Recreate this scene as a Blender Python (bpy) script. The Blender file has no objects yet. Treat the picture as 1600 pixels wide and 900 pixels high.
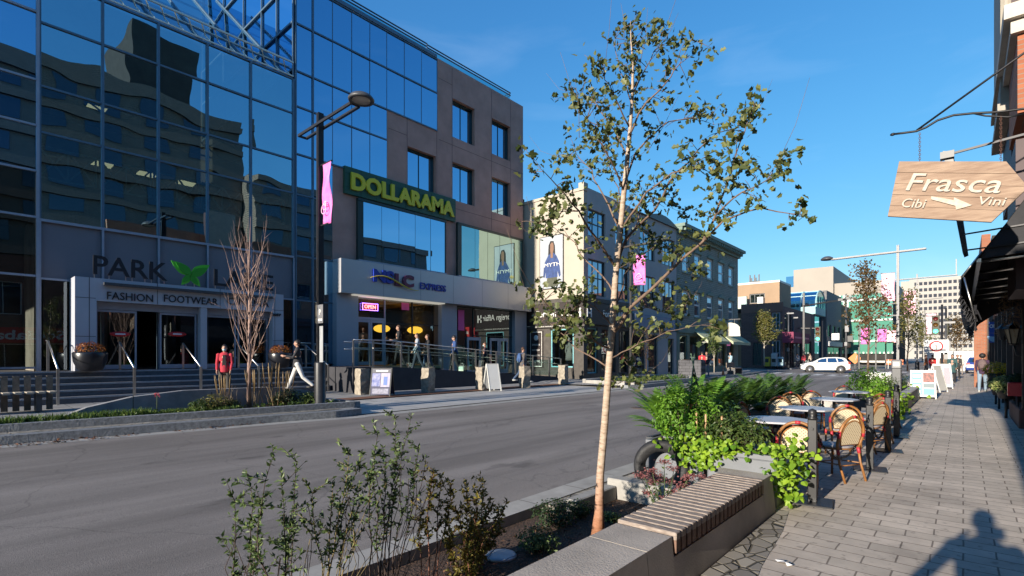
import bpy, math, random
from mathutils import Vector, Matrix, Quaternion, noise as mnoise
R = math.radians
random.seed(11)
SC = bpy.context.scene
COL = SC.collection

# ------------------------------------------------------------ camera, world, sun, exposure
EYE = 1.62                       # eye height above the near pavement; the street runs along +Y
YAW = math.atan2(705, 800)       # the view is turned this far to the left of the street
CS, SN = math.cos(YAW), math.sin(YAW)
cam = bpy.data.cameras.new('camera')
cam.sensor_width = 36; cam.lens = 18.0
cam.shift_y = 106 / 1600
cam.clip_start = 0.02; cam.clip_end = 6000
camo = bpy.data.objects.new('camera', cam); COL.objects.link(camo)
camo.location = (0, 0, EYE); camo.rotation_euler = (R(90), 0, YAW)
SC.camera = camo

SUN_EL, SUN_AZ = R(14.0), R(181.2)    # the sun stands behind the camera, low over the street (azimuth clockwise from +Y)
world = bpy.data.worlds.new("World"); SC.world = world
world.use_nodes = True
wt = world.node_tree; wt.nodes.clear()
wo = wt.nodes.new('ShaderNodeOutputWorld'); wb = wt.nodes.new('ShaderNodeBackground')
sky = wt.nodes.new('ShaderNodeTexSky'); sky.sky_type = 'NISHITA'; sky.sun_disc = False
sky.sun_elevation = SUN_EL; sky.sun_rotation = SUN_AZ
sky.air_density = 1.0; sky.dust_density = 0; sky.ozone_density = 6; sky.altitude = 100
wb.inputs['Strength'].default_value = 0.15
# thin high cloud wisps
tc = wt.nodes.new('ShaderNodeTexCoord'); mp = wt.nodes.new('ShaderNodeMapping')
mp.inputs['Scale'].default_value = (1.6, 1.6, 7.0); mp.inputs['Rotation'].default_value = (0.25, 0.3, 0.4)
nz = wt.nodes.new('ShaderNodeTexNoise'); nz.inputs['Scale'].default_value = 2.3; nz.inputs['Detail'].default_value = 7; nz.inputs['Distortion'].default_value = 0.5
rp = wt.nodes.new('ShaderNodeValToRGB'); rp.color_ramp.elements[0].position = 0.53; rp.color_ramp.elements[1].position = 0.86
mx = wt.nodes.new('ShaderNodeMixRGB'); mx.inputs['Color2'].default_value = (4.6, 5.0, 5.4, 1)
ml = wt.nodes.new('ShaderNodeMath'); ml.operation = 'MULTIPLY'; ml.inputs[1].default_value = 0.05
hs = wt.nodes.new('ShaderNodeHueSaturation'); hs.inputs['Saturation'].default_value = 1.1; hs.inputs['Value'].default_value = 1.0; hs.inputs['Hue'].default_value = 0.505
wt.links.new(tc.outputs['Generated'], mp.inputs['Vector']); wt.links.new(mp.outputs['Vector'], nz.inputs['Vector'])
wt.links.new(nz.outputs['Fac'], rp.inputs['Fac']); wt.links.new(rp.outputs['Color'], ml.inputs[0])
wt.links.new(ml.outputs[0], mx.inputs['Fac']); wt.links.new(sky.outputs['Color'], hs.inputs['Color'])
v1 = wt.nodes.new('ShaderNodeVectorMath'); v1.operation = 'MULTIPLY_ADD'; v1.inputs[1].default_value = (.20,) * 3; v1.inputs[2].default_value = (1,) * 3
v2 = wt.nodes.new('ShaderNodeVectorMath'); v2.operation = 'DIVIDE'
wt.links.new(hs.outputs['Color'], v1.inputs[0]); wt.links.new(hs.outputs['Color'], v2.inputs[0]); wt.links.new(v1.outputs[0], v2.inputs[1])
wt.links.new(v2.outputs[0], mx.inputs['Color1']); wt.links.new(mx.outputs['Color'], wb.inputs['Color'])
wt.links.new(wb.outputs[0], wo.inputs['Surface'])

sl = bpy.data.lights.new('sun', 'SUN'); sl.energy = 3.4; sl.angle = R(0.5); sl.color = (1.0, 0.90, 0.76)
so = bpy.data.objects.new('sun', sl); COL.objects.link(so)
_dirto = Vector((math.sin(SUN_AZ) * math.cos(SUN_EL), math.cos(SUN_AZ) * math.cos(SUN_EL), math.sin(SUN_EL)))
so.rotation_euler = _dirto.to_track_quat('Z', 'Y').to_euler(); so.location = (0, -30, 30)

SC.view_settings.view_transform = 'Standard'; SC.view_settings.look = 'None'
SC.view_settings.exposure = 1.38; SC.view_settings.gamma = 1.0; SC.view_settings.use_curve_mapping = False
SC.render.engine = 'CYCLES'
SC.cycles.max_bounces = 8; SC.cycles.diffuse_bounces = 3; SC.cycles.glossy_bounces = 4
SC.cycles.transparent_max_bounces = 12; SC.cycles.transmission_bounces = 4
SC.cycles.caustics_reflective = False; SC.cycles.caustics_refractive = False
SC.cycles.sample_clamp_indirect = 6.0
SC.cycles.use_denoising = True

# ------------------------------------------------------------ measuring helpers
def ray(px):                     # horizontal ray of an image column, per metre of depth
    u = (px - 800) / 800
    return -SN + CS * u, CS + SN * u
def on_x(px, py, X):             # the point of a plane x = X (a street front)
    a, b = ray(px); d = X / a
    return Vector((X, b * d, EYE + (556 - py) * d / 800))
def on_y(px, py, Y):             # the point of a plane y = Y (a wall across)
    a, b = ray(px); d = Y / b
    return Vector((a * d, Y, EYE + (556 - py) * d / 800))
def on_z(px, py, Z=0.0):         # a point of the ground
    a, b = ray(px); d = (EYE - Z) * 800 / (py - 556)
    return Vector((a * d, b * d, Z))
def at_d(px, py, d):
    a, b = ray(px)
    return Vector((a * d, b * d, EYE + (556 - py) * d / 800))

# ------------------------------------------------------------ materials
MATS = {}
def _n(nt, t, **kw):
    n = nt.nodes.new(t)
    for k, v in kw.items():
        if k in n.inputs: n.inputs[k].default_value = v
        else: setattr(n, k, v)
    return n
def mat(name, col, rough=0.7, metal=0.0, var=0.12, scale=3.0, bump=0.0, bscale=40.0, spec=0.5, stretch=None, col2=None, emit=None, estr=0, sub=0.0):
    if name in MATS: return MATS[name]
    m = bpy.data.materials.new(name); m.use_nodes = True; nt = m.node_tree
    b = nt.nodes['Principled BSDF']
    b.inputs['Roughness'].default_value = rough; b.inputs['Metallic'].default_value = metal
    b.inputs['Specular IOR Level'].default_value = spec
    tcx = _n(nt, 'ShaderNodeTexCoord'); vec = tcx.outputs['Object']
    if stretch:
        mpx = _n(nt, 'ShaderNodeMapping'); mpx.inputs['Scale'].default_value = stretch
        nt.links.new(vec, mpx.inputs['Vector']); vec = mpx.outputs['Vector']
    if var > 0 or col2:
        nn = _n(nt, 'ShaderNodeTexNoise', Scale=scale, Detail=6.0, Roughness=0.62); nt.links.new(vec, nn.inputs['Vector'])
        rr = _n(nt, 'ShaderNodeValToRGB'); rr.color_ramp.elements[0].position = 0.32; rr.color_ramp.elements[1].position = 0.68
        c = Vector(col)
        c1 = tuple(c * (1 - var)) if not col2 else tuple(col)
        c2 = tuple(c * (1 + var)) if not col2 else tuple(col2)
        rr.color_ramp.elements[0].color = (*c1, 1); rr.color_ramp.elements[1].color = (*c2, 1)
        nt.links.new(nn.outputs['Fac'], rr.inputs['Fac']); nt.links.new(rr.outputs['Color'], b.inputs['Base Color'])
    else:
        b.inputs['Base Color'].default_value = (*col, 1)
    if bump:
        n2 = _n(nt, 'ShaderNodeTexNoise', Scale=bscale, Detail=5.0); nt.links.new(vec, n2.inputs['Vector'])
        bp = _n(nt, 'ShaderNodeBump', Strength=bump, Distance=0.02); nt.links.new(n2.outputs['Fac'], bp.inputs['Height'])
        nt.links.new(bp.outputs['Normal'], b.inputs['Normal'])
    if emit:
        b.inputs['Emission Color'].default_value = (*emit, 1); b.inputs['Emission Strength'].default_value = estr
    if sub:
        b.inputs['Subsurface Weight'].default_value = sub; b.inputs['Subsurface Radius'].default_value = (0.01, 0.01, 0.005)
    MATS[name] = m; return m
def leafmat(name, c1, c2, trans=0.35, rough=0.5):
    if name in MATS: return MATS[name]
    m = bpy.data.materials.new(name); m.use_nodes = True; nt = m.node_tree; b = nt.nodes['Principled BSDF']; out = nt.nodes['Material Output']
    g = _n(nt, 'ShaderNodeNewGeometry'); rr = _n(nt, 'ShaderNodeValToRGB')
    rr.color_ramp.elements[0].color = (*c1, 1); rr.color_ramp.elements[1].color = (*c2, 1)
    nt.links.new(g.outputs['Random Per Island'], rr.inputs['Fac']); nt.links.new(rr.outputs['Color'], b.inputs['Base Color'])
    b.inputs['Roughness'].default_value = rough
    t = _n(nt, 'ShaderNodeBsdfTranslucent'); nt.links.new(rr.outputs['Color'], t.inputs['Color'])
    ms = _n(nt, 'ShaderNodeMixShader'); ms.inputs[0].default_value = trans
    nt.links.new(b.outputs[0], ms.inputs[1]); nt.links.new(t.outputs[0], ms.inputs[2]); nt.links.new(ms.outputs[0], out.inputs['Surface'])
    MATS[name] = m; return m
def glassmat(name, refl=(0.5, 0.68, 0.85), fac=0.45, through=(0.35, 0.5, 0.5), wave=0.0, wscale=0.7, opaque=None):
    """coated window glass: part mirror, part tinted see-through (or a dark room when opaque)"""
    if name in MATS: return MATS[name]
    m = bpy.data.materials.new(name); m.use_nodes = True; nt = m.node_tree; nt.nodes.remove(nt.nodes['Principled BSDF']); out = nt.nodes['Material Output']
    gl = _n(nt, 'ShaderNodeBsdfGlossy', Roughness=0.0); gl.inputs['Color'].default_value = (*refl, 1)
    if opaque:
        tr = _n(nt, 'ShaderNodeBsdfDiffuse'); tr.inputs['Color'].default_value = (*opaque, 1)
    else:
        tr = _n(nt, 'ShaderNodeBsdfTransparent'); tr.inputs['Color'].default_value = (*through, 1)
    fr = _n(nt, 'ShaderNodeFresnel', IOR=1.5)
    mr = _n(nt, 'ShaderNodeMapRange'); mr.inputs['From Min'].default_value = 0.04; mr.inputs['From Max'].default_value = 1.0
    mr.inputs['To Min'].default_value = fac; mr.inputs['To Max'].default_value = 1.0
    nt.links.new(fr.outputs[0], mr.inputs['Value'])
    ms = _n(nt, 'ShaderNodeMixShader'); nt.links.new(mr.outputs[0], ms.inputs[0]); nt.links.new(tr.outputs[0], ms.inputs[1]); nt.links.new(gl.outputs[0], ms.inputs[2])
    if wave:
        tcx = _n(nt, 'ShaderNodeTexCoord'); nn = _n(nt, 'ShaderNodeTexNoise', Scale=wscale, Detail=1.0); nt.links.new(tcx.outputs['Object'], nn.inputs['Vector'])
        bp = _n(nt, 'ShaderNodeBump', Strength=1.0, Distance=wave); nt.links.new(nn.outputs['Fac'], bp.inputs['Height']); nt.links.new(bp.outputs['Normal'], gl.inputs['Normal'])
    nt.links.new(ms.outputs[0], out.inputs['Surface'])
    MATS[name] = m; return m
def brickmat(name, c1, c2, mortar, bw, bh, ms=0.01, axes='xy', rough=0.85, offset=0.5, var=0.25, bump=0.5, vscale=1.3, dirt=None):
    """bricks, pavers or blocks laid by object coordinates in the given plane"""
    if name in MATS: return MATS[name]
    m = bpy.data.materials.new(name); m.use_nodes = True; nt = m.node_tree; b = nt.nodes['Principled BSDF']
    b.inputs['Roughness'].default_value = rough
    tcx = _n(nt, 'ShaderNodeTexCoord'); sp = _n(nt, 'ShaderNodeSeparateXYZ'); cb = _n(nt, 'ShaderNodeCombineXYZ')
    nt.links.new(tcx.outputs['Object'], sp.inputs[0])
    nt.links.new(sp.outputs['XYZ'.index(axes[0].upper())], cb.inputs[0]); nt.links.new(sp.outputs['XYZ'.index(axes[1].upper())], cb.inputs[1])
    wn = _n(nt, 'ShaderNodeTexNoise', Scale=2.0, Detail=2.0); nt.links.new(tcx.outputs['Object'], wn.inputs['Vector'])
    ad = _n(nt, 'ShaderNodeMixRGB', blend_type='LINEAR_LIGHT'); ad.inputs['Fac'].default_value = 0.012
    nt.links.new(cb.outputs[0], ad.inputs['Color1']); nt.links.new(wn.outputs['Color'], ad.inputs['Color2'])
    br = _n(nt, 'ShaderNodeTexBrick'); br.offset = offset
    br.inputs['Scale'].default_value = 1.0; br.inputs['Brick Width'].default_value = bw; br.inputs['Row Height'].default_value = bh
    br.inputs['Mortar Size'].default_value = ms; br.inputs['Mortar Smooth'].default_value = 0.25; br.inputs['Bias'].default_value = -0.1
    br.inputs['Color1'].default_value = (*c1, 1); br.inputs['Color2'].default_value = (*c2, 1); br.inputs['Mortar'].default_value = (*mortar, 1)
    nt.links.new(ad.outputs[0], br.inputs['Vector'])
    nn = _n(nt, 'ShaderNodeTexNoise', Scale=vscale, Detail=8.0, Roughness=0.7); nt.links.new(tcx.outputs['Object'], nn.inputs['Vector'])
    mr = _n(nt, 'ShaderNodeMapRange'); mr.inputs['From Min'].default_value = 0.3; mr.inputs['From Max'].default_value = 0.7
    mr.inputs['To Min'].default_value = 1 - var; mr.inputs['To Max'].default_value = 1 + var; nt.links.new(nn.outputs['Fac'], mr.inputs['Value'])
    mm = _n(nt, 'ShaderNodeMixRGB', blend_type='MULTIPLY'); mm.inputs['Fac'].default_value = 1
    nt.links.new(br.outputs['Color'], mm.inputs['Color1']); nt.links.new(mr.outputs[0], mm.inputs['Color2'])
    last = mm.outputs[0]
    if dirt:
        vo = _n(nt, 'ShaderNodeTexNoise', Scale=dirt[0], Detail=3.0, Roughness=0.5); nt.links.new(tcx.outputs['Object'], vo.inputs['Vector'])
        vr = _n(nt, 'ShaderNodeMapRange'); vr.inputs['From Min'].default_value = 0.60; vr.inputs['From Max'].default_value = 0.70
        vr.inputs['To Min'].default_value = 1.0; vr.inputs['To Max'].default_value = dirt[1]; nt.links.new(vo.outputs['Fac'], vr.inputs['Value'])
        m3 = _n(nt, 'ShaderNodeMixRGB', blend_type='MULTIPLY'); m3.inputs['Fac'].default_value = 1
        nt.links.new(last, m3.inputs['Color1']); nt.links.new(vr.outputs[0], m3.inputs['Color2']); last = m3.outputs[0]
    nt.links.new(last, b.inputs['Base Color'])
    if bump:
        n2 = _n(nt, 'ShaderNodeTexNoise', Scale=60.0, Detail=4.0); nt.links.new(tcx.outputs['Object'], n2.inputs['Vector'])
        mb = _n(nt, 'ShaderNodeMath', operation='MULTIPLY_ADD'); mb.inputs[1].default_value = -1.0
        sc2 = _n(nt, 'ShaderNodeMath', operation='MULTIPLY'); sc2.inputs[1].default_value = 0.35; nt.links.new(n2.outputs['Fac'], sc2.inputs[0])
        nt.links.new(br.outputs['Fac'], mb.inputs[0]); nt.links.new(sc2.outputs[0], mb.inputs[2])
        bp = _n(nt, 'ShaderNodeBump', Strength=bump, Distance=0.008); nt.links.new(mb.outputs[0], bp.inputs['Height']); nt.links.new(bp.outputs['Normal'], b.inputs['Normal'])
    MATS[name] = m; return m

# ------------------------------------------------------------ mesh builder
class MB:
    def __init__(s): s.v = []; s.f = []; s.m = []; s.sm = []
    def add(s, vs, fs, mi=0, sm=False):
        o = len(s.v); s.v += [tuple(v) for v in vs]
        for f in fs: s.f.append([i + o for i in f]); s.m.append(mi); s.sm.append(sm)
        return s
    def box(s, x0, x1, y0, y1, z0, z1, mi=0):
        x0, x1 = min(x0, x1), max(x0, x1); y0, y1 = min(y0, y1), max(y0, y1); z0, z1 = min(z0, z1), max(z0, z1)
        v = [(x0, y0, z0), (x1, y0, z0), (x1, y1, z0), (x0, y1, z0), (x0, y0, z1), (x1, y0, z1), (x1, y1, z1), (x0, y1, z1)]
        return s.add(v, [(0, 3, 2, 1), (4, 5, 6, 7), (0, 1, 5, 4), (1, 2, 6, 5), (2, 3, 7, 6), (3, 0, 4, 7)], mi)
    def obox(s, c, size, rot=None, mi=0):           # oriented box; rot = Matrix 3x3
        h = Vector(size) / 2; rot = rot or Matrix.Identity(3); c = Vector(c)
        v = [c + rot @ Vector((sx * h.x, sy * h.y, sz * h.z)) for sz in (-1, 1) for sx, sy in ((-1, -1), (1, -1), (1, 1), (-1, 1))]
        return s.add(v, [(0, 3, 2, 1), (4, 5, 6, 7), (0, 1, 5, 4), (1, 2, 6, 5), (2, 3, 7, 6), (3, 0, 4, 7)], mi)
    def bar(s, a, b, w, h=None, mi=0):
        a, b = Vector(a), Vector(b); d = b - a
        if d.length < 1e-6: return s
        q = d.to_track_quat('Z', 'Y').to_matrix()
        return s.obox((a + b) / 2, (w, h or w, d.length), q, mi)
    def rbox(s, x0, x1, y0, y1, z0, z1, r=0.02, mi=0):   # box with bevelled vertical edges and a bevelled top
        def ring(i, z):
            return [(x0 + i + r, y0 + i, z), (x1 - i - r, y0 + i, z), (x1 - i, y0 + i + r, z), (x1 - i, y1 - i - r, z), (x1 - i - r, y1 - i, z), (x0 + i + r, y1 - i, z), (x0 + i, y1 - i - r, z), (x0 + i, y0 + i + r, z)]
        v = ring(0, z0) + ring(0, z1 - r) + ring(r, z1)
        f = [tuple(range(7, -1, -1)), tuple(range(16, 24))]
        for k in (0, 8):
            for i in range(8): f.append((k + i, k + (i + 1) % 8, k + 8 + (i + 1) % 8, k + 8 + i))
        return s.add(v, f, mi)
    def tube(s, pts, r, n=8, mi=0, cap=True, sm=True, flat=1.0):
        pts = [Vector(p) for p in pts]; rs = r if isinstance(r, (list, tuple)) else [r] * len(pts)
        vs = []; up = None
        for i, p in enumerate(pts):
            d = (pts[min(i + 1, len(pts) - 1)] - pts[max(i - 1, 0)])
            if d.length < 1e-9: d = Vector((0, 0, 1))
            d.normalize()
            if up is None: up = d.orthogonal().normalized()
            up = (up - d * up.dot(d))
            if up.length < 1e-6: up = d.orthogonal()
            up.normalize(); sd = d.cross(up)
            for k in range(n):
                a = 2 * math.pi * k / n
                vs.append(p + (up * math.cos(a) + sd * math.sin(a) * flat) * rs[i])
        fs = []
        for i in range(len(pts) - 1):
            for k in range(n):
                k2 = (k + 1) % n
                fs.append((i * n + k, i * n + k2, (i + 1) * n + k2, (i + 1) * n + k))
        if cap: fs.append(tuple(range(n - 1, -1, -1))); fs.append(tuple(range((len(pts) - 1) * n, len(pts) * n)))
        return s.add(vs, fs, mi, sm)
    def lathe(s, prof, c=(0, 0, 0), n=20, mi=0, sm=True, a0=0):
        c = Vector(c); vs = [c + Vector((r * math.cos(a0 + 2 * math.pi * k / n), r * math.sin(a0 + 2 * math.pi * k / n), z)) for r, z in prof for k in range(n)]
        fs = [(i * n + k, i * n + (k + 1) % n, (i + 1) * n + (k + 1) % n, (i + 1) * n + k) for i in range(len(prof) - 1) for k in range(n)]
        fs.append(tuple(range(n - 1, -1, -1))); fs.append(tuple(range((len(prof) - 1) * n, len(prof) * n)))
        return s.add(vs, fs, mi, sm)
    def ball(s, c, r, n=12, m=8, mi=0, rot=None):
        c = Vector(c); r = Vector(r) if not isinstance(r, (int, float)) else Vector((r, r, r)); rot = rot or Matrix.Identity(3)
        vs = [c + rot @ Vector((0, 0, -r.z))]
        for i in range(1, m):
            t = -math.pi / 2 + math.pi * i / m
            for k in range(n):
                a = 2 * math.pi * k / n
                vs.append(c + rot @ Vector((r.x * math.cos(t) * math.cos(a), r.y * math.cos(t) * math.sin(a), r.z * math.sin(t))))
        vs.append(c + rot @ Vector((0, 0, r.z))); fs = []
        for k in range(n):
            k2 = (k + 1) % n
            fs.append((0, 1 + k2, 1 + k)); fs.append((len(vs) - 1, 1 + (m - 2) * n + k, 1 + (m - 2) * n + k2))
            for i in range(m - 2): fs.append((1 + i * n + k, 1 + i * n + k2, 1 + (i + 1) * n + k2, 1 + (i + 1) * n + k))
        return s.add(vs, fs, mi, True)
    def prism(s, poly, a, b, axis='x', mi=0):       # 2-D outline extruded from a to b; poly in the other two axes in xyz order
        def P(p, t):
            return {'x': (t, p[0], p[1]), 'y': (p[0], t, p[1]), 'z': (p[0], p[1], t)}[axis]
        n = len(poly); v = [P(p, a) for p in poly] + [P(p, b) for p in poly]
        f = [tuple(range(n - 1, -1, -1)), tuple(range(n, 2 * n))] + [(i, (i + 1) % n, n + (i + 1) % n, n + i) for i in range(n)]
        return s.add(v, f, mi)
    def build(s, name, mats, parent=None, world=False, fix=True, **props):
        mats = mats if isinstance(mats, (list, tuple)) else [mats]
        me = bpy.data.meshes.new(name)
        off = Vector((0, 0, 0))
        if world and parent is not None:
            off = Vector(parent.location)
            if parent.parent is not None: off += Vector(parent.parent.location)
        me.from_pydata([tuple(Vector(v) - off) for v in s.v], [], s.f)
        for m in mats: me.materials.append(m)
        for p, mi, sm in zip(me.polygons, s.m, s.sm): p.material_index = mi; p.use_smooth = sm
        if fix and len(s.f) < 60000:
            import bmesh
            bm = bmesh.new(); bm.from_mesh(me)
            bmesh.ops.recalc_face_normals(bm, faces=bm.faces); bm.to_mesh(me); bm.free()
        me.update()
        o = bpy.data.objects.new(name, me); COL.objects.link(o)
        if parent is not None: o.parent = parent
        for k, v in props.items(): o[k] = v
        return o
def buildeach(s, name, mats, parent=None, world=False):
    # every connected piece becomes a part of its own
    par = list(range(len(s.v)))
    def fd(i):
        while par[i] != i: par[i] = par[par[i]]; i = par[i]
        return i
    for f in s.f:
        for j in f[1:]: par[fd(j)] = fd(f[0])
    gr = {}
    for k, f in enumerate(s.f): gr.setdefault(fd(f[0]), []).append(k)
    for ks in gr.values():
        q = MB(); mp_ = {}
        for k in ks:
            for i in s.f[k]:
                if i not in mp_: mp_[i] = len(q.v); q.v.append(s.v[i])
            q.f.append([mp_[i] for i in s.f[k]]); q.m.append(s.m[k]); q.sm.append(s.sm[k])
        q.build(name, mats, parent, world)
MB.each = buildeach
def tag(o, label, cat, group=None, kind=None):
    if label: o['label'] = label
    if cat: o['category'] = cat
    if group: o['group'] = group
    if kind: o['kind'] = kind
    return o
def thing(name, label, cat, loc=(0, 0, 0), rz=0.0, group=None):
    o = bpy.data.objects.new(name, None); COL.objects.link(o); o.empty_display_size = 0.2
    o.location = loc; o.rotation_euler = (0, 0, rz)
    return tag(o, label, cat, group)
def struct(name, mb, m):
    o = mb.build(name, m); o['kind'] = 'structure'; return o
def kids(o): return [c for c in COL.objects if c.parent is o]
_KIDS = {}
def dup(root, loc, rz, label, group=None, scale=None):
    r = root.copy(); COL.objects.link(r); r.location = loc; r.rotation_euler = (0, 0, rz); r['label'] = label
    if group: r['group'] = group
    if scale: r.scale = (scale,) * 3
    for ch in list(root.children):
        c = ch.copy(); COL.objects.link(c); c.parent = r
        for g in list(ch.children):
            d = g.copy(); COL.objects.link(d); d.parent = c
    return r
AX_X = Matrix(((0, 0, 1), (1, 0, 0), (0, 1, 0)))      # writing on a wall that faces +X (columns: right, up, normal)
AX_Y = Matrix(((1, 0, 0), (0, 0, -1), (0, 1, 0)))     # faces -Y
AX_W = Matrix(((0, 0, -1), (-1, 0, 0), (0, 1, 0)))    # faces -X
def lettering(name, s, org, w, h, m, parent=None, ax=AX_X, depth=0.02, bold=0.0, world=True, shear=0.0, join=None):
    """raised letters fitted into w x h from the lower left corner org"""
    cu = bpy.data.curves.new('letters', 'FONT'); cu.body = s; cu.size = 1; cu.extrude = 0.01; cu.offset = bold; cu.shear = shear
    cu.resolution_u = 3
    to = bpy.data.objects.new('letters', cu); COL.objects.link(to)
    dg = bpy.context.evaluated_depsgraph_get(); dg.update()
    me = bpy.data.meshes.new_from_object(to.evaluated_get(dg))
    bpy.data.objects.remove(to); bpy.data.curves.remove(cu)
    xs = [v.co.x for v in me.vertices]; ys = [v.co.y for v in me.vertices]
    if not xs: return None
    x0, x1, y0, y1 = min(xs), max(xs), min(ys), max(ys)
    off = Vector(parent.location) if (world and parent is not None) else Vector((0, 0, 0))
    if world and parent is not None and parent.parent is not None: off += Vector(parent.parent.location)
    for v in me.vertices:
        lx = (v.co.x - x0) / (x1 - x0) * w; ly = (v.co.y - y0) / (y1 - y0) * h; lz = (v.co.z + 0.01) / 0.02 * depth
        v.co = Vector(org) + ax @ Vector((lx, ly, lz)) - off
    me.materials.clear(); me.materials.append(m); me.name = name
    o = bpy.data.objects.new(name, me); COL.objects.link(o)
    if parent is not None: o.parent = parent
    return o
def zroad(x): return -0.12 + (-3.85 - x) * 0.02
# ------------------------------------------------------------ common materials
M_ASPH = None
def asphalt():
    m = bpy.data.materials.new('asphalt'); m.use_nodes = True; nt = m.node_tree; b = nt.nodes['Principled BSDF']
    b.inputs['Roughness'].default_value = 0.82; b.inputs['Specular IOR Level'].default_value = 0.35
    t = _n(nt, 'ShaderNodeTexCoord')
    m1 = _n(nt, 'ShaderNodeMapping'); m1.inputs['Scale'].default_value = (1.1, 0.10, 1); nt.links.new(t.outputs['Object'], m1.inputs['Vector'])
    n1 = _n(nt, 'ShaderNodeTexNoise', Scale=1.0, Detail=5.0, Roughness=0.6, Distortion=0.3); nt.links.new(m1.outputs[0], n1.inputs['Vector'])
    r1 = _n(nt, 'ShaderNodeValToRGB'); e = r1.color_ramp.elements; e[0].position = 0.36; e[1].position = 0.66
    e[0].color = (0.155, 0.136, 0.122, 1); e[1].color = (0.27, 0.238, 0.215, 1); nt.links.new(n1.outputs['Fac'], r1.inputs['Fac'])
    n2 = _n(nt, 'ShaderNodeTexNoise', Scale=130.0, Detail=2.0); nt.links.new(t.outputs['Object'], n2.inputs['Vector'])
    r2 = _n(nt, 'ShaderNodeMapRange'); r2.inputs['From Min'].default_value = 0.3; r2.inputs['From Max'].default_value = 0.7; r2.inputs['To Min'].default_value = 0.62; r2.inputs['To Max'].default_value = 1.38
    nt.links.new(n2.outputs['Fac'], r2.inputs['Value'])
    mm = _n(nt, 'ShaderNodeMixRGB', blend_type='MULTIPLY'); mm.inputs['Fac'].default_value = 1; nt.links.new(r1.outputs[0], mm.inputs['Color1']); nt.links.new(r2.outputs[0], mm.inputs['Color2'])
    m3 = _n(nt, 'ShaderNodeMapping'); m3.inputs['Scale'].default_value = (2.0, 0.9, 1); nt.links.new(t.outputs['Object'], m3.inputs['Vector'])
    n3 = _n(nt, 'ShaderNodeTexNoise', Scale=0.8, Detail=4.0, Roughness=0.55); nt.links.new(m3.outputs[0], n3.inputs['Vector'])
    r3 = _n(nt, 'ShaderNodeMapRange'); r3.inputs['From Min'].default_value = 0.64; r3.inputs['From Max'].default_value = 0.72; r3.inputs['To Min'].default_value = 1.0; r3.inputs['To Max'].default_value = 0.62
    nt.links.new(n3.outputs['Fac'], r3.inputs['Value'])
    m4 = _n(nt, 'ShaderNodeMixRGB', blend_type='MULTIPLY'); m4.inputs['Fac'].default_value = 1; nt.links.new(mm.outputs[0], m4.inputs['Color1']); nt.links.new(r3.outputs[0], m4.inputs['Color2'])
    nw = _n(nt, 'ShaderNodeTexNoise', Scale=1.3, Detail=4.0); nt.links.new(t.outputs['Object'], nw.inputs['Vector'])
    aw_ = _n(nt, 'ShaderNodeMixRGB', blend_type='LINEAR_LIGHT'); aw_.inputs['Fac'].default_value = .35; nt.links.new(t.outputs['Object'], aw_.inputs['Color1']); nt.links.new(nw.outputs['Color'], aw_.inputs['Color2'])
    vo = _n(nt, 'ShaderNodeTexVoronoi', feature='DISTANCE_TO_EDGE', Scale=.33); nt.links.new(aw_.outputs[0], vo.inputs['Vector'])
    cr = _n(nt, 'ShaderNodeMapRange'); cr.inputs['From Min'].default_value = .001; cr.inputs['From Max'].default_value = .0055; cr.inputs['To Min'].default_value = .45; nt.links.new(vo.outputs['Distance'], cr.inputs['Value'])
    m5 = _n(nt, 'ShaderNodeMixRGB', blend_type='MULTIPLY'); m5.inputs['Fac'].default_value = .4; nt.links.new(m4.outputs[0], m5.inputs['Color1']); nt.links.new(cr.outputs[0], m5.inputs['Color2'])
    nt.links.new(m5.outputs[0], b.inputs['Base Color'])
    bp = _n(nt, 'ShaderNodeBump', Strength=0.5, Distance=0.006); nt.links.new(n2.outputs['Fac'], bp.inputs['Height']); nt.links.new(bp.outputs[0], b.inputs['Normal'])
    return m
M_ASPH = asphalt()
M_PAVE = brickmat('sidewalk pavers', (0.55, 0.475, 0.40), (0.43, 0.375, 0.315), (0.20, 0.165, 0.135), 0.40, 0.20, 0.007, 'xy', var=0.28, vscale=1.1, dirt=(13.0, 0.66))
M_PAVEF = brickmat('far pavers', (0.30, 0.29, 0.28), (0.25, 0.245, 0.24), (0.14, 0.13, 0.12), 0.60, 0.60, 0.012, 'xy', var=0.2)
M_CONC = mat('concrete', (0.40, 0.37, 0.335), 0.85, var=0.22, scale=2.2, bump=0.25, bscale=60)
M_CONCL = mat('light concrete', (0.34, 0.325, 0.30), 0.85, var=0.18, scale=2.5, bump=0.2, bscale=70)
M_GRAN = mat('granite kerb', (0.21, 0.22, 0.23), 0.75, var=0.35, scale=14, bump=0.6, bscale=35)
M_SOIL = mat('bark mulch', (0.028, 0.018, 0.012), 0.95, scale=30, col2=(0.11, 0.062, 0.042), bump=1.0, bscale=45)
M_STEP = mat('step granite', (0.10, 0.10, 0.11), 0.7, var=0.2, scale=6, bump=0.1)
M_STEPE = mat('step edge', (0.34, 0.34, 0.35), 0.6, var=0.15, scale=9)
M_WHITE = mat('road paint', (0.62, 0.61, 0.58), 0.8, var=0.2, scale=12)
M_STEEL = mat('brushed steel', (0.62, 0.60, 0.57), 0.32, metal=1.0, var=0.08, scale=20)
M_BLK = mat('black metal', (0.018, 0.018, 0.02), 0.42, var=0.2, scale=8)
M_DKG = mat('dark grey metal', (0.06, 0.062, 0.068), 0.45, var=0.15, scale=8)
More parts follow.
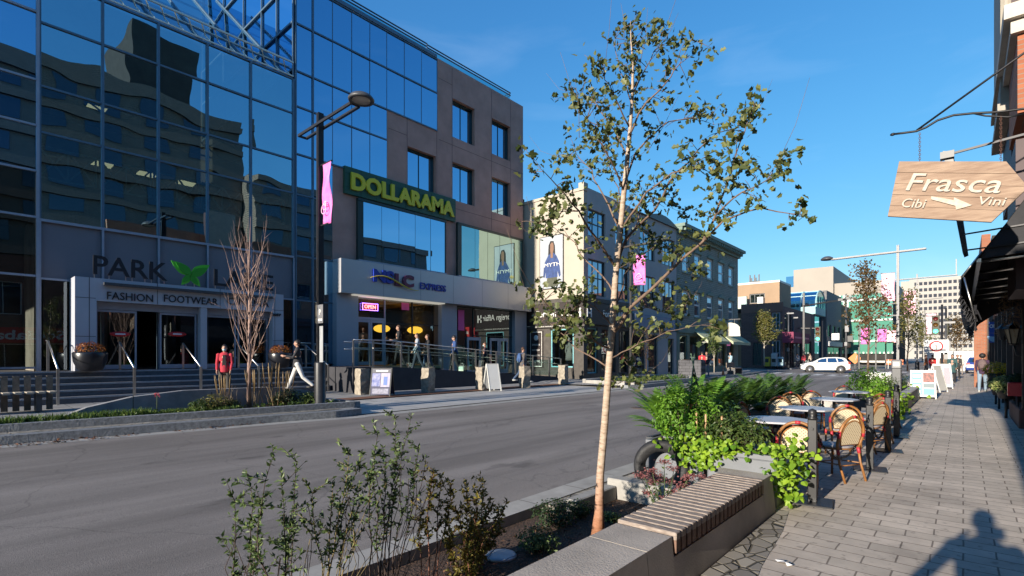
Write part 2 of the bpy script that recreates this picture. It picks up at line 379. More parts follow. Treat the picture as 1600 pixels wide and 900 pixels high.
def cobble_mat(name, c1, c2, gap, sc):
    m = bpy.data.materials.new(name); m.use_nodes = True; nt = m.node_tree; b = nt.nodes['Principled BSDF']; b.inputs['Roughness'].default_value = 0.85
    t = _n(nt, 'ShaderNodeTexCoord')
    mpp = _n(nt, 'ShaderNodeMapping'); mpp.inputs['Scale'].default_value = (1, 0.75, 1); nt.links.new(t.outputs['Object'], mpp.inputs['Vector'])
    v = _n(nt, 'ShaderNodeTexVoronoi', feature='DISTANCE_TO_EDGE', Scale=sc); v2 = _n(nt, 'ShaderNodeTexVoronoi', Scale=sc)
    nt.links.new(mpp.outputs[0], v.inputs['Vector']); nt.links.new(mpp.outputs[0], v2.inputs['Vector'])
    r = _n(nt, 'ShaderNodeMapRange'); r.inputs['From Min'].default_value = 0.015; r.inputs['From Max'].default_value = 0.07; nt.links.new(v.outputs['Distance'], r.inputs['Value'])
    rc = _n(nt, 'ShaderNodeValToRGB'); rc.color_ramp.elements[0].color = (*c1, 1); rc.color_ramp.elements[1].color = (*c2, 1)
    sp = _n(nt, 'ShaderNodeSeparateXYZ'); nt.links.new(v2.outputs['Color'], sp.inputs[0]); nt.links.new(sp.outputs[0], rc.inputs['Fac'])
    mx2 = _n(nt, 'ShaderNodeMixRGB'); mx2.inputs['Color1'].default_value = (*gap, 1); nt.links.new(r.outputs[0], mx2.inputs['Fac']); nt.links.new(rc.outputs[0], mx2.inputs['Color2'])
    nt.links.new(mx2.outputs[0], b.inputs['Base Color'])
    bp = _n(nt, 'ShaderNodeBump', Strength=1.0, Distance=0.015); nt.links.new(r.outputs[0], bp.inputs['Height']); nt.links.new(bp.outputs[0], b.inputs['Normal'])
    return m
M_COB = cobble_mat('cobbles', (0.17, 0.155, 0.14), (0.36, 0.33, 0.28), (0.10, 0.085, 0.06), 8.0)

# ------------------------------------------------------------ ground, road, pavements
g = MB(); g.add([(-700, -700, -0.5), (700, -700, -0.5), (700, 1100, -0.5), (-700, 1100, -0.5)], [(0, 1, 2, 3)])
struct('ground', g, mat('earth', (0.12, 0.115, 0.105), 0.9, var=0.2, scale=0.3))
def sheet(name, xs, zf, y0, y1, m, ny=1):
    b = MB(); n = len(xs)
    vs = [(x, y0 + (y1 - y0) * j / ny, zf(x)) for j in range(ny + 1) for x in xs]
    b.add(vs, [(j * n + i, j * n + i + 1, (j + 1) * n + i + 1, (j + 1) * n + i) for j in range(ny) for i in range(n - 1)])
    return struct(name, b, m)
sheet('road', [-17.5, -12, -8, -3.86], zroad, -70, 420, M_ASPH)
b = MB()                                       # the cross street and the fall of the land beyond the shops
b.add([(-150, 54, 0.19), (-17.5, 54, 0.155), (-17.5, 63.5, 0.155), (-150, 63.5, 0.19)], [(0, 1, 2, 3)])
struct('cross_street', b, M_ASPH)
b = MB(); b.box(-1.45, 14, -70, 300, -0.5, 0.0); b.box(-3.4, -1.45, 5.75, 300, -0.5, 0.0)
struct('sidewalk', b, M_PAVE)
# near kerb with its gutter band, bending out slightly beyond the patio
b = MB(); b.box(-3.86, -3.55, -70, 300, -0.5, -0.045)
o = struct('kerb', b, brickmat('kerb stones', (0.40, 0.375, 0.34), (0.36, 0.34, 0.31), (0.12, 0.11, 0.1), 0.9, 30.0, 0.008, 'yx', var=0.3, offset=0.0))
b = MB(); b.box(-3.55, -3.401, 4.6, 300, -0.5, -0.06)
struct('kerb_cobbles', b, M_COB)
b = MB(); b.add([(-1.45, 2.4, 0.004), (-1.12, 2.4, 0.004), (-1.02, 3.3, 0.004), (-1.16, 4.2, 0.004), (-1.25, 5.2, 0.004), (-1.36, 5.9, 0.004), (-1.45, 5.9, 0.004)], [(0, 1, 2, 3, 4, 5, 6)])
struct('old_cobbles', b, M_COB)
# far side: kerbs, loading bay, plaza
ZF = 0.20
def farz(x): return 0.11 if x > -12 else 0.11 + (-12 - x) * 0.045
b = MB(); pts = [(-13.0, -60), (-13.0, 0.0), (-12.2, 7.6), (-15.6, 8.2), (-15.6, 21.0), (-12.4, 21.6), (-13.4, 45), (-14.6, 53.5), (-16.5, 54.0)]
n = len(pts)
b.add([(x, y, 0.20) for x, y in pts] + [(-24, y, 0.42) for x, y in pts], [(i, i + 1, n + i + 1, n + i) for i in range(n - 1)])
b.add([(-14.6, 63.5, 0.2), (-13.5, 120, 0.2), (-13.5, 300, 0.2), (-24, 300, 0.3), (-24, 120, .3), (-40, 64, 0.3), (-24, 63.5, .3)], [(0, 1, 2, 3, 4, 5, 6)])
struct('far_sidewalk', b, M_PAVEF)
b = MB(); b.add([(-12.0, 7.4, 0.066), (-15.62, 8.0, 0.15), (-15.62, 21.2, 0.15), (-12.0, 22.2, 0.066)], [(0, 1, 2, 3)])
struct('loading_bay', b, brickmat('bay paving', (0.42, 0.41, 0.39), (0.36, 0.35, 0.335), (0.2, 0.19, 0.18), 1.2, 1.2, 0.015, 'xy', var=0.2, offset=0.0))
b = MB(); b.add([(-15.6, 8.1, 0.205), (-15.15, 8.1, 0.175), (-15.15, 21.2, 0.175), (-15.6, 21.2, 0.205)], [(0, 1, 2, 3)])
struct('brick_band', b, mat('red brick band', (0.19, 0.085, 0.05), 0.85, var=0.25, scale=9))
def kerbrun(pts, w, z0, z1, m, name='far_kerb', gut=None):
    b = MB()
    for i in range(len(pts) - 1):
        (xa, ya), (xb, yb) = pts[i], pts[i + 1]
        b.add([(xa, ya, z0), (xa, ya, z1), (xa - w, ya, z1), (xa - w, ya, z0), (xb, yb, z0), (xb, yb, z1), (xb - w, yb, z1), (xb - w, yb, z0)],
              [(0, 1, 5, 4), (1, 2, 6, 5), (2, 3, 7, 6), (0, 3, 2, 1), (4, 5, 6, 7)])
    return struct(name, b, m)
kerbrun([(-12.66, -60), (-12.66, 0.0), (-12.4, 3), (-12.15, 5.5), (-11.95, 6.8), (-12.05, 7.6)], 0.28, -0.3, 0.215, M_GRAN)
kerbrun([(-12.0, 22.0), (-11.7, 23.0), (-12.0, 30), (-13.0, 45), (-14.2, 53.5)], 0.25, -0.3, 0.215, M_GRAN)
kerbrun([(-14.4, 63.5), (-13.3, 120), (-13.3, 300)], 0.25, -0.3, 0.215, M_GRAN)
b = MB()                                       # concrete gutters: sheets just above the asphalt
def gutter(pts, w):
    for i in range(len(pts) - 1):
        (xa, ya), (xb, yb) = pts[i], pts[i + 1]
        b.add([(xa, ya, zroad(xa) + .004), (xa + w, ya, zroad(xa + w) + .004), (xb + w, yb, zroad(xb + w) + .004), (xb, yb, zroad(xb) + .004)], [(0, 1, 2, 3)])
gutter([(-12.66, -60), (-12.66, 0.0), (-12.4, 3), (-12.15, 5.5), (-11.95, 6.8), (-11.85, 7.4)], 0.32)
gutter([(-11.99, 7.4), (-11.99, 22.1)], 0.40)
gutter([(-11.7, 23.0), (-12.0, 30), (-13.0, 45), (-14.2, 53.5)], 0.32)
struct('gutter', b, M_CONCL)
b = MB(); b.add([(-12.93, -60, 0.218), (-12.93, 0, 0.218), (-12.3, 7.2, 0.218), (-12.75, 7.2, 0.218), (-13.4, 0, 0.218), (-13.4, -60, 0.218)], [(0, 1, 2, 3, 4, 5)])
struct('verge_cobbles', b, M_COB)
b = MB()
for x0, x1, y0, y1 in [(-7.9, -7.8, 58, 120)] + [(-13.0 + k * 1.1, -12.5 + k * 1.1, 49.5, 52.2) for k in range(8)] + [(-12.6 + k * 1.1, -12.1 + k * 1.1, 66, 69) for k in range(8)] + [(-12.5, -4.2, 47.6, 48.0)]:
    b.add([(x0, y0, zroad(x0) + .005), (x1, y0, zroad(x1) + .005), (x1, y1, zroad(x1) + .005), (x0, y1, zroad(x0) + .005)], [(0, 1, 2, 3)])
struct('road_markings', b, M_WHITE)

# ------------------------------------------------------------ near planter: soil, bench wall, slatted seat
b = MB(); b.add([(-3.549, -4, -0.15), (-1.9, -4, -0.12), (-1.9, 5.6, -0.12), (-3.549, 5.6, -0.15)], [(0, 1, 2, 3)])
struct('planting_soil', b, M_SOIL)
t = thing('planter_bench', 'low concrete wall with a wooden slatted seat set into its top beside the tree', 'bench', (-1.7, 3.6, 0))
b = MB()
def wallrun(y0, y1, top=0.38, wood=False):
    # section in x-z: battered outer face
    sec = [(-1.93, -0.3), (-1.50, -0.3), (-1.46, 0.0), (-1.50, top), (-1.93, top)] if not wood else [(-1.93, -0.3), (-1.50, -0.3), (-1.46, 0.0), (-1.488, 0.24), (-1.56, 0.24), (-1.56, 0.345), (-1.93, 0.345)]
    n = len(sec); b.add([(x, y0, z) for x, z in sec] + [(x, y1, z) for x, z in sec], [tuple(range(n - 1, -1, -1)), tuple(range(n, 2 * n))] + [(i, (i + 1) % n, n + (i + 1) % n, n + i) for i in range(n)])
wallrun(-4, 2.985); wallrun(2.995, 3.36); wallrun(3.36, 5.46, wood=True)
b.add([(-1.93, 5.46, -0.3), (-1.46, 5.46, -0.3), (-1.46, 5.46, 0.0), (-1.50, 5.46, .38), (-1.93, 5.46, .38), (-2.05, 5.8, -0.3), (-1.46, 5.80, -0.3), (-1.46, 5.80, 0.0), (-1.50, 5.80, .38), (-2.05, 5.80, .38)],
      [(4, 3, 2, 1, 0), (5, 6, 7, 8, 9), (0, 1, 6, 5), (1, 2, 7, 6), (2, 3, 8, 7), (3, 4, 9, 8), (4, 0, 5, 9)])
b.build('wall', mat('bench concrete', (0.42, 0.37, 0.32), 0.85, var=0.25, scale=1.6, bump=0.25, bscale=80), t, world=True)
M_WOOD = mat('weathered wood', (0.18, 0.135, 0.11), 0.75, scale=5, col2=(0.40, 0.335, 0.285), stretch=(2.5, 14, 14), bump=0.35, bscale=8)
M_WOODE = mat('wood ends', (0.15, 0.085, 0.06), 0.7, var=0.35, scale=14)
for k in range(22):
    y = 3.385 + k * 0.0945; b = MB(); w = 0.070
    b.rbox(-1.935, -1.478, y, y + w, 0.350, 0.402, 0.006, 0); b.box(-1.555, -1.4785, y + .002, y + w - .002, 0.262, 0.3495, 1)
    b.build('slat', [M_WOOD, M_WOODE], t, world=True)
t = thing('planter_wall', 'low concrete end wall closing the soil bed behind the small tree', 'wall', (-2.6, 5.7, -.1))
b = MB(); b.rbox(-3.34, -2.06, 5.58, 5.78, -0.3, 0.10, 0.012); b.rbox(-3.34, -3.2, 4.7, 5.575, -0.3, 0.02, 0.012)
b.build('wall_block', M_CONCL, t, world=True)
# round steel cover in the bed
p = on_z(783, 868, -0.13)
o = MB().lathe([(0.0, -0.02), (0.135, -0.02), (0.14, 0.0), (0.13, 0.012), (0.10, 0.016), (0, 0.016)], n=32).build('well_cover', mat('dull galvanised', (0.33, 0.36, 0.40), 0.5, metal=0.6, var=0.15, scale=10))
o.location = p; tag(o, 'round grey metal cover lying on the soil beside the leafy shrub', 'cover')
# crushed white litter
p = on_z(1228, 882, 0.0); b = MB(); rr = random.Random(4)
b.add([(-.06, 0, .006), (-.02, .02, .02), (.03, .005, .012), (.055, -.03, .02), (.02, -.05, .008), (-.0, -.02, .026), (-.085, .022, .012)], [(0, 1, 6), (0, 5, 1), (1, 5, 2), (2, 5, 3), (3, 5, 4)])
o = b.build('crumpled_tissue', mat('tissue', (0.7, 0.7, 0.7), 0.9, var=0.05)); o.location = p; tag(o, 'crumpled white tissue lying on the pavers near the bench', 'litter')

p = on_z(1004, 638, -.05); o = MB().lathe([(0, 0), (.36, 0), (.36, .006), (0, .006)], n=28).build('manhole_cover', mat('rusty iron cover', (.07, .05, .04), .7, var=.3, scale=20)); o.location = (p.x, p.y, zroad(p.x) + .002); tag(o, 'round dark iron manhole cover in the road behind the tree trunk', 'manhole')
# ------------------------------------------------------------ glass mall across the street
X0 = -20.5
G_ATR = glassmat('atrium glass', (0.50, 0.74, 0.86), 0.60, (0.40, 0.56, 0.54), wave=0.012, wscale=0.55)
G_TOW = glassmat('tower glass', (0.40, 0.68, 0.92), 0.68, opaque=(0.004, 0.012, 0.02), wave=0.006, wscale=0.45)
G_SHOP = glassmat('shop glass', (0.62, 0.72, 0.78), 0.22, (0.45, 0.52, 0.52), wave=0.004, wscale=0.5)
G_WIN = glassmat('window glass', (0.55, 0.70, 0.85), 0.45, opaque=(0.012, 0.02, 0.028), wave=0.004)
G_TEAL = glassmat('teal glass', (0.45, 0.75, 0.85), 0.30, (0.25, 0.62, 0.66))
M_MUL = mat('blue grey mullion', (0.10, 0.16, 0.22), 0.4, metal=0.3, var=0.08)
M_MULL = mat('pale mullion', (0.30, 0.33, 0.40), 0.45, metal=0.2, var=0.08)
M_GPAN = mat('grey cladding', (0.155, 0.155, 0.18), 0.55, var=0.05, scale=1)
M_LPAN = mat('pale grey cladding', (0.42, 0.43, 0.48), 0.5, var=0.05, scale=1)
M_DARK = mat('dark interior', (0.03, 0.028, 0.026), 0.9, var=0.3, scale=1)
M_ROOM = mat('interior walls', (0.20, 0.18, 0.15), 0.9, var=0.4, scale=0.8)
M_LAMP = mat('ceiling lamp glow', (0.8, 0.7, 0.5), 0.5, var=0, emit=(1.0, 0.80, 0.5), estr=.5)
M_TRUSS = mat('pale steel truss', (0.62, 0.68, 0.64), 0.5, var=0.08)
M_BLKL = mat('dark letters', (0.010, 0.011, 0.016), 0.5, var=0.05)
mall = thing('glass_mall', 'blue glass shopping mall with dark steel grid and a stepped stone podium entrance', 'building', (X0, 4, 0.3))
YC = [2.12, 3.6, 5.1, 6.6, 8.1, 9.76]; ZR = [5.65, 8.25, 9.62, 11.5, 12.9]
rg = random.Random(2)
def pane(y0, y1, z0, z1, X, m, parent, name='glass_panel', tilt=0.004):
    dy = rg.uniform(-tilt, tilt) * (y1 - y0); dz = rg.uniform(-tilt, tilt) * (z1 - z0)
    return MB().add([(X - dy, y0, z0), (X + dy, y1, z0), (X + dy + dz, y1, z1), (X - dy + dz, y0, z1)], [(0, 1, 2, 3)]).build(name, m, parent, world=True, fix=False)
for i in range(5):
    for j in range(4): pane(YC[i], YC[i + 1], ZR[j], ZR[j + 1], X0, G_ATR, mall)
b = MB()
for y in YC: b.box(X0 - .06, X0 + .07, y - .035, y + .035, 1.17, 12.9)
for z in ZR: b.box(X0 - .05, X0 + .05, YC[0] + .035, YC[-1] - .035, z - .03, z + .03)
b.build('mullions', M_MUL, mall, world=True)
b = MB()
for i in range(5): b.box(X0 - .12, X0 - .01, YC[i] + .04, YC[i + 1] - .04, 3.93, 5.61)
b.build('grey_spandrel', M_GPAN, mall, world=True)
b = MB(); b.box(X0 + .055, X0 + .085, YC[0], YC[-1], 5.60, 5.68); b.box(X0 + .055, X0 + .08, YC[0], 9.76, 3.88, 3.94)
for y in YC: b.box(X0 + .071, X0 + .09, y - .03, y + .03, 1.17, 5.6)
b.build('pale_trim', M_MULL, mall, world=True)
# left tower
tw = thing('glass_tower', 'dark glass tower rising at the left end of the mall, beside the atrium', 'building', (X0, -2, 0.3))
TY = [-9, -7.5, -6, -4.5, -3, -1.5, -0.2, 1.05, 2.08]; TZ = [1.27, 3.97, 5.7, 7.06, 8.4, 9.74, 11.75, 13.6, 15.5, 17.5]
for i in range(8):
    for j in range(9): pane(TY[i], TY[i + 1], TZ[j], TZ[j + 1], X0 + .03, G_TOW if j > 2 else G_SHOP, tw, tilt=0.006)
b = MB()
for y in TY: b.box(X0 - .04, X0 + .10, y - .035, y + .035, 1.17, 17.5)
for z in TZ: b.box(X0 - .03, X0 + .08, -9, 2.08, z - .03, z + .03)
b.build('mullions', M_MULL, tw, world=True)
b = MB(); b.box(-30, X0 - .3, -9, 2.0, 5.8, 17.4); b.box(-30, X0 - 2.5, -9, 2.0, .3, 5.8)
b.build('core_wall', M_DARK, tw, world=True)
b = MB(); b.box(X0 - .2, X0 + .1, -9, 2.08, 17.53, 17.9); b.build('parapet', M_MUL, tw, world=True)
# atrium interior
b = MB(); b.box(-32, -31.8, 2.1, 10, 1.17, 20); b.box(-32, X0 - .2, 2.02, 2.09, 1.17, 12.8); b.box(-31.8, X0 - .3, 2.1, 9.7, 1.0, 1.16)
b.box(-31.8, X0 - 4, 2.1, 9.7, 5.4, 5.6); b.box(-31.8, X0 - 4.5, 2.1, 9.7, 8.9, 9.2); b.box(-31.8, X0 - 4, 2.1, 4.5, 1.17, 5.4); b.box(-31.8, X0 - 5, 7, 9.7, 1.17, 5.4)
b.build('interior_walls', M_ROOM, mall, world=True)
for (y, z, x) in [(4.2, 8.75, -24), (5.6, 8.75, -24), (7.0, 8.8, -24.2), (4.4, 11.6, -26)]:
    MB().box(x - .25, x + .25, y - .3, y + .3, z - .04, z).build('ceiling_lamp', M_LAMP, mall, world=True)
b = MB(); Xt = X0 - .7                          # white trusses behind the glass
for i in range(5):
    y0, y1 = YC[i] + .05, YC[i + 1] - .05; zt, zb = 8.05, 7.1; ym = (y0 + y1) / 2
    for a, c in [((y0, zt), (y1, zt)), ((y0, zb), (y1, zb)), ((y0, zt), (y0, zb)), ((ym, zt), (ym, zb)), ((y1, zt), (y1, zb)), ((y0, zt), (ym, zb)), ((y0, zb), (ym, zt)), ((ym, zt), (y1, zb)), ((ym, zb), (y1, zt))]:
        b.bar((Xt, *a), (Xt, *c), .05)
b.build('truss', M_TRUSS, mall, world=True)
b = MB()
for i in range(5):
    b.bar((X0 - 2.5, YC[i] + .2, 9.7), (X0 - 2.5, YC[i + 1] - .1, 10.5), .05); b.bar((X0 - 2.5, YC[i] + .1, 10.5), (X0 - 2.5, YC[i + 1] - .1, 9.7), .05)
    b.bar((X0 - 2.5, YC[i], 9.7), (X0 - 2.5, YC[i + 1], 9.7), .05); b.bar((X0 - 2.5, YC[i], 10.5), (X0 - 2.5, YC[i + 1], 10.5), .05)
b.build('inner_truss', M_DKG, mall, world=True)
# sloping atrium roof and its guard truss
b = MB(); b.add([(X0 - .3, 2.1, 12.95), (X0 - .3, 9.76, 12.95), (-29, 9.76, 20), (-29, 2.1, 20)], [(0, 1, 2, 3)])
b.build('sloping_glass_roof', G_ATR, mall, world=True, fix=False)
b = MB()
for y in YC: b.bar((X0 - .3, y, 13.0), (-29, y, 20.05), .07)
for k in range(1, 5):
    x = X0 - .3 - k * 1.7; z = 12.98 + k * 1.42; b.bar((x, 2.1, z), (x, 9.76, z), .06)
b.build('roof_bars', M_MUL, mall, world=True)
b = MB(); zt = 13.55
b.bar((X0 + .05, 2.1, zt), (X0 + .05, 9.75, zt), .06); b.bar((X0 + .05, 2.1, 12.99), (X0 + .05, 9.75, 12.99), .05); b.bar((X0 - .3, 2.1, zt - .05), (X0 - .3, 9.75, zt - .05), .04)
y = 2.2
while y < 9.5:
    b.bar((X0 + .05, y, zt), (X0 - .25, y + .22, zt - .25), .035); b.bar((X0 - .25, y + .22, zt - .25), (X0 + .05, y + .3, 12.99), .035); y += .42
b.build('roof_rail', M_TRUSS, mall, world=True)
# slim glass pier and upper glass block
YT = [9.86, 10.6, 11.5, 12.43, 13.36, 14.28, 15.3, 16.35, 17.38]; ZT = [1.3, 3.9, 5.72, 8.25, 9.9, 11.85, 13.3, 15.25, 17.0]
ub = thing('glass_office_block', 'upper blue glass office block above the brown stone steps, right of the atrium', 'building', (X0, 12, 0.3))
for i in range(8):
    for j in range(8):
        y0, y1, z0 = YT[i], YT[i + 1], ZT[j]
        if y0 > 11 and z0 < 9.8: continue
        if y0 > 14.2 and z0 < 13.2: continue
        pane(y0, y1, z0, ZT[j + 1], X0, G_TOW, ub, tilt=0.005)
b = MB()
for i, y in enumerate(YT): b.box(X0 - .04, X0 + (.06 if i < 2 else .015), y - .03 if i < 2 else y - .012, y + .03 if i < 2 else y + .012, (1.2 if y < 11.45 else 9.98) if y < 14.2 else 13.36, 17)
for j, z in enumerate(ZT): b.box(X0 - .03, X0 + .05, 9.86, (11.48 if z < 9.8 else 14.28 if z < 13.2 else 17.38), z - .03, z + .03)
b.build('mullions', M_MUL, ub, world=True)
b = MB(); b.box(-33, X0 - .6, 9.86, 11.5, .3, 17.3); b.box(-33, X0 - .6, 11.501, 17.35, 5.9, 17.3); b.build('core_wall', M_DARK, ub, world=True)
xs = [X0, X0 - 1.5, X0 - 3, X0 - 5, X0 - 7.5, -31]
for i in range(5):                              # return wall that faces the sun side, above the atrium
    for z0, z1 in ((13.3, 15.25), (15.25, 17.0), (17.0, 19.0), (19, 21)):
        if z0 >= 17 and i == 0: continue
        MB().add([(xs[i], 9.80, z0), (xs[i + 1], 9.80, z0), (xs[i + 1], 9.80, z1), (xs[i], 9.80, z1)], [(0, 1, 2, 3)]).build('side_glass_panel', G_TOW, ub, world=True, fix=False)
b = MB()
for z in (13.3, 15.25, 17.0, 19, 21): b.box(-31, X0, 9.72, 9.79, z - .04, z + .04)
for x in xs: b.box(x - .03, x + .03, 9.73, 9.785, 13, 17 if x > -21.5 else 21)
b.build('side_mullions', M_MUL, ub, world=True)
b = MB(); b.box(X0 - .3, X0 + .09, 9.86, 17.3, 17.03, 17.2); b.build('parapet_cap', M_MUL, ub, world=True)
b = MB(); b.add([(X0 - 1.2, 10.2, 17.3), (X0 - 1.2, 17.6, 17.3), (X0 - 1.2, 17.6, 18.25), (X0 - 1.2, 10.2, 18.25)], [(0, 1, 2, 3)])
b.build('roof_balustrade', G_TEAL, ub, world=True, fix=False)
b = MB()
for z in (18.3, 18.45): b.bar((X0 - 1.2, 9.9, z), (X0 - 1.2, 17.7, z), .05)
b.build('roof_handrail', M_DKG, ub, world=True)

# ------------------------------------------------------------ portal with its writing
pt = thing('mall_entrance_portal', 'pale grey entrance portal with sliding glass doors under the green butterfly', 'entrance', (-19.7, 5.9, 1.17))
XP = -19.55
def PY(px): return on_x(px, 556, XP).y
def PZ(px, py): return on_x(px, py, XP).z
ya, yb = PY(117), PY(443); zt = 3.96
d0, d1 = PY(151), PY(426); zo = 3.28
b = MB()
b.box(X0 + .1, XP, ya, d0, 1.17, zt); b.box(X0 + .1, XP, d1, yb, 1.17, zt); b.box(X0 + .1, XP, d0, d1, zo, zt)
c0, c1 = PY(314), PY(324); b.box(X0 + .3, XP - .03, c0, c1, 1.17, zo)
b.build('surround', M_LPAN, pt, world=True)
b = MB()
for y in (ya + .33, PY(246), PY(344), yb - .33): b.box(XP, XP + .004, y - .008, y + .008, zo if d0 < y < d1 else 1.2, zt)
for z in (2.2, 3.35): b.box(XP, XP + .004, ya, d0 - .02, z - .008, z + .008); b.box(XP, XP + .004, d1 + .02, yb, z - .008, z + .008)
b.build('panel_joints', M_DKG, pt, world=True)
b = MB(); b.box(XP + .005, XP + .18, PY(161), PY(424), 3.76, 3.84); b.build('visor', M_DKG, pt, world=True)
b = MB(); XD = XP - .35
for a, c in ((151, 219), (253, 313), (325, 375), (376, 425)):
    y0, y1 = PY(a) + .02, PY(c) - .02
    for x0, x1, z0, z1 in ((y0, y0 + .05, 1.2, 3.05), (y1 - .05, y1, 1.2, 3.05), (y0 + .05, y1 - .05, 1.2, 1.34), (y0 + .05, y1 - .05, 2.98, 3.05)): b.box(XD - .03, XD + .03, x0, x1, z0, z1)
b.box(XD - .05, XD + .06, d0, c0, 3.06, 3.27); b.box(XD - .05, XD + .06, c1, d1, 3.06, 3.27)
b.build('door_frames', M_MULL, pt, world=True)
for a, c in ((151, 219), (253, 283), (284, 313), (325, 375), (376, 425)):
    y0, y1 = PY(a) + .06, PY(c) - .06
    MB().add([(XD, y0, 1.3), (XD, y1, 1.3), (XD, y1, 3.0), (XD, y0, 3.0)], [(0, 1, 2, 3)]).build('door_pane', G_SHOP, pt, world=True, fix=False)
M_RED = mat('red sticker', (0.62, 0.03, 0.03), 0.5, var=0.03)
for px in (188, 277):
    c = on_x(px, 522, XD + .02); b = MB(); b.lathe([(0, 0), (.27, 0), (.27, .008), (0, .008)], n=24)
    b.v = [(c.x + z, c.y + y, c.z + x * .30) for x, y, z in b.v]; b.build('oval_sticker', M_RED, pt, world=True)
    MB().box(c.x + .009, c.x + .012, c.y - .13, c.y + .13, c.z - .02, c.z + .02).build('sticker_writing', mat('white print', (.7, .7, .7), .6, var=0), pt, world=True)
M_LINE = mat('pale tape lines', (.45, .55, .5), .6, var=.05)
b = MB()
for y0, z0, y1, z1 in ((7.1, 2.7, 7.55, 1.9), (7.5, 2.75, 7.25, 2.1), (8.0, 2.8, 8.35, 2.2), (8.45, 2.75, 8.05, 2.0), (7.1, 1.4, 7.4, 2.1), (7.1, 2.0, 7.45, 1.45), (8.1, 2.1, 8.3, 2.7), (8.0, 1.35, 8.5, 2.0), (8.5, 1.4, 8.1, 2.1)):
    b.bar((XD - .03, y0, z0), (XD - .03, y1, z1), .02)
b.build('tape_lines', M_LINE, pt, world=True)
M_LET = M_BLKL
def letx(s, pxa, pxb, pyb, h, X, m, parent, bold=0.0, depth=.03, name='lettering', pyr=None):
    a = on_x(pxa, pyb, X); c = on_x(pxb, pyb, X)
    return lettering(name, s, (X, a.y, a.z), c.y - a.y, h, m, parent, AX_X, depth, bold)
letx('FASHION', 167, 239, 467.5, 0.235, XP + .005, M_LET, pt)
letx('FOOTWEAR', 256, 340, 471.5, 0.235, XP + .005, M_LET, pt)
letx('CINEMA', 355, 420, 475.5, 0.235, XP + .005, M_LET, pt)
letx('5657', 424, 439, 493.5, 0.10, XP + .005, M_LET, pt, bold=.03)
b = MB(); c = on_x(430.5, 543, XP); b.box(XP, XP + .03, c.y - .08, c.y + .08, c.z - .09, c.z + .09); b.build('door_button', M_DKG, pt, world=True)
# big sign letters with the green butterfly, standing on the portal
sg = thing('mall_sign', 'big dark standing letters PARK LANE with a green butterfly between the words', 'sign', (-19.8, 5.9, 3.96))
XS = -19.75
for w, a, c in (('PARK', 145, 261), ('LANE', 334, 426)):
    y0, y1 = on_x(a, 556, XS).y, on_x(c, 556, XS).y
    lettering('letters_' + w.lower(), w, (XS, y0, 4.09), y1 - y0, 0.58, M_BLKL, sg, AX_X, .07, 0.012)
b = MB()
for y in [on_x(p, 556, XS).y for p in (147, 170, 196, 206, 226, 236, 256, 290, 303, 336, 352, 372, 388, 404, 424)]: b.bar((XS + .03, y, 3.96), (XS + .03, y, 4.12), .02)
b.each('stand', M_STEEL, sg, world=True)
M_GRN = mat('leaf green sign', (0.10, 0.50, 0.035), 0.45, var=0.04); M_GRN2 = mat('deep green sign', (0.035, 0.30, 0.02), 0.45, var=0.04)
cb = on_x(298, 430, XS + .04)
def wing(L, W, ang, m1, m2, nm):
    c, s_ = math.cos(ang), math.sin(ang); pts = []
    for k in range(17):
        t = k / 16; w = W * math.sin(math.pi * t ** .8) ; pts.append((t * L, w * .5))
    for k in range(15, 0, -1):
        t = k / 16; pts.append((t * L, -W * .5 * math.sin(math.pi * t ** .8)))
    for mm, sc, dx in ((m1, 1, 0), (m2, .82, .022)):
        q = [((x * sc) * c - (y * sc - (0 if sc == 1 else W * .12)) * s_, (x * sc) * s_ + (y * sc - (0 if sc == 1 else W * .12)) * c) for x, y in pts]
        MB().prism([(cb.y + a, cb.z + b_) for a, b_ in q], cb.x + dx, cb.x + dx + .02, 'x').build(nm, mm, sg, world=True)
wing(.72, .32, R(36), M_GRN, M_GRN2, 'upper_wing'); wing(.72, .32, R(144), M_GRN, M_GRN2, 'upper_wing')
wing(.46, .22, R(-52), M_GRN, M_GRN2, 'lower_wing'); wing(.46, .22, R(-128), M_GRN, M_GRN2, 'lower_wing')
# ground floor glazing left of the portal and the stone podium with its steps
for y0, y1 in ((2.2, ya - .05), (yb + .05, 9.7)):
    pane(y0, y1, 1.2, 3.88, X0, G_SHOP, mall, 'shop_pane')
PODM = thing('entrance_steps', 'wide flight of dark granite steps with pale edges below the mall doors', 'steps', (-18.5, 2, 0.3))
NST = 5; XF = -18.35
for k in range(NST):
    z0 = 0.28 if k == 0 else .32 + k * .17 - .17 + .0; z1 = .32 + (k + 1) * .17; x1 = XF - k * .33; x0 = XF - (k + 1) * .33 if k < NST - 1 else X0 + .15
    b = MB(); b.box(x0, x1, -12, 10.2, z0 - .1, z1 - .004, 0); b.box(x0, x1 - .0, -12, 10.2, z1 - .0039, z1, 0); b.box(x1 - .05, x1 + .012, -12, 10.2, z1 - .045, z1 + .003, 1)
    b.build('step', [M_STEP, M_STEPE], PODM, world=True)
b = MB(); b.box(-32, X0 + .15, -12, 10.2, 0.2, 1.168); b.build('landing', M_STEP, PODM, world=True)
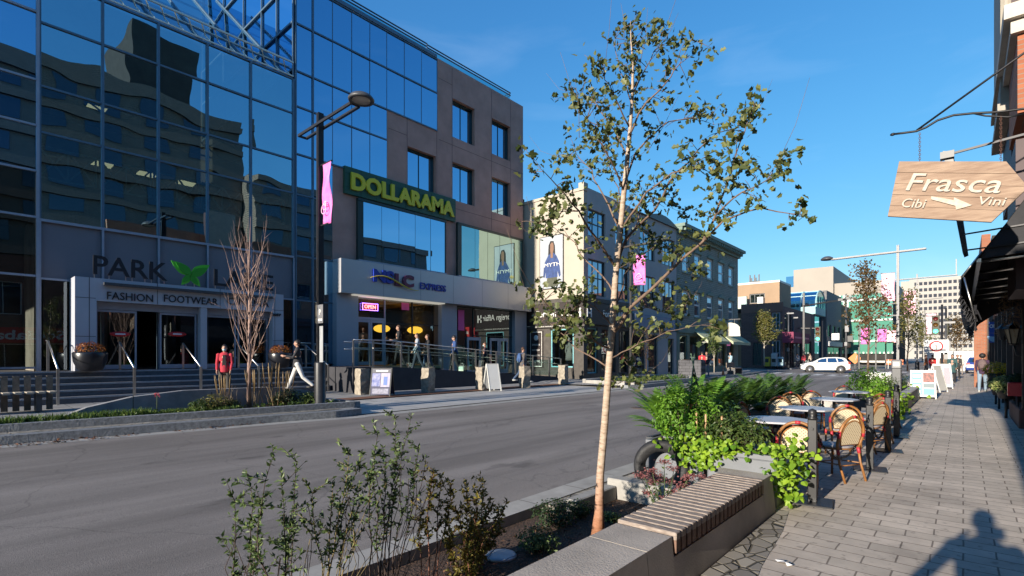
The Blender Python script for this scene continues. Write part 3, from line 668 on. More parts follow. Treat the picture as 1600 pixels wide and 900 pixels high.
# handrails of the steps
def handrail(y, label, xa=-18.15, xb=-19.9):
    t = thing('step_handrail', label, 'handrail', (xa, y, .3), group='steel handrails on the mall steps')
    b = MB(); b.bar((xa, y, .3), (xa, y, 1.28), .06); b.bar((xb, y, 1.17), (xb, y, 2.05), .06); b.each('post', M_STEEL, t, world=True)
    MB().tube([(xa + .0, y, 1.26), (xb, y, 2.05), (xb - .35, y, 2.07)], .022, 8).build('rail', M_STEEL, t, world=True)
for px, lab in ((226 / 2.5, 'steel handrail on the steps nearest the slatted wooden bench'), (210, 'steel handrail on the steps just right of the left flower pot'), (314, 'steel handrail on the steps left of the person in the red jacket'), (404, 'steel handrail on the steps between the bare tree and the walking man')):
    handrail(on_x(px, 600, -18.15).y, lab)
# flower pots
M_POT = mat('black glazed pot', (0.012, 0.013, 0.018), 0.3, var=0.1)
L_MUM = leafmat('rust chrysanthemums', (0.20, 0.05, 0.012), (0.36, 0.13, 0.02)); L_MUMG = leafmat('mum foliage', (.02, .04, .01), (.05, .08, .02))
def leafball(b, c, r, n, size, rnd, mi=0, up=0.2):
    for _ in range(n):
        d = Vector((rnd.gauss(0, 1), rnd.gauss(0, 1), rnd.gauss(0, 1))).normalized(); rr = rnd.uniform(.72, 1.03)
        p = Vector((c[0] + d.x * r[0] * rr, c[1] + d.y * r[1] * rr, c[2] + d.z * r[2] * rr))
        leaf(b, p, (d + Vector((rnd.uniform(-.6, .6), rnd.uniform(-.6, .6), rnd.uniform(-.3, .8) + up))), size * rnd.uniform(.7, 1.3), rnd, mi)
def leaf(b, p, nrm, s, rnd, mi=0, asp=0.55, direc=None):
    n_ = Vector(nrm)
    if n_.length < 1e-5: n_ = Vector((0, 0, 1))
    n_.normalize()
    d = Vector(direc) if direc is not None else Vector((rnd.gauss(0, 1), rnd.gauss(0, 1), rnd.gauss(0, 1)))
    d = d - n_ * d.dot(n_)
    if d.length < 1e-5: d = n_.orthogonal()
    d.normalize(); w = n_.cross(d) * s * asp * .5; d = d * s; f = n_ * s * .12
    b.add([p, p + d * .45 + w + f, p + d, p + d * .45 - w + f], [(0, 1, 2), (0, 2, 3)], mi)
def flowerpot(px, py, X, lab):
    p = on_x(px, 556, X); t = thing('flower_pot', lab, 'planter', (p.x, p.y, 1.17), group='black pots of rust flowers by the mall doors'); rnd = random.Random(int(px))
    MB().lathe([(.20, 0), (.30, .05), (.40, .30), (.42, .52), (.40, .56), (.36, .56), (.34, .5), (0, .5)], n=24).build('pot', M_POT, t)
    b = MB(); leafball(b, (0, 0, .62), (.36, .36, .24), 700, .06, rnd, 0); leafball(b, (0, 0, .56), (.34, .34, .2), 200, .07, rnd, 1)
    b.build('flowers', [L_MUM, L_MUMG], t)
flowerpot(141, 0, -19.2, 'black pot of rust coloured flowers left of the mall doors')
flowerpot(438, 0, -19.1, 'black pot of rust coloured flowers right of the mall doors')

# ------------------------------------------------------------ brown stone building with its shops
M_BRN = mat('brown precast stone', (0.40, 0.24, 0.20), 0.8, var=0.16, scale=0.9, bump=0.15, bscale=30)
M_JNT = mat('stone joint', (0.16, 0.10, 0.09), 0.9, var=0)
M_GFR = mat('green black frame', (0.012, 0.03, 0.03), 0.4, var=0.1)
br = thing('brown_stone_building', 'stepped brown stone building with square blue windows right of the glass mall', 'building', (X0, 18, 0.3))
YL, YR = 11.5, 24.3
ys = [YL, 12.62, 14.3, 15.5, 17.3, 17.4, 18.45, 20.1, 21.5, 23.1, YR]
def wallrect(b, y0, y1, z0, z1, dx=0.0): b.box(X0 - .35, X0 + dx, y0, y1, z0, z1)
b = MB()
# strips around the openings: rows of square windows z 13.35-15.4, 9.98-12.02 ; wide windows z 5.95-8.65
OP = [(18.45, 20.1, 13.35, 15.42), (21.5, 23.1, 13.35, 15.42), (18.45, 20.1, 9.98, 12.02), (21.5, 23.1, 9.98, 12.02), (15.5, 17.3, 9.9, 11.95), (12.65, 17.85, 5.95, 8.6), (18.7, 24.1, 5.95, 8.68)]
def top(y): return 9.97 if y < 14.3 else (13.35 if y < 17.4 else 17.1)
yc = sorted({YL, 12.65, 14.3, 15.5, 17.3, 17.4, 17.85, 18.45, 18.7, 20.1, 21.5, 23.1, 24.1, YR}); zc = sorted({5.8, 5.95, 8.6, 8.68, 9.9, 9.97, 9.98, 11.95, 12.02, 13.35, 15.42, 17.1})
for i in range(len(yc) - 1):
    run = None
    for j in range(len(zc) - 1):
        ym, zm = (yc[i] + yc[i + 1]) / 2, (zc[j] + zc[j + 1]) / 2
        solid = zm < top(ym) and not any(a < ym < c and e < zm < f for a, c, e, f in OP)
        if solid and run is None: run = zc[j]
        if (not solid) and run is not None: wallrect(b, yc[i], yc[i + 1], run, zc[j]); run = None
    if run is not None: wallrect(b, yc[i], yc[i + 1], run, zc[-1] if top((yc[i] + yc[i + 1]) / 2) > 17 else run) if top((yc[i] + yc[i + 1]) / 2) > 17 else None
b.build('wall', M_BRN, br, world=True)
b = MB(); b.box(-34, X0 - .5, 17.45, YR, .3, 17.0); b.box(-34, X0 - .5, 11.6, 17.45, 5.7, 9.8); b.build('core_wall', M_DARK, br, world=True)
b = MB(); b.box(-34, X0 - .35, YR - .3, YR, .3, 17.1); b.build('side_wall', M_BRN, br, world=True)
b = MB()
for y in (18.42, 21.47, 23.13): b.box(X0, X0 + .005, y - .012, y + .012, 8.7, 17.0)
for y in (15.47, 17.36): b.box(X0, X0 + .005, y - .012, y + .012, 9.9, 13.3)
for z in (12.9, 9.55): b.box(X0, X0 + .004, 17.5 if z > 10 else 18.7, YR, z - .012, z + .012)
for z in (16.1, ): b.box(X0, X0 + .004, 17.45, 18.42, z - .012, z + .012)
for z in (12.45, ): b.box(X0, X0 + .004, 14.35, 15.47, z - .012, z + .012)
b.build('joints', M_JNT, br, world=True)
for a, c, e, f in OP[:5]:
    w = MB().add([(X0 - .30, a, e), (X0 - .30, c, e), (X0 - .30, c, f), (X0 - .30, a, f)], [(0, 1, 2, 3)]).build('window', G_TOW, br, world=True, fix=False)
    q = MB(); ym = (a + c) / 2
    q.box(X0 - .29, X0 - .27, ym - .015, ym + .015, e, f)
    for y in (a, c - .05): q.box(X0 - .29, X0 - .2, y, y + .05, e, f)
    q.box(X0 - .29, X0 - .2, a + .05, c - .05, f - .06, f); q.build('window_frame', M_GFR, w, world=True)
for a, c, e, f in OP[5:]:
    w = thing('bay_window', None, None, (X0 + .1, a, e)); w.parent = br; w.location = Vector((X0 + .1, a, e)) - Vector(br.location)
    bx = MB(); n = 5; XB = X0 + .14
    for k in range(n):
        y0 = a + .28 + (c - a - .33) * k / n; y1 = a + .28 + (c - a - .33) * (k + 1) / n
        dx = rg.uniform(-.004, .004)
        pn = MB().add([(XB - dx, y0 + .01, e), (XB + dx, y1 - .01, e), (XB + dx, y1 - .01, f), (XB - dx, y0 + .01, f)], [(0, 1, 2, 3)])
        o = pn.build('pane', G_TOW if a < 15 else glassmat('green tinted glass', (0.55, .80, .78), .55, opaque=(0.02, .05, .04), wave=.004), br, world=True, fix=False)
    bx.box(X0 - .3, X0 + .15, a, a + .27, e, f); bx.box(X0 - .3, X0 + .18, a, c, f, f + .12); bx.box(X0 - .3, X0 + .17, c - .05, c, e, f)
    o = bx.build('bay_frame', M_GFR, br, world=True)
    q = MB(); q.box(X0 - .3, X0 + .24, a, c, e - .08, e - .005); o = q.build('sill', M_MULL, br, world=True)
    bpy.data.objects.remove(w)
b = MB(); b.add([(X0 - 1.0, 17.6, 17.1), (X0 - 1.0, 24.2, 17.1), (X0 - 1.0, 24.2, 18.05), (X0 - 1.0, 17.6, 18.05)], [(0, 1, 2, 3)]); b.build('roof_balustrade', G_TEAL, br, world=True, fix=False)
b = MB()
for z in (18.1, 18.25): b.bar((X0 - 1.0, 17.5, z), (X0 - 1.0, 24.25, z), .05); b.bar((X0 - 1.0, 24.25, z), (X0 - 6, 24.25, z), .05)
b.build('roof_handrail', M_DKG, br, world=True)
# DOLLARAMA sign
ds = thing('dollar_store_sign', 'long dark green sign with big yellow letters DOLLARAMA', 'sign', (X0 + .01, 12, 8.8))
b = MB(); b.box(X0 + .005, X0 + .14, 12.0, 18.55, 8.78, 9.98); b.build('board', mat('sign green', (0.012, 0.07, 0.04), 0.45, var=0.1), ds, world=True)
b = MB()
for k in range(1, 8): y = 12 + 6.55 * k / 8; b.box(X0 + .141, X0 + .146, y - .01, y + .01, 8.80, 9.96)
for z in (9.08, 9.68): b.box(X0 + .141, X0 + .145, 12.02, 18.53, z - .006, z + .006)
b.build('board_joints', mat('sign joint', (.004, .03, .02), .6, var=0), ds, world=True)
lettering('letters', 'DOLLARAMA', (X0 + .15, 12.28, 8.98), 6.1, 0.78, mat('sign yellow', (0.62, 0.55, 0.02), 0.45, var=0.04), ds, AX_X, .09, 0.045)
# white fascia and the shop letters
fa = thing('shop_fascia', 'long pale grey shop fascia band above the liquor shop entrance', 'shop fascia', (X0 + .3, 17.8, 4.3))
XFA = -19.8
b = MB(); b.box(X0 + .002, XFA, 11.5, 24.25, 4.32, 5.78); b.build('fascia_panel', mat('fascia metal', (0.50, 0.49, 0.49), 0.35, metal=.35, var=0.03, scale=.7), fa, world=True)
b = MB()
for k in range(1, 6): y = 11.5 + 12.75 * k / 6; b.box(XFA + .001, XFA + .004, y - .006, y + .006, 4.33, 5.77)
b.build('panel_joints', M_GPAN, fa, world=True)
b = MB(); b.box(X0 + .02, XFA - .1, 12.2, 17.4, 4.27, 4.316); b.build('soffit_lights', mat('soffit light', (.8, .8, .75), .5, var=0, emit=(1, .95, .8), estr=.15), fa, world=True)
M_BLU = mat('sign blue', (0.02, 0.045, 0.33), 0.4, var=.05); M_MAR = mat('sign maroon', (0.13, 0.02, 0.06), 0.4, var=.05); M_YEL = mat('swoosh yellow', (0.55, .42, 0.05), 0.4, var=.05)
def fy(px): return on_x(px, 556, XFA).y
y0 = fy(582); lettering('letters_ns', 'NS', (XFA + .01, y0, 4.93), fy(614) - y0, .58, M_BLU, fa, AX_X, .10, .05)
y0 = fy(616); lettering('letters_lc', 'LC', (XFA + .01, y0, 4.87), fy(645) - y0, .58, M_MAR, fa, AX_X, .10, .05)
y0 = fy(656); lettering('letters_express', 'EXPRESS', (XFA + .01, y0, 4.87), fy(696) - y0, .32, M_BLU, fa, AX_X, .05, .015)
b = MB(); ps = []
for k in range(13): t = k / 12; ps.append((XFA + .13, fy(576) + (fy(652) - fy(576)) * t, 5.02 + .22 * math.sin(t * math.pi * 1.55 + .3) - .05 * t))
b.tube(ps, [.012 + .03 * math.sin(math.pi * k / 12) for k in range(13)], 6); b.build('swoosh', M_YEL, fa, world=True)
# shop fronts below
sh = thing('liquor_shop_front', 'liquor shop front with pale pillars, double glass door and yellow lamps inside', 'shop front', (X0, 15, 1.17))
M_PIL = mat('pale pillar', (0.36, 0.37, 0.41), 0.5, var=0.04, scale=1)
b = MB(); b.box(X0 - .3, X0 + .35, 11.5, 12.55, .3, 4.31); b.box(X0 - .3, X0 + .35, 17.4, 18.45, .3, 4.31); b.each('pillar', M_PIL, sh, world=True)
XG = X0 + .05
b = MB()
b.box(XG - .04, XG + .04, 12.6, 14.1, 3.28, 3.38); b.box(XG - .04, XG + .04, 14.1, 14.16, 1.17, 4.3)
for y0, y1 in ((12.6, 13.33), (13.35, 14.08)):
    for a, c, e, f in ((y0, y0 + .09, 1.2, 3.27), (y1 - .09, y1, 1.2, 3.27), (y0 + .09, y1 - .09, 1.2, 1.36), (y0 + .09, y1 - .09, 3.15, 3.27)): b.box(XG - .03, XG + .03, a, c, e, f)
b.build('door_frame', M_LPAN, sh, world=True)
b = MB(); b.box(XG - .04, XG + .04, 15.7, 15.76, 1.17, 4.3); b.box(XG - .04, XG + .04, 14.17, 17.38, 3.15, 3.2); b.box(XG - .04, XG + .04, 12.58, 17.4, 4.27, 4.31); b.build('window_bars', M_BLK, sh, world=True)
for y0, y1, z0, z1 in ((12.7, 13.25, 1.36, 3.15), (13.43, 14.0, 1.36, 3.15)): pane(y0, y1, z0, z1, XG, G_SHOP, sh, 'door_pane')
for y0, y1, z0, z1 in ((12.6, 14.1, 3.38, 4.27), (14.16, 15.7, 1.2, 3.15), (15.76, 17.4, 1.2, 3.15), (14.16, 15.7, 3.2, 4.27), (15.76, 17.4, 3.2, 4.27)): pane(y0, y1, z0, z1, XG, G_SHOP, sh, 'window_pane')
b = MB(); b.box(-27, X0 - .5, 12.6, 12.7, 1.1, 4.2); b.box(-27, -26.8, 12.6, 18.4, 1.1, 4.3); b.box(-27, X0 - .3, 12.6, 18.4, 4.33, 4.4); b.box(-27, X0 + .3, 11.6, 18.4, 1.0, 1.16); b.box(-27, X0 - .4, 18.3, 18.4, 1.1, 4.3); b.build('interior', mat('shop interior', (0.50, .34, .15), .8, var=.4, scale=1.2), sh, world=True)
b = MB()
for k in range(7): b.box(-23.5, -23.1, 14.0 + k * .6, 14.45 + k * .6, 1.17, 2.1 + .2 * (k % 3))
b.box(-22.5, -22.0, 12.9, 13.6, 1.17, 2.4); b.build('shop_shelves', mat('shelf goods', (0.03, .035, .045), .7, scale=14, col2=(0.16, .12, .07)), sh, world=True)
for y in (15.1, 17.2): MB().ball((X0 - 1.6, y, 3.0), (.42, .42, .2), 16, 8).build('pendant_lamp', mat('yellow lamp shade', (.8, .5, .08), .5, var=0, emit=(1, .50, .05), estr=1.2), sh, world=True)
lettering('open_letters', 'OPEN', (XG + .09, 12.98, 3.78), .60, .17, mat('neon red', (.9, .1, .1), .5, var=0, emit=(1, .12, .12), estr=3.0), sh, AX_X, .02, .01)
b = MB()
for a, c, e, f in ((12.88, 13.7, 3.70, 3.72), (12.88, 13.7, 4.0, 4.02), (12.88, 12.9, 3.7, 4.02), (13.68, 13.7, 3.7, 4.02)): b.box(XG + .09, XG + .105, a, c, e, f)
b.build('neon_border', mat('neon blue', (.3, .2, 1), .5, var=0, emit=(.5, .2, 1), estr=2.0), sh, world=True)
M_PINK = mat('pink poster', (0.85, 0.12, 0.38), 0.7, var=0.06)
MB().box(XG + .06, XG + .065, 15.05, 15.5, 3.85, 4.2).build('pink_poster', M_PINK, sh, world=True)
s2 = thing('empty_shop_front', 'dark glazed shop front with two white framed doors next to the cream building', 'shop front', (X0, 21, 1.0))
b = MB(); b.box(X0 - .3, X0 + .3, 23.2, 24.28, .3, 4.31); b.each('pillar', M_PIL, s2, world=True)
b = MB(); b.box(XG - .04, XG + .04, 18.46, 23.2, 4.25, 4.31); b.box(XG - .04, XG + .04, 19.9, 19.95, .7, 4.25); b.box(XG - .04, XG + .04, 18.46, 23.2, .5, .62); b.box(XG - .04, XG + .04, 19.95, 23.2, 2.72, 2.78); b.build('window_bars', M_GFR, s2, world=True)
G_DKS = glassmat('dark shop glass', (0.62, 0.72, 0.74), 0.30, opaque=(0.010, .016, .015), wave=.003)
pane(18.46, 19.9, .62, 4.25, XG, G_DKS, s2, 'window_pane'); pane(19.95, 23.2, 2.78, 4.25, XG, G_DKS, s2, 'window_pane'); pane(19.95, 23.2, .62, 2.72, XG - .01, G_DKS, s2, 'window_pane')
for y0, y1 in ((19.4, 20.45), (21.2, 21.95), (21.98, 22.75)):
    b = MB()
    for a, c, e, f in ((y0, y0 + .12, .6, 2.65), (y1 - .12, y1, .6, 2.65), (y0 + .12, y1 - .12, .6, .85), (y0 + .12, y1 - .12, 2.48, 2.65)): b.box(XG + .05, XG + .10, a, c, e, f)
    b.build('door', M_LPAN, s2, world=True)
MB().box(XG + .06, XG + .065, 18.75, 19.2, 3.0, 4.1).build('pink_poster', M_PINK, s2, world=True)

# ------------------------------------------------------------ ramp and glass balustrade
rp_ = thing('access_ramp', 'dark sloping access ramp in front of the liquor shop', 'ramp', (-17, 11, .3))
XR = -16.9; ramp = [(10.3, 1.19), (12.0, 1.19), (23.6, .42)]
b = MB()
for (ya_, za_), (yb_, zb_) in zip(ramp, ramp[1:]):
    b.add([(XR, ya_, .2), (XR, yb_, .2), (XR, yb_, zb_), (XR, ya_, za_), (X0 + .3, ya_, .2), (X0 + .3, yb_, .2), (X0 + .3, yb_, zb_), (X0 + .3, ya_, za_)], [(0, 1, 2, 3), (3, 2, 6, 7), (4, 7, 6, 5), (0, 3, 7, 4), (1, 5, 6, 2)])
b.build('ramp_wall', mat('charcoal render', (0.035, 0.035, 0.042), 0.75, var=.15), rp_, world=True)
bl = thing('glass_balustrade', 'glass balustrade with steel posts along the sloping ramp', 'railing', (XR, 11, 1.19))
def rz(y): return 1.19 if y < 12 else 1.19 - (y - 12) * .77 / 11.6
G_BAL = glassmat('balustrade glass', (0.7, .85, .85), .10, (0.55, .74, .72))
yy = [10.35, 11.2, 12.5, 13.9, 15.3, 16.7, 18.1, 19.5, 20.9, 22.3, 23.4]
for i in range(len(yy) - 1):
    a, c = yy[i] + .06, yy[i + 1] - .06; X = XR - .05
    MB().add([(X, a, rz(a) + .06), (X, c, rz(c) + .06), (X, c, rz(c) + .88), (X, a, rz(a) + .88)], [(0, 1, 2, 3)]).build('glass_panel', G_BAL, bl, world=True, fix=False)
for y in yy: MB().box(XR - .09, XR - .03, y - .025, y + .025, rz(y) - .05, rz(y) + 1.02).build('post', M_STEEL, bl, world=True)
b = MB(); b.tube([(XR - .06, y, rz(y) + 1.03) for y in (10.35, 12.0, 23.4)], .022, 8); b.tube([(XR - .15, y, rz(y) + .72) for y in (10.35, 12.0, 23.4)], .018, 8); b.build('handrail', M_STEEL, bl, world=True)
b2 = thing('inner_handrail', 'steel handrail on posts along the upper side of the ramp', 'railing', (-18.6, 14, 1))
b = MB(); X = -18.7
for y in (12.2, 14.2, 16.2, 18.2, 20.2, 22.2): b.box(X - .025, X + .025, y - .025, y + .025, rz(y) - .05, rz(y) + 1.0)
b.each('post', M_STEEL, b2, world=True)
b = MB(); b.tube([(X, y, rz(y) + 1.0) for y in (11, 12, 23)], .02, 8); b.tube([(X, y, rz(y) + .7) for y in (11, 12, 23)], .018, 8); b.build('rail', M_STEEL, b2, world=True)
for ypx, lab in ((532, 'short steel handrail post set by the ramp corner beside the lamp post'),):
    handrail(10.0, lab)
# ------------------------------------------------------------ wall helper: a wall with openings, and windows set into it
def facade(parent, axis, P, a0, a1, z0, z1, ops, m, thick=.35, sgn=1, name='wall'):
    """wall in plane x=P (axis 'x') or y=P (axis 'y'); sgn = side it faces; ops = (a, c, e, f)"""
    ac = sorted({a0, a1} | {v for o in ops for v in o[:2]}); zc = sorted({z0, z1} | {v for o in ops for v in o[2:4]}); b = MB()
    lo, hi = (P - thick, P) if sgn > 0 else (P, P + thick)
    for i in range(len(ac) - 1):
        run = None
        for j in range(len(zc) - 1):
            am, zm = (ac[i] + ac[i + 1]) / 2, (zc[j] + zc[j + 1]) / 2
            solid = not any(o[0] < am < o[1] and o[2] < zm < o[3] for o in ops)
            if solid and run is None: run = zc[j]
            if (not solid or j == len(zc) - 2) and run is not None:
                e = zc[j + 1] if solid else zc[j]
                if axis == 'x': b.box(lo, hi, ac[i], ac[i + 1], run, e)
                else: b.box(ac[i], ac[i + 1], lo, hi, run, e)
                run = None
    return b.build(name, m, parent, world=True)
def window(parent, axis, P, a, c, e, f, mf, mg, sgn=1, rec=.14, fr=.06, v=1, h=1, sill=None, hood=None, name='window', tilt=.003):
    def bx(b, p0, p1, s0, s1, t0, t1, mi=0):
        if axis == 'x': b.box(p0, p1, s0, s1, t0, t1, mi)
        else: b.box(s0, s1, p0, p1, t0, t1, mi)
    X = P - sgn * rec; b = MB()
    bx(b, X - .03, X + .03, a, a + fr, e, f); bx(b, X - .03, X + .03, c - fr, c, e, f); bx(b, X - .03, X + .03, a + fr, c - fr, e, e + fr); bx(b, X - .03, X + .03, a + fr, c - fr, f - fr, f)
    for k in range(1, v): s = a + (c - a) * k / v; bx(b, X - .025, X + .025, s - fr * .3, s + fr * .3, e + fr, f - fr)
    for k in range(1, h): s = e + (f - e) * k / h; bx(b, X - .028, X + .028, a + fr, c - fr, s - fr * .35, s + fr * .35)
    o = b.build(name, mf, parent, world=True)
    dx = rg.uniform(-tilt, tilt); vs = []
    for s, t, q in ((a, e, -1), (c, e, 1), (c, f, 1), (a, f, -1)):
        vs.append((X + dx * q, s, t) if axis == 'x' else (s, X + dx * q, t))
    pv = MB().add(vs, [(0, 1, 2, 3)] if (sgn > 0) == (axis == 'x') else [(3, 2, 1, 0)])
    g_ = pv.build('pane', mg, None, fix=False); g_.parent = o
    for vv in g_.data.vertices: vv.co -= Vector(parent.location)
    if sill:
        b = MB(); bx(b, P - sgn * .05, P + sgn * .08, a - .06, c + .06, e - .10, e - .005); q = b.build('sill', sill, None); q.parent = o
        for vv in q.data.vertices: vv.co -= Vector(parent.location)
    if hood:
        b = MB(); ym = (a + c) / 2
        pr = [(a - .12, f + .03), (c + .12, f + .03), (c + .12, f + .14), (ym, f + .36), (a - .12, f + .14)]
        b.prism(pr, P, P + sgn * .12, axis); q = b.build('hood', hood, None); q.parent = o
        for vv in q.data.vertices: vv.co -= Vector(parent.location)
    return o

# ------------------------------------------------------------ cream corner building with the big poster
X1 = -16.2; YA = 24.55
M_CRM = mat('cream render', (0.41, 0.365, 0.30), 0.85, var=0.06, scale=.8); M_CRMD = mat('pale grey render', (0.40, 0.385, 0.38), 0.85, var=0.07, scale=.8)
M_STN = mat('dark shop stone', (0.06, 0.052, 0.045), .6, var=.3, scale=4); M_BROWN = mat('dark brown sign', (0.022, 0.014, 0.013), .5, var=.1)
M_CYA = mat('turquoise frame', (0.20, 0.50, 0.55), .5, var=.04)
cb_ = thing('cream_corner_building', 'cream rendered three storey corner building with a large fashion poster', 'building', (X1, YA, .35))
facade(cb_, 'y', YA, -21, X1, 4.75, 11.05, [], M_CRM, sgn=-1)
b = MB(); b.box(-21, X1 + .03, YA - .06, YA - .0, 11.06, 11.22); b.box(X1 - .3, X1 + .06, YA - .08, YA + .35, 11.06, 11.5); b.build('cornice', M_CRM, cb_, world=True)
b = MB(); b.box(-34, -21.02, YA + .2, YA + .5, 5, 11.6); b.box(-34, X1 - .5, YA + .4, 36, 11.1, 11.3); b.build('roof', M_DARK, cb_, world=True)
YB = on_x(985, 556, X1).y; YC1 = on_x(1058, 556, X1).y
def wy(px, X=X1): return on_x(px, 556, X).y
ops = []
for a, c in ((919, 946), (961, 982)):
    for e, f in ((8.55, 10.15), (5.15, 7.25)): ops.append((wy(a), wy(c), e, f))
facade(cb_, 'x', X1, YA + .352, YB, 4.75, 11.3, ops, M_CRMD)
for o_ in ops: window(cb_, 'x', X1, *o_, M_BLK, G_WIN, v=3, h=2, fr=.09)
b = MB(); b.box(-20.9, X1 + .12, YA - .14, YA - .02, 3.45, 4.72); b.box(X1 + .0, X1 + .14, YA - .018, YB, 3.45, 4.72); b.build('sign_band', M_BROWN, cb_, world=True)
b = MB(); b.box(-20.9, X1 + .16, YA - .18, YA - .02, 4.74, 4.98); b.box(X1, X1 + .17, YA - .018, YB, 4.74, 4.98); b.box(-20.9, X1 + .16, YA - .16, YA - .02, 3.30, 3.43); b.build('stone_band', M_STN, cb_, world=True)
xx = lambda px: on_y(px, 556, YA - .2).x
M_WLT = mat('white letters', (.75, .73, .68), .5, var=.02)
lettering('letters_side', 'Foreign Affair', (xx(838), YA - .145, 3.82), xx(896) - xx(838), .52, M_WLT, cb_, AX_Y, .03, .01)
lettering('letters_small', 'LUXURY FASHION FOR WOMEN', (xx(836), YA - .165, 3.34), xx(892) - xx(836), .07, M_WLT, cb_, AX_Y, .01, .0)
lettering('letters_front', 'Foreign Affair', (X1 + .145, wy(939), 3.82), wy(976) - wy(939), .52, M_WLT, cb_, AX_X, .03, .01)
b = MB()
for x in (xx(899), xx(905)): b.box(x, x + .10, YA - .17, YA - .141, 3.85, 4.35)
b.box(xx(899), xx(905), YA - .17, YA - .142, 4.04, 4.14); b.build('emblem', M_WLT, cb_, world=True)
b = MB()
for y in (YA + .12, YA + .5): b.box(X1 + .141, X1 + .17, y, y + .10, 3.85, 4.35)
b.box(X1 + .142, X1 + .17, YA + .22, YA + .5, 4.04, 4.14); b.build('emblem', M_WLT, cb_, world=True)
facade(cb_, 'y', YA, -20.9, X1, .2, 3.45, [(xx(858), xx(893), .95, 3.2), (xx(824), xx(846), .9, 3.15)], M_STN, sgn=-1)
window(cb_, 'y', YA, xx(858), xx(893), .95, 3.2, M_CYA, G_SHOP, sgn=-1, rec=.05, fr=.06)
b = MB(); b.box(xx(824), xx(846), YA - .03, YA - .001, .9, 3.15); b.build('notice_board', M_BROWN, cb_, world=True)
b = MB()
for a, c in ((0, .03),): 
    b.box(xx(826), xx(844), YA - .04, YA - .031, 3.05, 3.09); b.box(xx(826), xx(826.6), YA - .04, YA - .031, 1.0, 3.05); b.box(xx(843.4), xx(844), YA - .04, YA - .031, 1.0, 3.05); b.box(xx(826), xx(844), YA - .04, YA - .031, .96, 1.0)
b.build('board_border', M_WLT, cb_, world=True)
rr = random.Random(5)
for k, s in enumerate(('DRESSES', 'KNITWEAR', 'JACKETS', 'SHOES')):
    lettering('board_letters', s, (xx(829), YA - .045, 2.25 - k * .33), xx(841) - xx(829), .10, M_WLT, cb_, AX_Y, .006, .0)
b = MB(); b.lathe([(0, 0), (.17, 0), (.17, .01), (0, .01)], n=20); cx_, cz_ = xx(835), 2.72
b.v = [(cx_ + x, YA - .034 - z, cz_ + y) for x, y, z in b.v]; b.build('board_roundel', M_WLT, cb_, world=True)
gf = [(wy(918), wy(934), .6, 3.25), (wy(940), wy(962), .6, 3.25), (wy(967), YB - .15, .5, 3.25)]
facade(cb_, 'x', X1, YA + .352, YB, .1, 3.45, gf, M_STN)
for i, o_ in enumerate(gf): window(cb_, 'x', X1, *o_, M_CYA if i == 0 else M_DKG, G_SHOP, v=1 + (i > 0), fr=.07)
b = MB(); b.box(-20.4, X1 - 3.0, YA + 2.2, YA + 2.3, .1, 3.4); b.box(X1 - 3, X1 - 2.9, YA + 2.2, YB, .1, 3.4); b.box(-20.4, X1 - .4, YA + .4, YB, 3.4, 3.6); b.box(-20.5, -20.4, YA + .4, YA + 2.3, 0, 3.5); b.box(-20.4, X1 - .36, YA + .36, YB, .3, .8)
b.build('shop_interior', mat('cream shop interior', (.45, .36, .24), .8, var=.2), cb_, world=True)
MB().box(-18.9, -18.6, YA + 1.2, YA + 1.5, 3.3, 3.38).build('shop_lamp', M_LAMP, cb_, world=True)
# the shop dummies in the window
def dummy(x, y, lab, m, rz_=0):
    t = thing('shop_dummy', lab, 'mannequin', (x, y, .8), rz_, group='dressed dummies in the corner shop window')
    MB().lathe([(.14, 0), (.14, .02), (.02, .03), (.02, .8)], n=12).build('stand', M_STEEL, t)
    b = MB(); b.lathe([(.27, .55), (.24, .9), (.15, 1.12), (.18, 1.35), (.19, 1.48), (.10, 1.58), (.05, 1.62)], n=14); b.v = [(v[0], v[1] * .65, v[2]) for v in b.v]
    b.tube([(-.2, 0, 1.48), (-.27, 0, 1.1), (-.22, .05, .85)], [.06, .05, .04], 8); b.tube([(.2, 0, 1.48), (.27, 0, 1.1), (.22, .05, .85)], [.06, .05, .04], 8); b.build('coat', m, t)
    b = MB(); b.tube([(0, 0, 1.60), (0, 0, 1.7)], .045, 8); b.ball((0, 0, 1.80), (.08, .10, .12), 12, 8); b.build('head', M_WLT, t)
dummy(xx(875), YA + .75, 'dummy in a pale coat, left in the turquoise framed window', mat('pale coat', (.55, .55, .50), .9))
dummy(xx(888), YA + .85, 'dummy in a grey coat, right in the turquoise framed window', mat('grey coat', (.22, .23, .22), .9))
# large poster: person in a blue denim shirt
po = thing('fashion_poster', 'tall framed poster of a long haired person in a blue shirt on the cream wall', 'poster', (xx(859), YA - .07, 5.6))
pl, pr_ = xx(841), xx(878); pz0, pz1 = 5.62, 8.8
MB().box(pl, pr_, YA - .065, YA - .01, pz0, pz1).build('frame', M_BLK, po, world=True)
MB().box(pl + .04, pr_ - .04, YA - .070, YA - .066, pz0 + .04, pz1 - .04).build('sheet', mat('poster pale', (.30, .33, .38), .6, col2=(.42, .43, .46), scale=.8), po, world=True)
pc = (pl + pr_) / 2 + .05; pw = (pr_ - pl)
def flat(name, poly, m, dy):
    MB().prism([(pc + x * pw, pz0 + z * (pz1 - pz0)) for x, z in poly], YA - .072 - dy, YA - .071 - dy, 'y').build(name, m, po, world=True)
flat('printed_trousers', [(-.24, .04), (.26, .04), (.22, .22), (-.20, .22)], mat('print olive', (.07, .075, .05), .7, var=.3, scale=6), 0)
flat('printed_shirt', [(-.26, .21), (.24, .21), (.24, .32), (.31, .20), (.37, .24), (.30, .50), (.18, .62), (.07, .67), (-.05, .67), (-.17, .62), (-.33, .48), (-.37, .24), (-.30, .22), (-.26, .32)], mat('print blue', (.03, .06, .18), .7, var=.4, scale=5), .002)
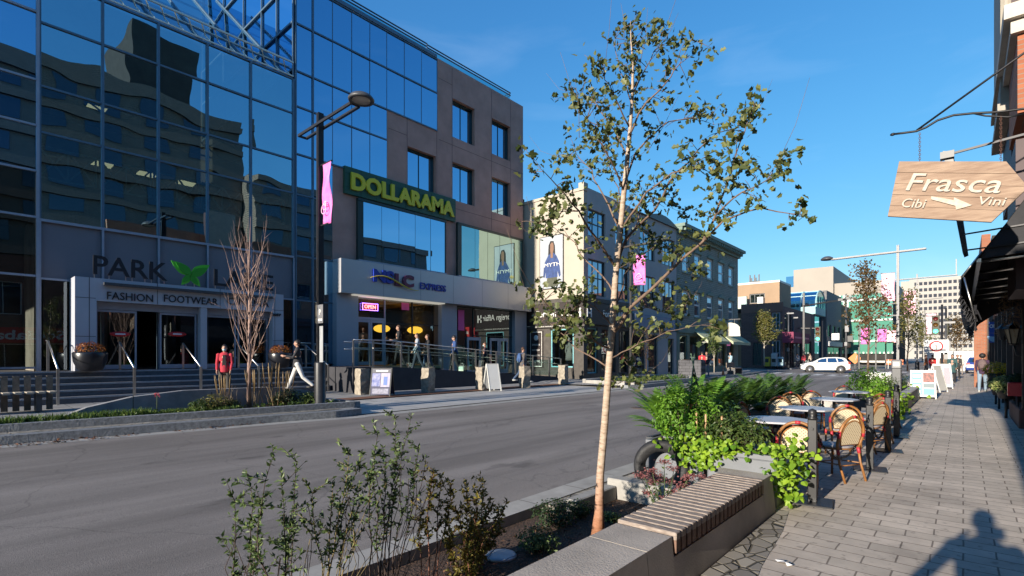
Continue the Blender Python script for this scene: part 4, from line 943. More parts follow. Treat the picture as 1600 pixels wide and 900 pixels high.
flat('printed_hair', [(-.16, .58), (.15, .56), (.13, .80), (.07, .89), (-.06, .90), (-.14, .82)], mat('print black', (.012, .012, .014), .7, var=0), .001)
flat('printed_face', [(-.05, .66), (.04, .66), (.08, .74), (.07, .84), (.01, .875), (-.06, .84), (-.07, .74)], mat('print skin', (.22, .12, .08), .7, var=.1), .004)
flat('printed_neck', [(-.05, .58), (.04, .58), (.05, .68), (-.05, .68)], mat('print skin', (.22, .12, .08), .7), .003)
lettering('letters', 'SMYTH', (pl + .15, YA - .085, 6.95), pw - .35, .22, M_WLT, po, AX_Y, .004, .0)

# ------------------------------------------------------------ pale narrow building, then the green brick one
pb = thing('pale_narrow_building', 'pale narrow three storey building between the cream and the green ones', 'building', (X1, 31, .35))
ops = []
for a, c in ((1001, 1024), (1036, 1055)):
    for e, f in ((8.2, 10.2), (4.9, 7.1)): ops.append((wy(a), wy(c), e, f))
facade(pb, 'x', X1 - .04, YB, YC1, 4.4, 11.15, ops, M_CRMD)
for i, o_ in enumerate(ops): window(pb, 'x', X1 - .04, *o_, M_BLK, G_WIN, v=3, h=1, fr=.10)
b = MB(); ps = [(YB + (YC1 - YB) * k / 10, 11.2 + .5 * math.sin(math.pi * max(0, (k - 3) / 7)) * (k > 3)) for k in range(11)]
b.prism([(YB, 11.151)] + ps + [(YC1, 11.151)], X1 - .4, X1 + .1, 'x'); b.build('curved_cornice', M_DKG, pb, world=True)
gf = [(YB + .3, YB + 2.2, .4, 3.1), (YB + 2.6, YB + 4.1, .2, 3.1), (YC1 - 1.5, YC1 - .5, .2, 2.9)]
facade(pb, 'x', X1 - .04, YB, YC1, .1, 3.4, gf, M_CRMD)
for i, o_ in enumerate(gf): window(pb, 'x', X1 - .04, *o_, M_DKG, G_DKS if i else G_SHOP, fr=.08, name='shop_window')
MB().box(X1 - .03, X1 + .25, YB + .2, YC1 - .9, 3.42, 4.38).build('sign_box', mat('grey blue sign', (.14, .20, .30), .5, var=.05), pb, world=True)
b = MB(); b.box(X1 - 3, X1 - 2.9, YB, YC1, 0, 11); b.build('core_wall', M_ROOM, pb, world=True)
YD = on_x(1153, 556, X1).y
gb = thing('green_brick_building', 'grey green brick building with white sash windows and a green cornice', 'building', (X1, 42, .35))
M_GBR = brickmat('green painted brick', (0.27, 0.29, 0.25), (0.22, 0.24, 0.205), (0.09, 0.10, 0.09), .42, .16, .015, 'yz', var=.12, bump=.4)
M_GCOR = mat('green cornice paint', (0.16, 0.22, 0.18), .7, var=.1); M_WWF = mat('white window frame', (.62, .62, .58), .6, var=.04)
wins = []
for a, c in ((1066, 1076), (1085, 1094.5), (1105, 1114), (1122.5, 1131), (1138.5, 1146)):
    wins += [(wy(a), wy(c), 8.1, 9.85), (wy(a), wy(c), 4.75, 6.7)]
facade(gb, 'x', X1, YC1 + .02, YD, 4.0, 10.9, wins, M_GBR)
for o_ in wins: window(gb, 'x', X1, *o_, M_WWF, G_WIN, h=2, fr=.17, sill=M_GCOR, hood=M_GCOR, rec=.1)
b = MB(); b.box(X1 - .35, X1 + .22, YC1 + .02, YD + .1, 10.901, 11.1); b.box(X1 - .35, X1 + .40, YC1 + .02, YD + .2, 11.1, 11.36); b.box(X1 - .35, X1 + .62, YC1 - .02, YD + .35, 11.36, 11.6)
for k in range(30): y = YC1 + .3 + (YD - YC1 - .3) * k / 30; b.box(X1 + .405, X1 + .56, y, y + .18, 11.12, 11.355)
b.build('cornice', M_GCOR, gb, world=True)
b = MB(); b.box(X1 - .1, X1 + .12, YC1 + .02, YD, 3.4, 3.99); b.build('shop_cornice', M_GCOR, gb, world=True)
gf = [(YC1 + .5, YC1 + 1.9, .3, 3.2)] + [(YC1 + 2.4 + k * 2.1, YC1 + 4.2 + k * 2.1, .7, 3.2) for k in range(5)]
facade(gb, 'x', X1, YC1 + .02, YD, .1, 3.4, gf, M_GCOR)
for o_ in gf: window(gb, 'x', X1, *o_, mat('mustard frame', (.22, .18, .09), .6), G_SHOP, fr=.09, h=1, name='shop_window')
b = MB(); b.box(X1 - 4, X1 - .4, YC1, YC1 + .1, 0, 11.3); b.box(-30, X1 - .36, YD - .3, YD, 0, 11.3); b.box(X1 - 3, X1 - 2.9, YC1, YD, 0, 3.5); b.box(-30, X1 - .36, YC1, YD, 10.95, 11.2); b.build('side_wall', M_GBR, gb, world=True)
M_AWN = mat('pale green awning', (0.38, 0.42, 0.27), .85, var=.1)
for i, (a, c) in enumerate(((1083, 1118), (1124, 1152))):
    t = thing('shop_awning', ('pale green awning on the green building, nearer to the white tree trunk', 'pale green awning at the far corner of the green building')[i], 'awning', (X1, wy(a), 2.8), group='awnings of the green building')
    y0, y1 = wy(a), wy(c); b = MB()
    b.add([(X1 + .13, y0, 3.6), (X1 + .13, y1, 3.6), (X1 + 1.2, y1, 2.85), (X1 + 1.2, y0, 2.85), (X1 + 1.2, y1, 2.6), (X1 + 1.2, y0, 2.6)], [(0, 1, 2, 3), (3, 2, 4, 5), (0, 3, 5), (1, 4, 2)])
    b.build('fabric', M_AWN, t, world=True, fix=False)
    b = MB(); b.bar((X1 + .13, y0, 2.7), (X1 + 1.18, y0, 2.7), .03); b.bar((X1 + .13, y1, 2.7), (X1 + 1.18, y1, 2.7), .03); b.build('frame_bars', M_STEEL, t, world=True)
t = thing('hanging_sign', 'round topped white hanging sign board near the pale green awnings', 'sign', (X1 + 1, wy(1140), 3))
p0 = at_d(1110, 500, 44)
b = MB(); c = at_d(1133, 516, 46); b.prism([(c.x - 1.3, c.z - .55), (c.x + 1.3, c.z - .55), (c.x + 1.25, c.z + .25)] + [(c.x + 1.15 * math.cos(a), c.z + .3 + .4 * math.sin(a)) for a in [R(20 * k) for k in range(1, 9)]] + [(c.x - 1.25, c.z + .25)], c.y, c.y + .1, 'y')
b.build('board', mat('cream sign', (.55, .45, .35), .7, col2=(.6, .62, .58), scale=2), t, world=True)
b = MB(); b.bar((X1 + .1, c.y + .05, c.z + .95), (c.x + 1.3, c.y + .05, c.z + .95), .06); b.bar((c.x - .8, c.y + .05, c.z + .25), (c.x - .8, c.y + .05, c.z + .95), .04); b.bar((c.x + .8, c.y + .05, c.z + .25), (c.x + .8, c.y + .05, c.z + .95), .04); b.build('bracket', M_DKG, t, world=True)

# ------------------------------------------------------------ the blocks beyond the crossing
M_TAN = mat('tan render', (0.32, 0.215, 0.135), .85, var=.08, scale=.5); M_DBR = brickmat('dark brown brick', (.17, .095, .08), (.135, .075, .066), (.06, .04, .035), .5, .16, .015, 'yz', var=.15, bump=0)
M_DBX = brickmat('dark brown brick gable', (.17, .095, .08), (.135, .075, .066), (.06, .04, .035), .5, .16, .015, 'xz', var=.15, bump=0)
YE = 64.0
dk = thing('dark_brick_corner_shop', 'dark brown brick corner shop with tall teal windows beyond the crossing', 'building', (-15, YE, .3))
def ex(px): return on_y(px, 556, YE).x
XE = ex(1223); zt_ = on_y(1200, 474, YE).z
xl = ex(1172)
facade(dk, 'y', YE, xl - 1, XE, .2, zt_, [(ex(1206), ex(1219), 4.4, 6.6), (ex(1206), ex(1219), .5, 3.4), (ex(1176), ex(1190), .5, 3.2)], M_DBX, sgn=-1)
for e, f in ((4.4, 6.6), (.5, 3.4)): window(dk, 'y', YE, ex(1206), ex(1219), e, f, M_MULL, G_TEAL if e > 4 else G_DKS, sgn=-1, v=2, h=2, fr=.12)
window(dk, 'y', YE, ex(1176), ex(1190), .5, 3.2, M_DKG, G_DKS, sgn=-1, v=2)
b = MB(); b.box(xl - 1.02, XE + .02, YE - .03, YE - .002, zt_ - 1.0, zt_ + .05); b.build('red_brown_band', mat('red brown band', (.20, .10, .075), .8, var=.1), dk, world=True)
MB().box(ex(1183), ex(1203), YE - .2, YE - .04, 5.5, 6.5).build('magenta_sign', mat('dull magenta sign', (.26, .03, .07), .6), dk, world=True)
YF = on_x(1273, 556, XE).y
def eyy(px): return on_x(px, 556, XE).y
op2 = [(eyy(1226), eyy(1236), 4.3, 6.5), (eyy(1240), eyy(1253), .4, 3.6), (eyy(1256), eyy(1268), .4, 3.6), (eyy(1226), eyy(1236), .4, 3.6)]
facade(dk, 'x', XE, YE + .352, YF, .2, zt_ - .4, op2, M_DBR)
for o_ in op2: window(dk, 'x', XE, *o_, M_DKG, G_DKS, v=2, fr=.12)
b = MB(); b.box(XE - .02, XE + .05, eyy(1257), eyy(1266), 4.3, zt_ - .6); b.build('orange_panel', mat('orange brown panel', (.30, .15, .09), .8, var=.1), dk, world=True)
b = MB(); b.box(-40, XE - .4, YE + .4, YF, zt_ - .6, zt_ - .4); b.build('roof', M_DARK, dk, world=True)
t = thing('purple_awning', 'purple red box awning over the corner shop entrance beyond the crossing', 'awning', (XE, eyy(1245), 3.8))
a_ = on_x(1240, 523, XE + 1.2); c_ = on_x(1265, 545, XE + 1.2); b = MB(); b.box(XE + .06, XE + 1.2, a_.y, c_.y, 3.1, 4.3); b.build('awning_box', mat('purple red awning', (.20, .035, .075), .8), t, world=True)
b = MB(); b.box(XE + 1.2, XE + 1.215, a_.y + .6, c_.y - .5, 3.6, 3.8); b.build('awning_stripe', mat('pink stripe', (.6, .25, .3), .8), t, world=True)
tn = thing('tan_upper_building', 'plain tan rendered building with one window row behind the corner shop', 'building', (-20, 70, .3))
YT2 = 70.0
def tx(px): return on_y(px, 556, YT2).x
xr = tx(1218); zt2 = on_y(1190, 448, YT2).z; zt3 = on_y(1190, 443, YT2).z
wz0, wz1 = on_y(1180, 474, YT2).z, on_y(1180, 459, YT2).z
facade(tn, 'y', YT2, tx(1140), xr, .2, zt3, [(tx(1171), tx(1195), wz0, wz1)], M_TAN, sgn=-1)
window(tn, 'y', YT2, tx(1171), tx(1195), wz0, wz1, M_DKG, G_DKS, sgn=-1, v=3, fr=.12)
b = MB(); b.box(xr - .4, xr, YT2 + .36, YT2 + 5.6, .2, zt3); b.build('street_wall', M_TAN, tn, world=True)
b = MB(); b.box(tx(1140), xr + .03, YT2 - .05, YT2 + 5.6, zt3 + .01, zt3 + .25); b.build('white_coping', M_WWF, tn, world=True)
b = MB(); b.box(tx(1186), tx(1195), YT2 - .8, YT2 - .1, wz0 - .6, wz0 + .7); b.build('air_conditioner', M_WWF, tn, world=True)
b = MB(); b.box(tx(1155), tx(1171), YT2 - 1.2, YT2 - .9, on_y(1160, 512, YT2).z, on_y(1160, 465, YT2).z); b.build('mural_panel', mat('mural', (.60, .55, .45), .8, col2=(.35, .50, .48), scale=1.2), tn, world=True)
b = MB()
for k in range(7): x = tx(1157 + k * 2.4); h = on_y(1160, 424 + 5 * (k % 3), YT2).z; b.bar((x, YT2 + 4, zt3), (x, YT2 + 4, h), .14)
b.bar((tx(1155), YT2 + 4, zt3 + .8), (tx(1174), YT2 + 4, zt3 + .8), .12); b.build('roof_masts', M_DKG, tn, world=True)
# barrel vaulted glass arcade
M_VAU = glassmat('vault glass', (.5, .7, .8), .35, (.35, .55, .6)); M_AQF = mat('aqua frame', (.30, .48, .50), .5)
ar = thing('glass_barrel_vault', 'rounded barrel vault of aqua framed glass above the corner shop', 'glass roof', (-17, 80, 8))
va, vb = at_d(1222, 484, 72), at_d(1287, 484, 86); cxv = XE + .3; y0, y1 = on_x(1224, 556, XE + .3).y, on_x(1272, 556, XE + .3).y
zb_, rz_ = on_x(1272, 487, cxv).z, on_x(1272, 453, cxv).z - on_x(1272, 487, cxv).z
y0 = YE + .6; y1 = on_x(1288, 556, cxv + .2).y
N = 10; b = MB(); vs = []
yv0, yv1 = on_x(1272, 556, XE).y, on_x(1287, 556, XE).y; ymv, rv = (yv0 + yv1) / 2, (yv1 - yv0) / 2; zv0 = on_x(1280, 482, XE).z; zvt = on_x(1280, 455, XE).z; xa_, xb_ = XE - 15, XE + .2
for x in (xa_, xb_):
    for k in range(N + 1): a = math.pi * k / N; vs.append((x, ymv - rv * math.cos(a), zv0 + (zvt - zv0) * math.sin(a) ** .8))
b.add(vs, [(k, k + 1, N + 2 + k, N + 1 + k) for k in range(N)]); b.add([vs[N + 1 + k] for k in range(N + 1)], [tuple(range(N, -1, -1))])
b.build('vault_glass', M_VAU, ar, world=True, fix=False)
b = MB()
for j in range(9): x = xa_ + (xb_ - xa_) * j / 8; b.tube([(x, v[1], v[2]) for v in vs[:N + 1]], .10, 5, sm=False)
for k in range(0, N + 1, 2): b.bar(vs[k], vs[N + 1 + k], .10)
for k in range(1, 4): y = yv0 + (yv1 - yv0) * k / 4; b.bar((xb_ + .05, y, zv0), (xb_ + .05, y, zvt - .9), .1)
b.build('vault_frame', M_AQF, ar, world=True)
b = MB(); b.box(xa_, xb_, yv0 - .2, yv1 + .2, zv0 - 1.0, zv0 - .02); b.build('vault_base', mat('aqua base', (.25, .42, .42), .6), ar, world=True)
b = MB(); b.box(xa_, XE - .3, YF + .3, yv1, .2, zv0 - 1.02); b.build('base_block', G_TOW, ar, world=True); b = MB()
# row of small shops further along on the left, signs and all
rr = random.Random(8)
cols = [(.16, .15, .15), (.10, .06, .05), (.20, .19, .2), (.30, .12, .06), (.12, .14, .16), (.25, .2, .15), (.14, .08, .07)]
names = ['grey shop house with a blade sign past the glass vault', 'black fronted low shop house past the glass vault', 'pale grey shop house with dark upper windows further along', 'orange brick shop house among the far banners', 'slate coloured shop house far down the left side', 'tan shop house far down the left side', 'last brown shop house at the far left end']
y = yv1 + 1; XH = XE + .2
for k in range(7):
    w = 11 + rr.random() * 6; h = 7 + rr.random() * 4.5
    t = thing('shop_house', names[k], 'building', (XH, y, .2), group='far shop houses on the left side'); m = mat('shop wall %d' % k, cols[k], .85, var=.15)
    n_ = 3; op = [(y + 1 + j * (w - 1) / n_, y + 1 + (j + .62) * (w - 1) / n_, 4.5, 6.3) for j in range(n_)] + [(y + .8, y + w - .8, .4, 3.0)]
    facade(t, 'x', XH, y, y + w, .1, h, op, m); b = MB(); b.box(XH - 14, XH - .36, y, y + .4, .1, h); b.box(XH - 14, XH - .36, y, y + w, h - .4, h - .2); b.build('side_wall', m, t, world=True)
    for o_ in op: window(t, 'x', XH, *o_, M_DKG, G_DKS, v=2, fr=.12)
    b = MB(); b.box(XH, XH + .25, y + .6, y + w - .6, 3.1, 3.8); b.build('sign_board', mat('shop sign %d' % k, [(.5, .5, .5), (.4, .1, .1), (.05, .2, .15), (.6, .55, .5), (.3, .3, .33), (.1, .1, .3), (.5, .3, .1)][k], .6), t, world=True)
    MB().box(XH + .3, XH + 1.3, y + 2, y + 2.1, 4.0, 5.0).build('blade_sign', mat('blade sign %d' % (k % 3), [(.6, .6, .6), (.1, .1, .1), (.55, .2, .2)][k % 3], .6), t, world=True)
    y += w + .1
# big pale building with green glass behind
wb_ = thing('white_block_building', 'huge windowless white block rising behind the glass vault', 'building', (-40, 110, .3))
Yw = 108.0
def qx(px, Y=Yw): return on_y(px, 556, Y).x
b = MB(); b.box(qx(1240), qx(1302), Yw, Yw + 30, on_y(1270, 452, Yw).z - 1, on_y(1270, 419, Yw).z); b.build('upper_block', mat('off white panels', (.33, .29, .245), .8, var=.04, scale=.3), wb_, world=True)
b = MB(); b.box(qx(1224), qx(1240) - .05, Yw + 2, Yw + 30, 3, on_y(1232, 430, Yw).z); b.build('left_wing', G_TOW, wb_, world=True)
b = MB(); b.box(qx(1208), qx(1395), Yw + 1.0, Yw + 30, on_y(1270, 456, Yw).z - 1, on_y(1270, 445, Yw).z); b.build('white_ledge', mat('off white panels', (.33, .29, .245), .8), wb_, world=True)
gg = thing('green_glass_hall', 'broad hall with a green glass front and white fins behind the shops', 'building', (-25, 108, .3))
z0_, z1_ = 2, on_y(1270, 456, Yw).z - 1.05
G_GRN = glassmat('green hall glass', (.55, .75, .65), .22, opaque=(.10, .30, .22))
n = 24; xa_, xb_ = qx(1250), qx(1395)
for k in range(n):
    a = xa_ + (xb_ - xa_) * k / n; c = xa_ + (xb_ - xa_) * (k + 1) / n
    MB().add([(a, Yw, z0_), (c, Yw + rg.uniform(-.02, .02), z0_), (c, Yw, z1_), (a, Yw, z1_)], [(0, 1, 2, 3)]).build('glass_panel', G_GRN, gg, world=True, fix=False)
b = MB()
for k in range(0, n + 1): a = xa_ + (xb_ - xa_) * k / n; b.box(a - .12 , a + .12, Yw - .35, Yw - .02, z0_, z1_ if k < 14 else z0_ + .3)
for k in range(4): z = z1_ - 3.6 * k - 1; b.box(xa_, xb_, Yw - .25, Yw - .03, z - .15, z + .15)
b.build('fins', M_WWF, gg, world=True)
b = MB(); b.box(xa_, xb_, Yw + .2, Yw + 25, .3, z1_ - .1); b.build('core_wall', M_DARK, gg, world=True)
# far hotel slab with a window grid
Yh = 330.0
ht = thing('white_office_slab', 'tall white office slab with a regular grid of windows closing the street', 'building', (0, Yh, 0))
xa_, xb_ = on_y(1421, 556, Yh).x, on_y(1560, 556, Yh).x; zt4 = on_y(1460, 434, Yh).z
M_HOT = mat('hotel concrete', (.36, .335, .30), .85, var=.03, scale=.05)
MB().box(xa_, xb_, Yh, Yh + 25, 0, zt4).build('wall', M_HOT, ht, world=True)
MB().box(on_y(1407, 556, Yh).x, xa_, Yh + 2, Yh + 25, 0, zt4 - .5).build('side_wing', M_HOT, ht, world=True)
rows, colsn = 14, 16; b0 = None
for j in range(rows):
    z = zt4 - 3.3 - j * 3.15
    for i in range(colsn):
        x = xa_ + 2.0 + (xb_ - xa_ - 3) * i / colsn
        if x < xa_ + 1: continue
        if b0 is None:
            b0 = MB().add([(0, 0, 0), (1.3, 0, 0), (1.3, 0, 1.6), (0, 0, 1.6)], [(0, 1, 2, 3)]).build('window', mat('far window', (.05, .055, .07), .9, var=.3, scale=.3, spec=.0), ht, fix=False); o = b0
        else: o = b0.copy(); COL.objects.link(o)
        o.location = Vector((x, Yh - .06, z)) - Vector(ht.location)
        if i * rows + j > 400: break
b = MB(); b.bar((xa_ + 18, Yh + 5, zt4), (xa_ + 18, Yh + 5, zt4 + 9), .4); b.box(xa_ + 30, xa_ + 50, Yh + 5, Yh + 15, zt4, zt4 + 3.5)
for k in range(5): b.bar((xa_ + 40 + k * 3, Yh + 8, zt4 + 3.5), (xa_ + 40 + k * 3, Yh + 8, zt4 + 8), .25)
b.build('roof_plant', M_HOT, ht, world=True)
# ------------------------------------------------------------ our side of the street
XW = 1.15
M_BRK = brickmat('orange brick', (0.33, 0.115, 0.055), (0.27, 0.09, 0.045), (0.22, 0.17, 0.13), .215, .075, .008, 'xz', var=.15, bump=.4)
M_BRKY = brickmat('orange brick street side', (0.33, 0.115, 0.055), (0.27, 0.09, 0.045), (0.22, 0.17, 0.13), .215, .075, .008, 'yz', var=.15, bump=.4)
M_PLUM = mat('plum painted wood', (0.055, 0.028, 0.03), .6, var=.15); M_BEI = mat('beige painted trim', (0.28, 0.25, 0.20), .7, var=.1)
M_BWD = mat('dark wood', (0.03, 0.02, 0.018), .6, var=.2)
# restaurant the sign belongs to (beside the camera and out of frame near the lens)
def rz0(n): pass
rs = thing('restaurant_building', 'restaurant front of dark posts and brick along the right edge of the pavement', 'building', (XW, 12, 0))
opn = [(y, y + 2.0, .75, 2.75) for y in (8.5, 11.2, 13.9, 16.6, 19.3, 22.0, 24.7, 27.4, 30.1, 32.8)]
facade(rs, 'x', XW, 7.6, 35.5, 0, 4.3, opn, M_BWD, sgn=-1)
for o_ in opn: window(rs, 'x', XW, *o_, M_BWD, G_SHOP, sgn=-1, v=2, fr=.09, rec=.1)
facade(rs, 'x', XW, 7.6, 24.0, 4.3, 10.5, [(y, y + 1.1, 5.3, 7.6) for y in (9, 13, 16.5, 20)], M_BRKY, sgn=-1, name='upper_wall')
for y in (9, 13, 16.5, 20): window(rs, 'x', XW, y, y + 1.1, 5.3, 7.6, M_BEI, G_WIN, sgn=-1, h=2)
b = MB(); b.box(XW + .36, XW + 4, 7.6, 24, 9.0, 9.2); b.box(XW + .36, XW + 4, 23.7, 24, 4.3, 9); b.box(XW + .36, XW + 4, 24, 35.5, 4.1, 4.3); b.box(XW + 2.5, XW + 2.6, 7.6, 35.5, 0, 4.1); b.build('inner_wall', M_ROOM, rs, world=True)
b = MB()
for y in (10.6, 13.4, 16.1, 18.9, 21.6, 24.3, 27.0, 29.7, 32.4, 35): b.box(XW - .16, XW - .003, y, y + .16, 0, 3.3)
b.each('post', M_BWD, rs, world=True)
b = MB(); b.box(XW - .35, XW - .02, 7.6, 24, 4.35, 4.6); b.box(XW - .25, XW - .02, 7.6, 24, 4.05, 4.35); b.build('shop_cornice', M_PLUM, rs, world=True)
# the oriel above, beige and brick
ob = thing('oriel_window', 'beige trimmed oriel window and brick pier high above the awning at the right edge', 'oriel', (XW, 12, 6))
a_ = on_y(1563, 165, 13.0); a2 = on_y(1580, 165, 13.0)
xo = a_.x; zl = on_y(1575, 160, 13.0).z
b = MB(); b.box(xo, a2.x, 13.0, 15.6, zl, zl + 6); b.build('bay', M_BEI, ob, world=True)
b = MB(); b.box(xo - .04, a2.x + .0, 12.95, 15.65, zl - .16, zl - .005); b.box(xo - .05, a2.x, 12.93, 15.65, zl + .5, zl + .62); b.box(xo + .05, a2.x - .05, 12.94, 12.998, zl + .8, zl + 2.8); b.build('bay_trim', mat('beige trim', (.34, .30, .25), .7), ob, world=True)
b = MB(); b.box(a2.x + .002, a2.x + .45, 13.0, 15.6, 4.6, zl + 6); b.build('plum_panel', M_PLUM, ob, world=True)
zc_ = on_y(1590, 85, 11.0); xx1 = on_y(1587, 85, 11.0).x
b = MB(); b.box(xx1, XW + 1, 11.0, 12.9, zc_.z - 3.6, zc_.z - 1.3); b.build('plum_pier', M_PLUM, ob, world=True)
b = MB(); b.box(xx1 + .02, XW + 1, 11.0, 12.9, zc_.z - .9, zc_.z + .3); b.build('brick_pier', M_BRK, ob, world=True)
b = MB(); b.box(xx1 - .06, XW + 1, 10.9, 12.95, zc_.z + .302, zc_.z + .5); b.box(xx1 - .14, XW + 1, 10.8, 12.95, zc_.z + .5, zc_.z + .72); b.build('corbel', mat('pale corbel', (.5, .46, .4), .8), ob, world=True)
# brick neighbour with the blue banner
YN = 36.0
nb = thing('brick_neighbour', 'orange brick shop building with a sunlit end wall past the dark awning', 'building', (XW, YN, 0))
xn0 = on_y(1522, 556, YN).x; xn1 = on_y(1543, 556, YN).x
b = MB(); b.box(xn0, xn1, YN, YN + .6, 0, 5.4); b.build('brick_pilaster', M_BRK, nb, world=True)
b = MB(); b.box(xn1 + .002, XW + 1.5, YN + .3, YN + .6, 0, 5.4); b.build('end_wall', mat('grey panel', (.18, .17, .16), .8), nb, world=True)
window(nb, 'y', YN + .3, xn1 + .1, XW + .9, .9, 2.6, M_BEI, G_SHOP, sgn=-1)
facade(nb, 'x', xn0 + .3, YN + .6, 62, 0, 8, [(y, y + 2.4, .6, 2.8) for y in range(38, 60, 4)] + [(y, y + 1.2, 4.6, 6.6) for y in range(38, 60, 4)], M_BRKY, sgn=-1)
for y in range(38, 60, 4): window(nb, 'x', xn0 + .3, y, y + 2.4, .6, 2.8, M_DKG, G_DKS, sgn=-1); window(nb, 'x', xn0 + .3, y, y + 1.2, 4.6, 6.6, M_BEI, G_DKS, sgn=-1)
b = MB(); b.box(xn0 + .7, 16, 61, 62, 0, 8); b.box(xn0 + .7, 16, 36.6, 62, 7.7, 7.9); b.build('back_walls', M_DARK, nb, world=True)
t = thing('opening_banner', 'blue hanging banner reading OPEN 12 in front of the orange brick wall', 'banner', (XW - .6, 31, 2.7))
Yb = 31.0; l_, r_ = on_y(1545, 503, Yb), on_y(1568.5, 535, Yb)
MB().box(l_.x, r_.x, Yb, Yb + .03, r_.z, l_.z).build('cloth', mat('banner blue', (0.012, 0.06, 0.33), .6, var=.06), t, world=True)
w_ = r_.x - l_.x; h_ = l_.z - r_.z
lettering('letters_open', 'OPEN', (l_.x + .04 * w_, Yb - .004, r_.z + .70 * h_), .84 * w_, .18 * h_, M_WLT, t, AX_Y, .004, .03)
lettering('letters_hour', '12', (l_.x + .52 * w_, Yb - .004, r_.z + .38 * h_), .34 * w_, .25 * h_, M_WLT, t, AX_Y, .004, .01)
b = MB(); b.prism([(l_.x + w_ * (.35 + .5 * math.cos(a) * .9), r_.z + h_ * (.32 + .28 * math.sin(a))) for a in [R(180 + 15 * k) for k in range(12)]] , Yb - .004, Yb - .001, 'y'); b.build('crescent', mat('banner pale blue', (.25, .45, .65), .6), t, world=True)
MB().bar((XW, Yb + .015, l_.z + .03), (l_.x, Yb + .015, l_.z + .03), .03).build('rod', M_BLK, t, world=True)
t = thing('red_shop_sign', 'red projecting shop sign with white letters over the far right pavement', 'sign', (0.5, 30, 3.5))
p = on_y(1513, 480, 40.0); q = on_y(1524, 488, 40.0); b = MB(); b.box(p.x - .1, q.x + .5, 40, 42, q.z - .35, p.z + .35); b.build('box', mat('sign red', (.5, .03, .03), .6), t, world=True)
lettering('letters', 'SALE', (p.x, 39.99, q.z - .12), q.x - p.x + .3, .3, M_WLT, t, AX_Y, .01, .03)
# far right blocks
rr = random.Random(3); y = 64
for k in range(5):
    w = 18 + rr.random() * 10; h = 8 + rr.random() * 5
    t = thing('far_block', ['low red brick block beyond the crossing on the right', 'grey block behind the red one on the right', 'tan block two past the crossing on the right', 'dark block three past the crossing on the right', 'last pale block on the far right side'][k], 'building', (2, y, 0), group='far blocks on the right side')
    b = MB(); b.box(1.3 + k * .4, 18, y, y + w, 0, h); b.build('wall', mat('far wall %d' % k, [(.25, .10, .07), (.3, .3, .3), (.35, .28, .2), (.1, .1, .1), (.45, .42, .38)][k], .85), t, world=True)
    for j in range(4): MB().box(1.3 + k * .4 - .04, 1.3 + k * .4 + .01, y + 1 + j * w / 4, y + 2.8 + j * w / 4, 4.4, 6).build('window', G_DKS, t, world=True)
    y += w + .2
# houses on our side beside and behind the camera, mirrored in the glass across the street
M_RB = [brickmat('house brick %d' % k, c, tuple(v * .8 for v in c), (.12, .11, .1), .3, .1, .01, 'yz', var=.15, bump=0) for k, c in enumerate([(.12, .07, .055), (.16, .13, .10), (.10, .09, .085), (.2, .09, .06)])]
hs_ = [(-46, -30, 11), (-29.9, -14, 9), (-13.9, -2.2, 10), (-2.1, 7.5, 7.6)]
for k, (y0, y1, h) in enumerate(hs_):
    t = thing('street_house', ['brick house far behind the camera on the near side', 'second brick house behind the camera on the near side', 'dark house right behind the camera on the near side', 'bank house beside the camera under a red sign'][k], 'building', (XW + .2, y0, 0), group='near side houses mirrored in the glass')
    x = XW + .3; op = [(y0 + 1 + j * 2.9, y0 + 2.6 + j * 2.9, 4.2, 6.2) for j in range(int((y1 - y0 - 1) / 2.9))] + [(y0 + .8, y1 - .8, .5, 2.5)]
    facade(t, 'x', x, y0, y1, 0, h, op, M_RB[k], sgn=-1)
    for o_ in op: window(t, 'x', x, *o_, M_WWF, G_WIN if o_[2] > 3 else G_SHOP, sgn=-1, v=2)
    b = MB(); b.box(x + .36, x + 12, y0, y1, h - .4, h - .2); b.box(x + 4, x + 4.1, y0, y1, 0, h - .4); b.box(x + .36, 14, y0, y0 + .3, 0, h - .4); b.build('inner_wall', M_ROOM, t, world=True)
t = thing('porch_block', 'brick porch block behind the camera that throws the long shadow along the right', 'building', (.5, -6, 0))
b = MB(); b.box(.30, XW + .28, -9, -3.2, 0, 6.2); b.build('wall', M_RB[1], t, world=True)
b = MB(); b.box(.22, XW + .28, -9.1, -3.1, 6.2, 6.4); b.build('coping', M_CONC, t, world=True)
t = thing('bank_sign', 'long red bank sign with white letters beside the camera, mirrored in the glass', 'sign', (XW + .2, 2, 2.6))
MB().box(XW + .1, XW + .29, -1.2, 6.8, 2.55, 3.45).build('sign_board', mat('bank red', (.55, .015, .02), .5, var=.03), t, world=True)
lettering('letters', 'Scotiabank', (XW + .09, 5.6, 2.74), 4.4, .55, M_WLT, t, AX_W, .02, .02)
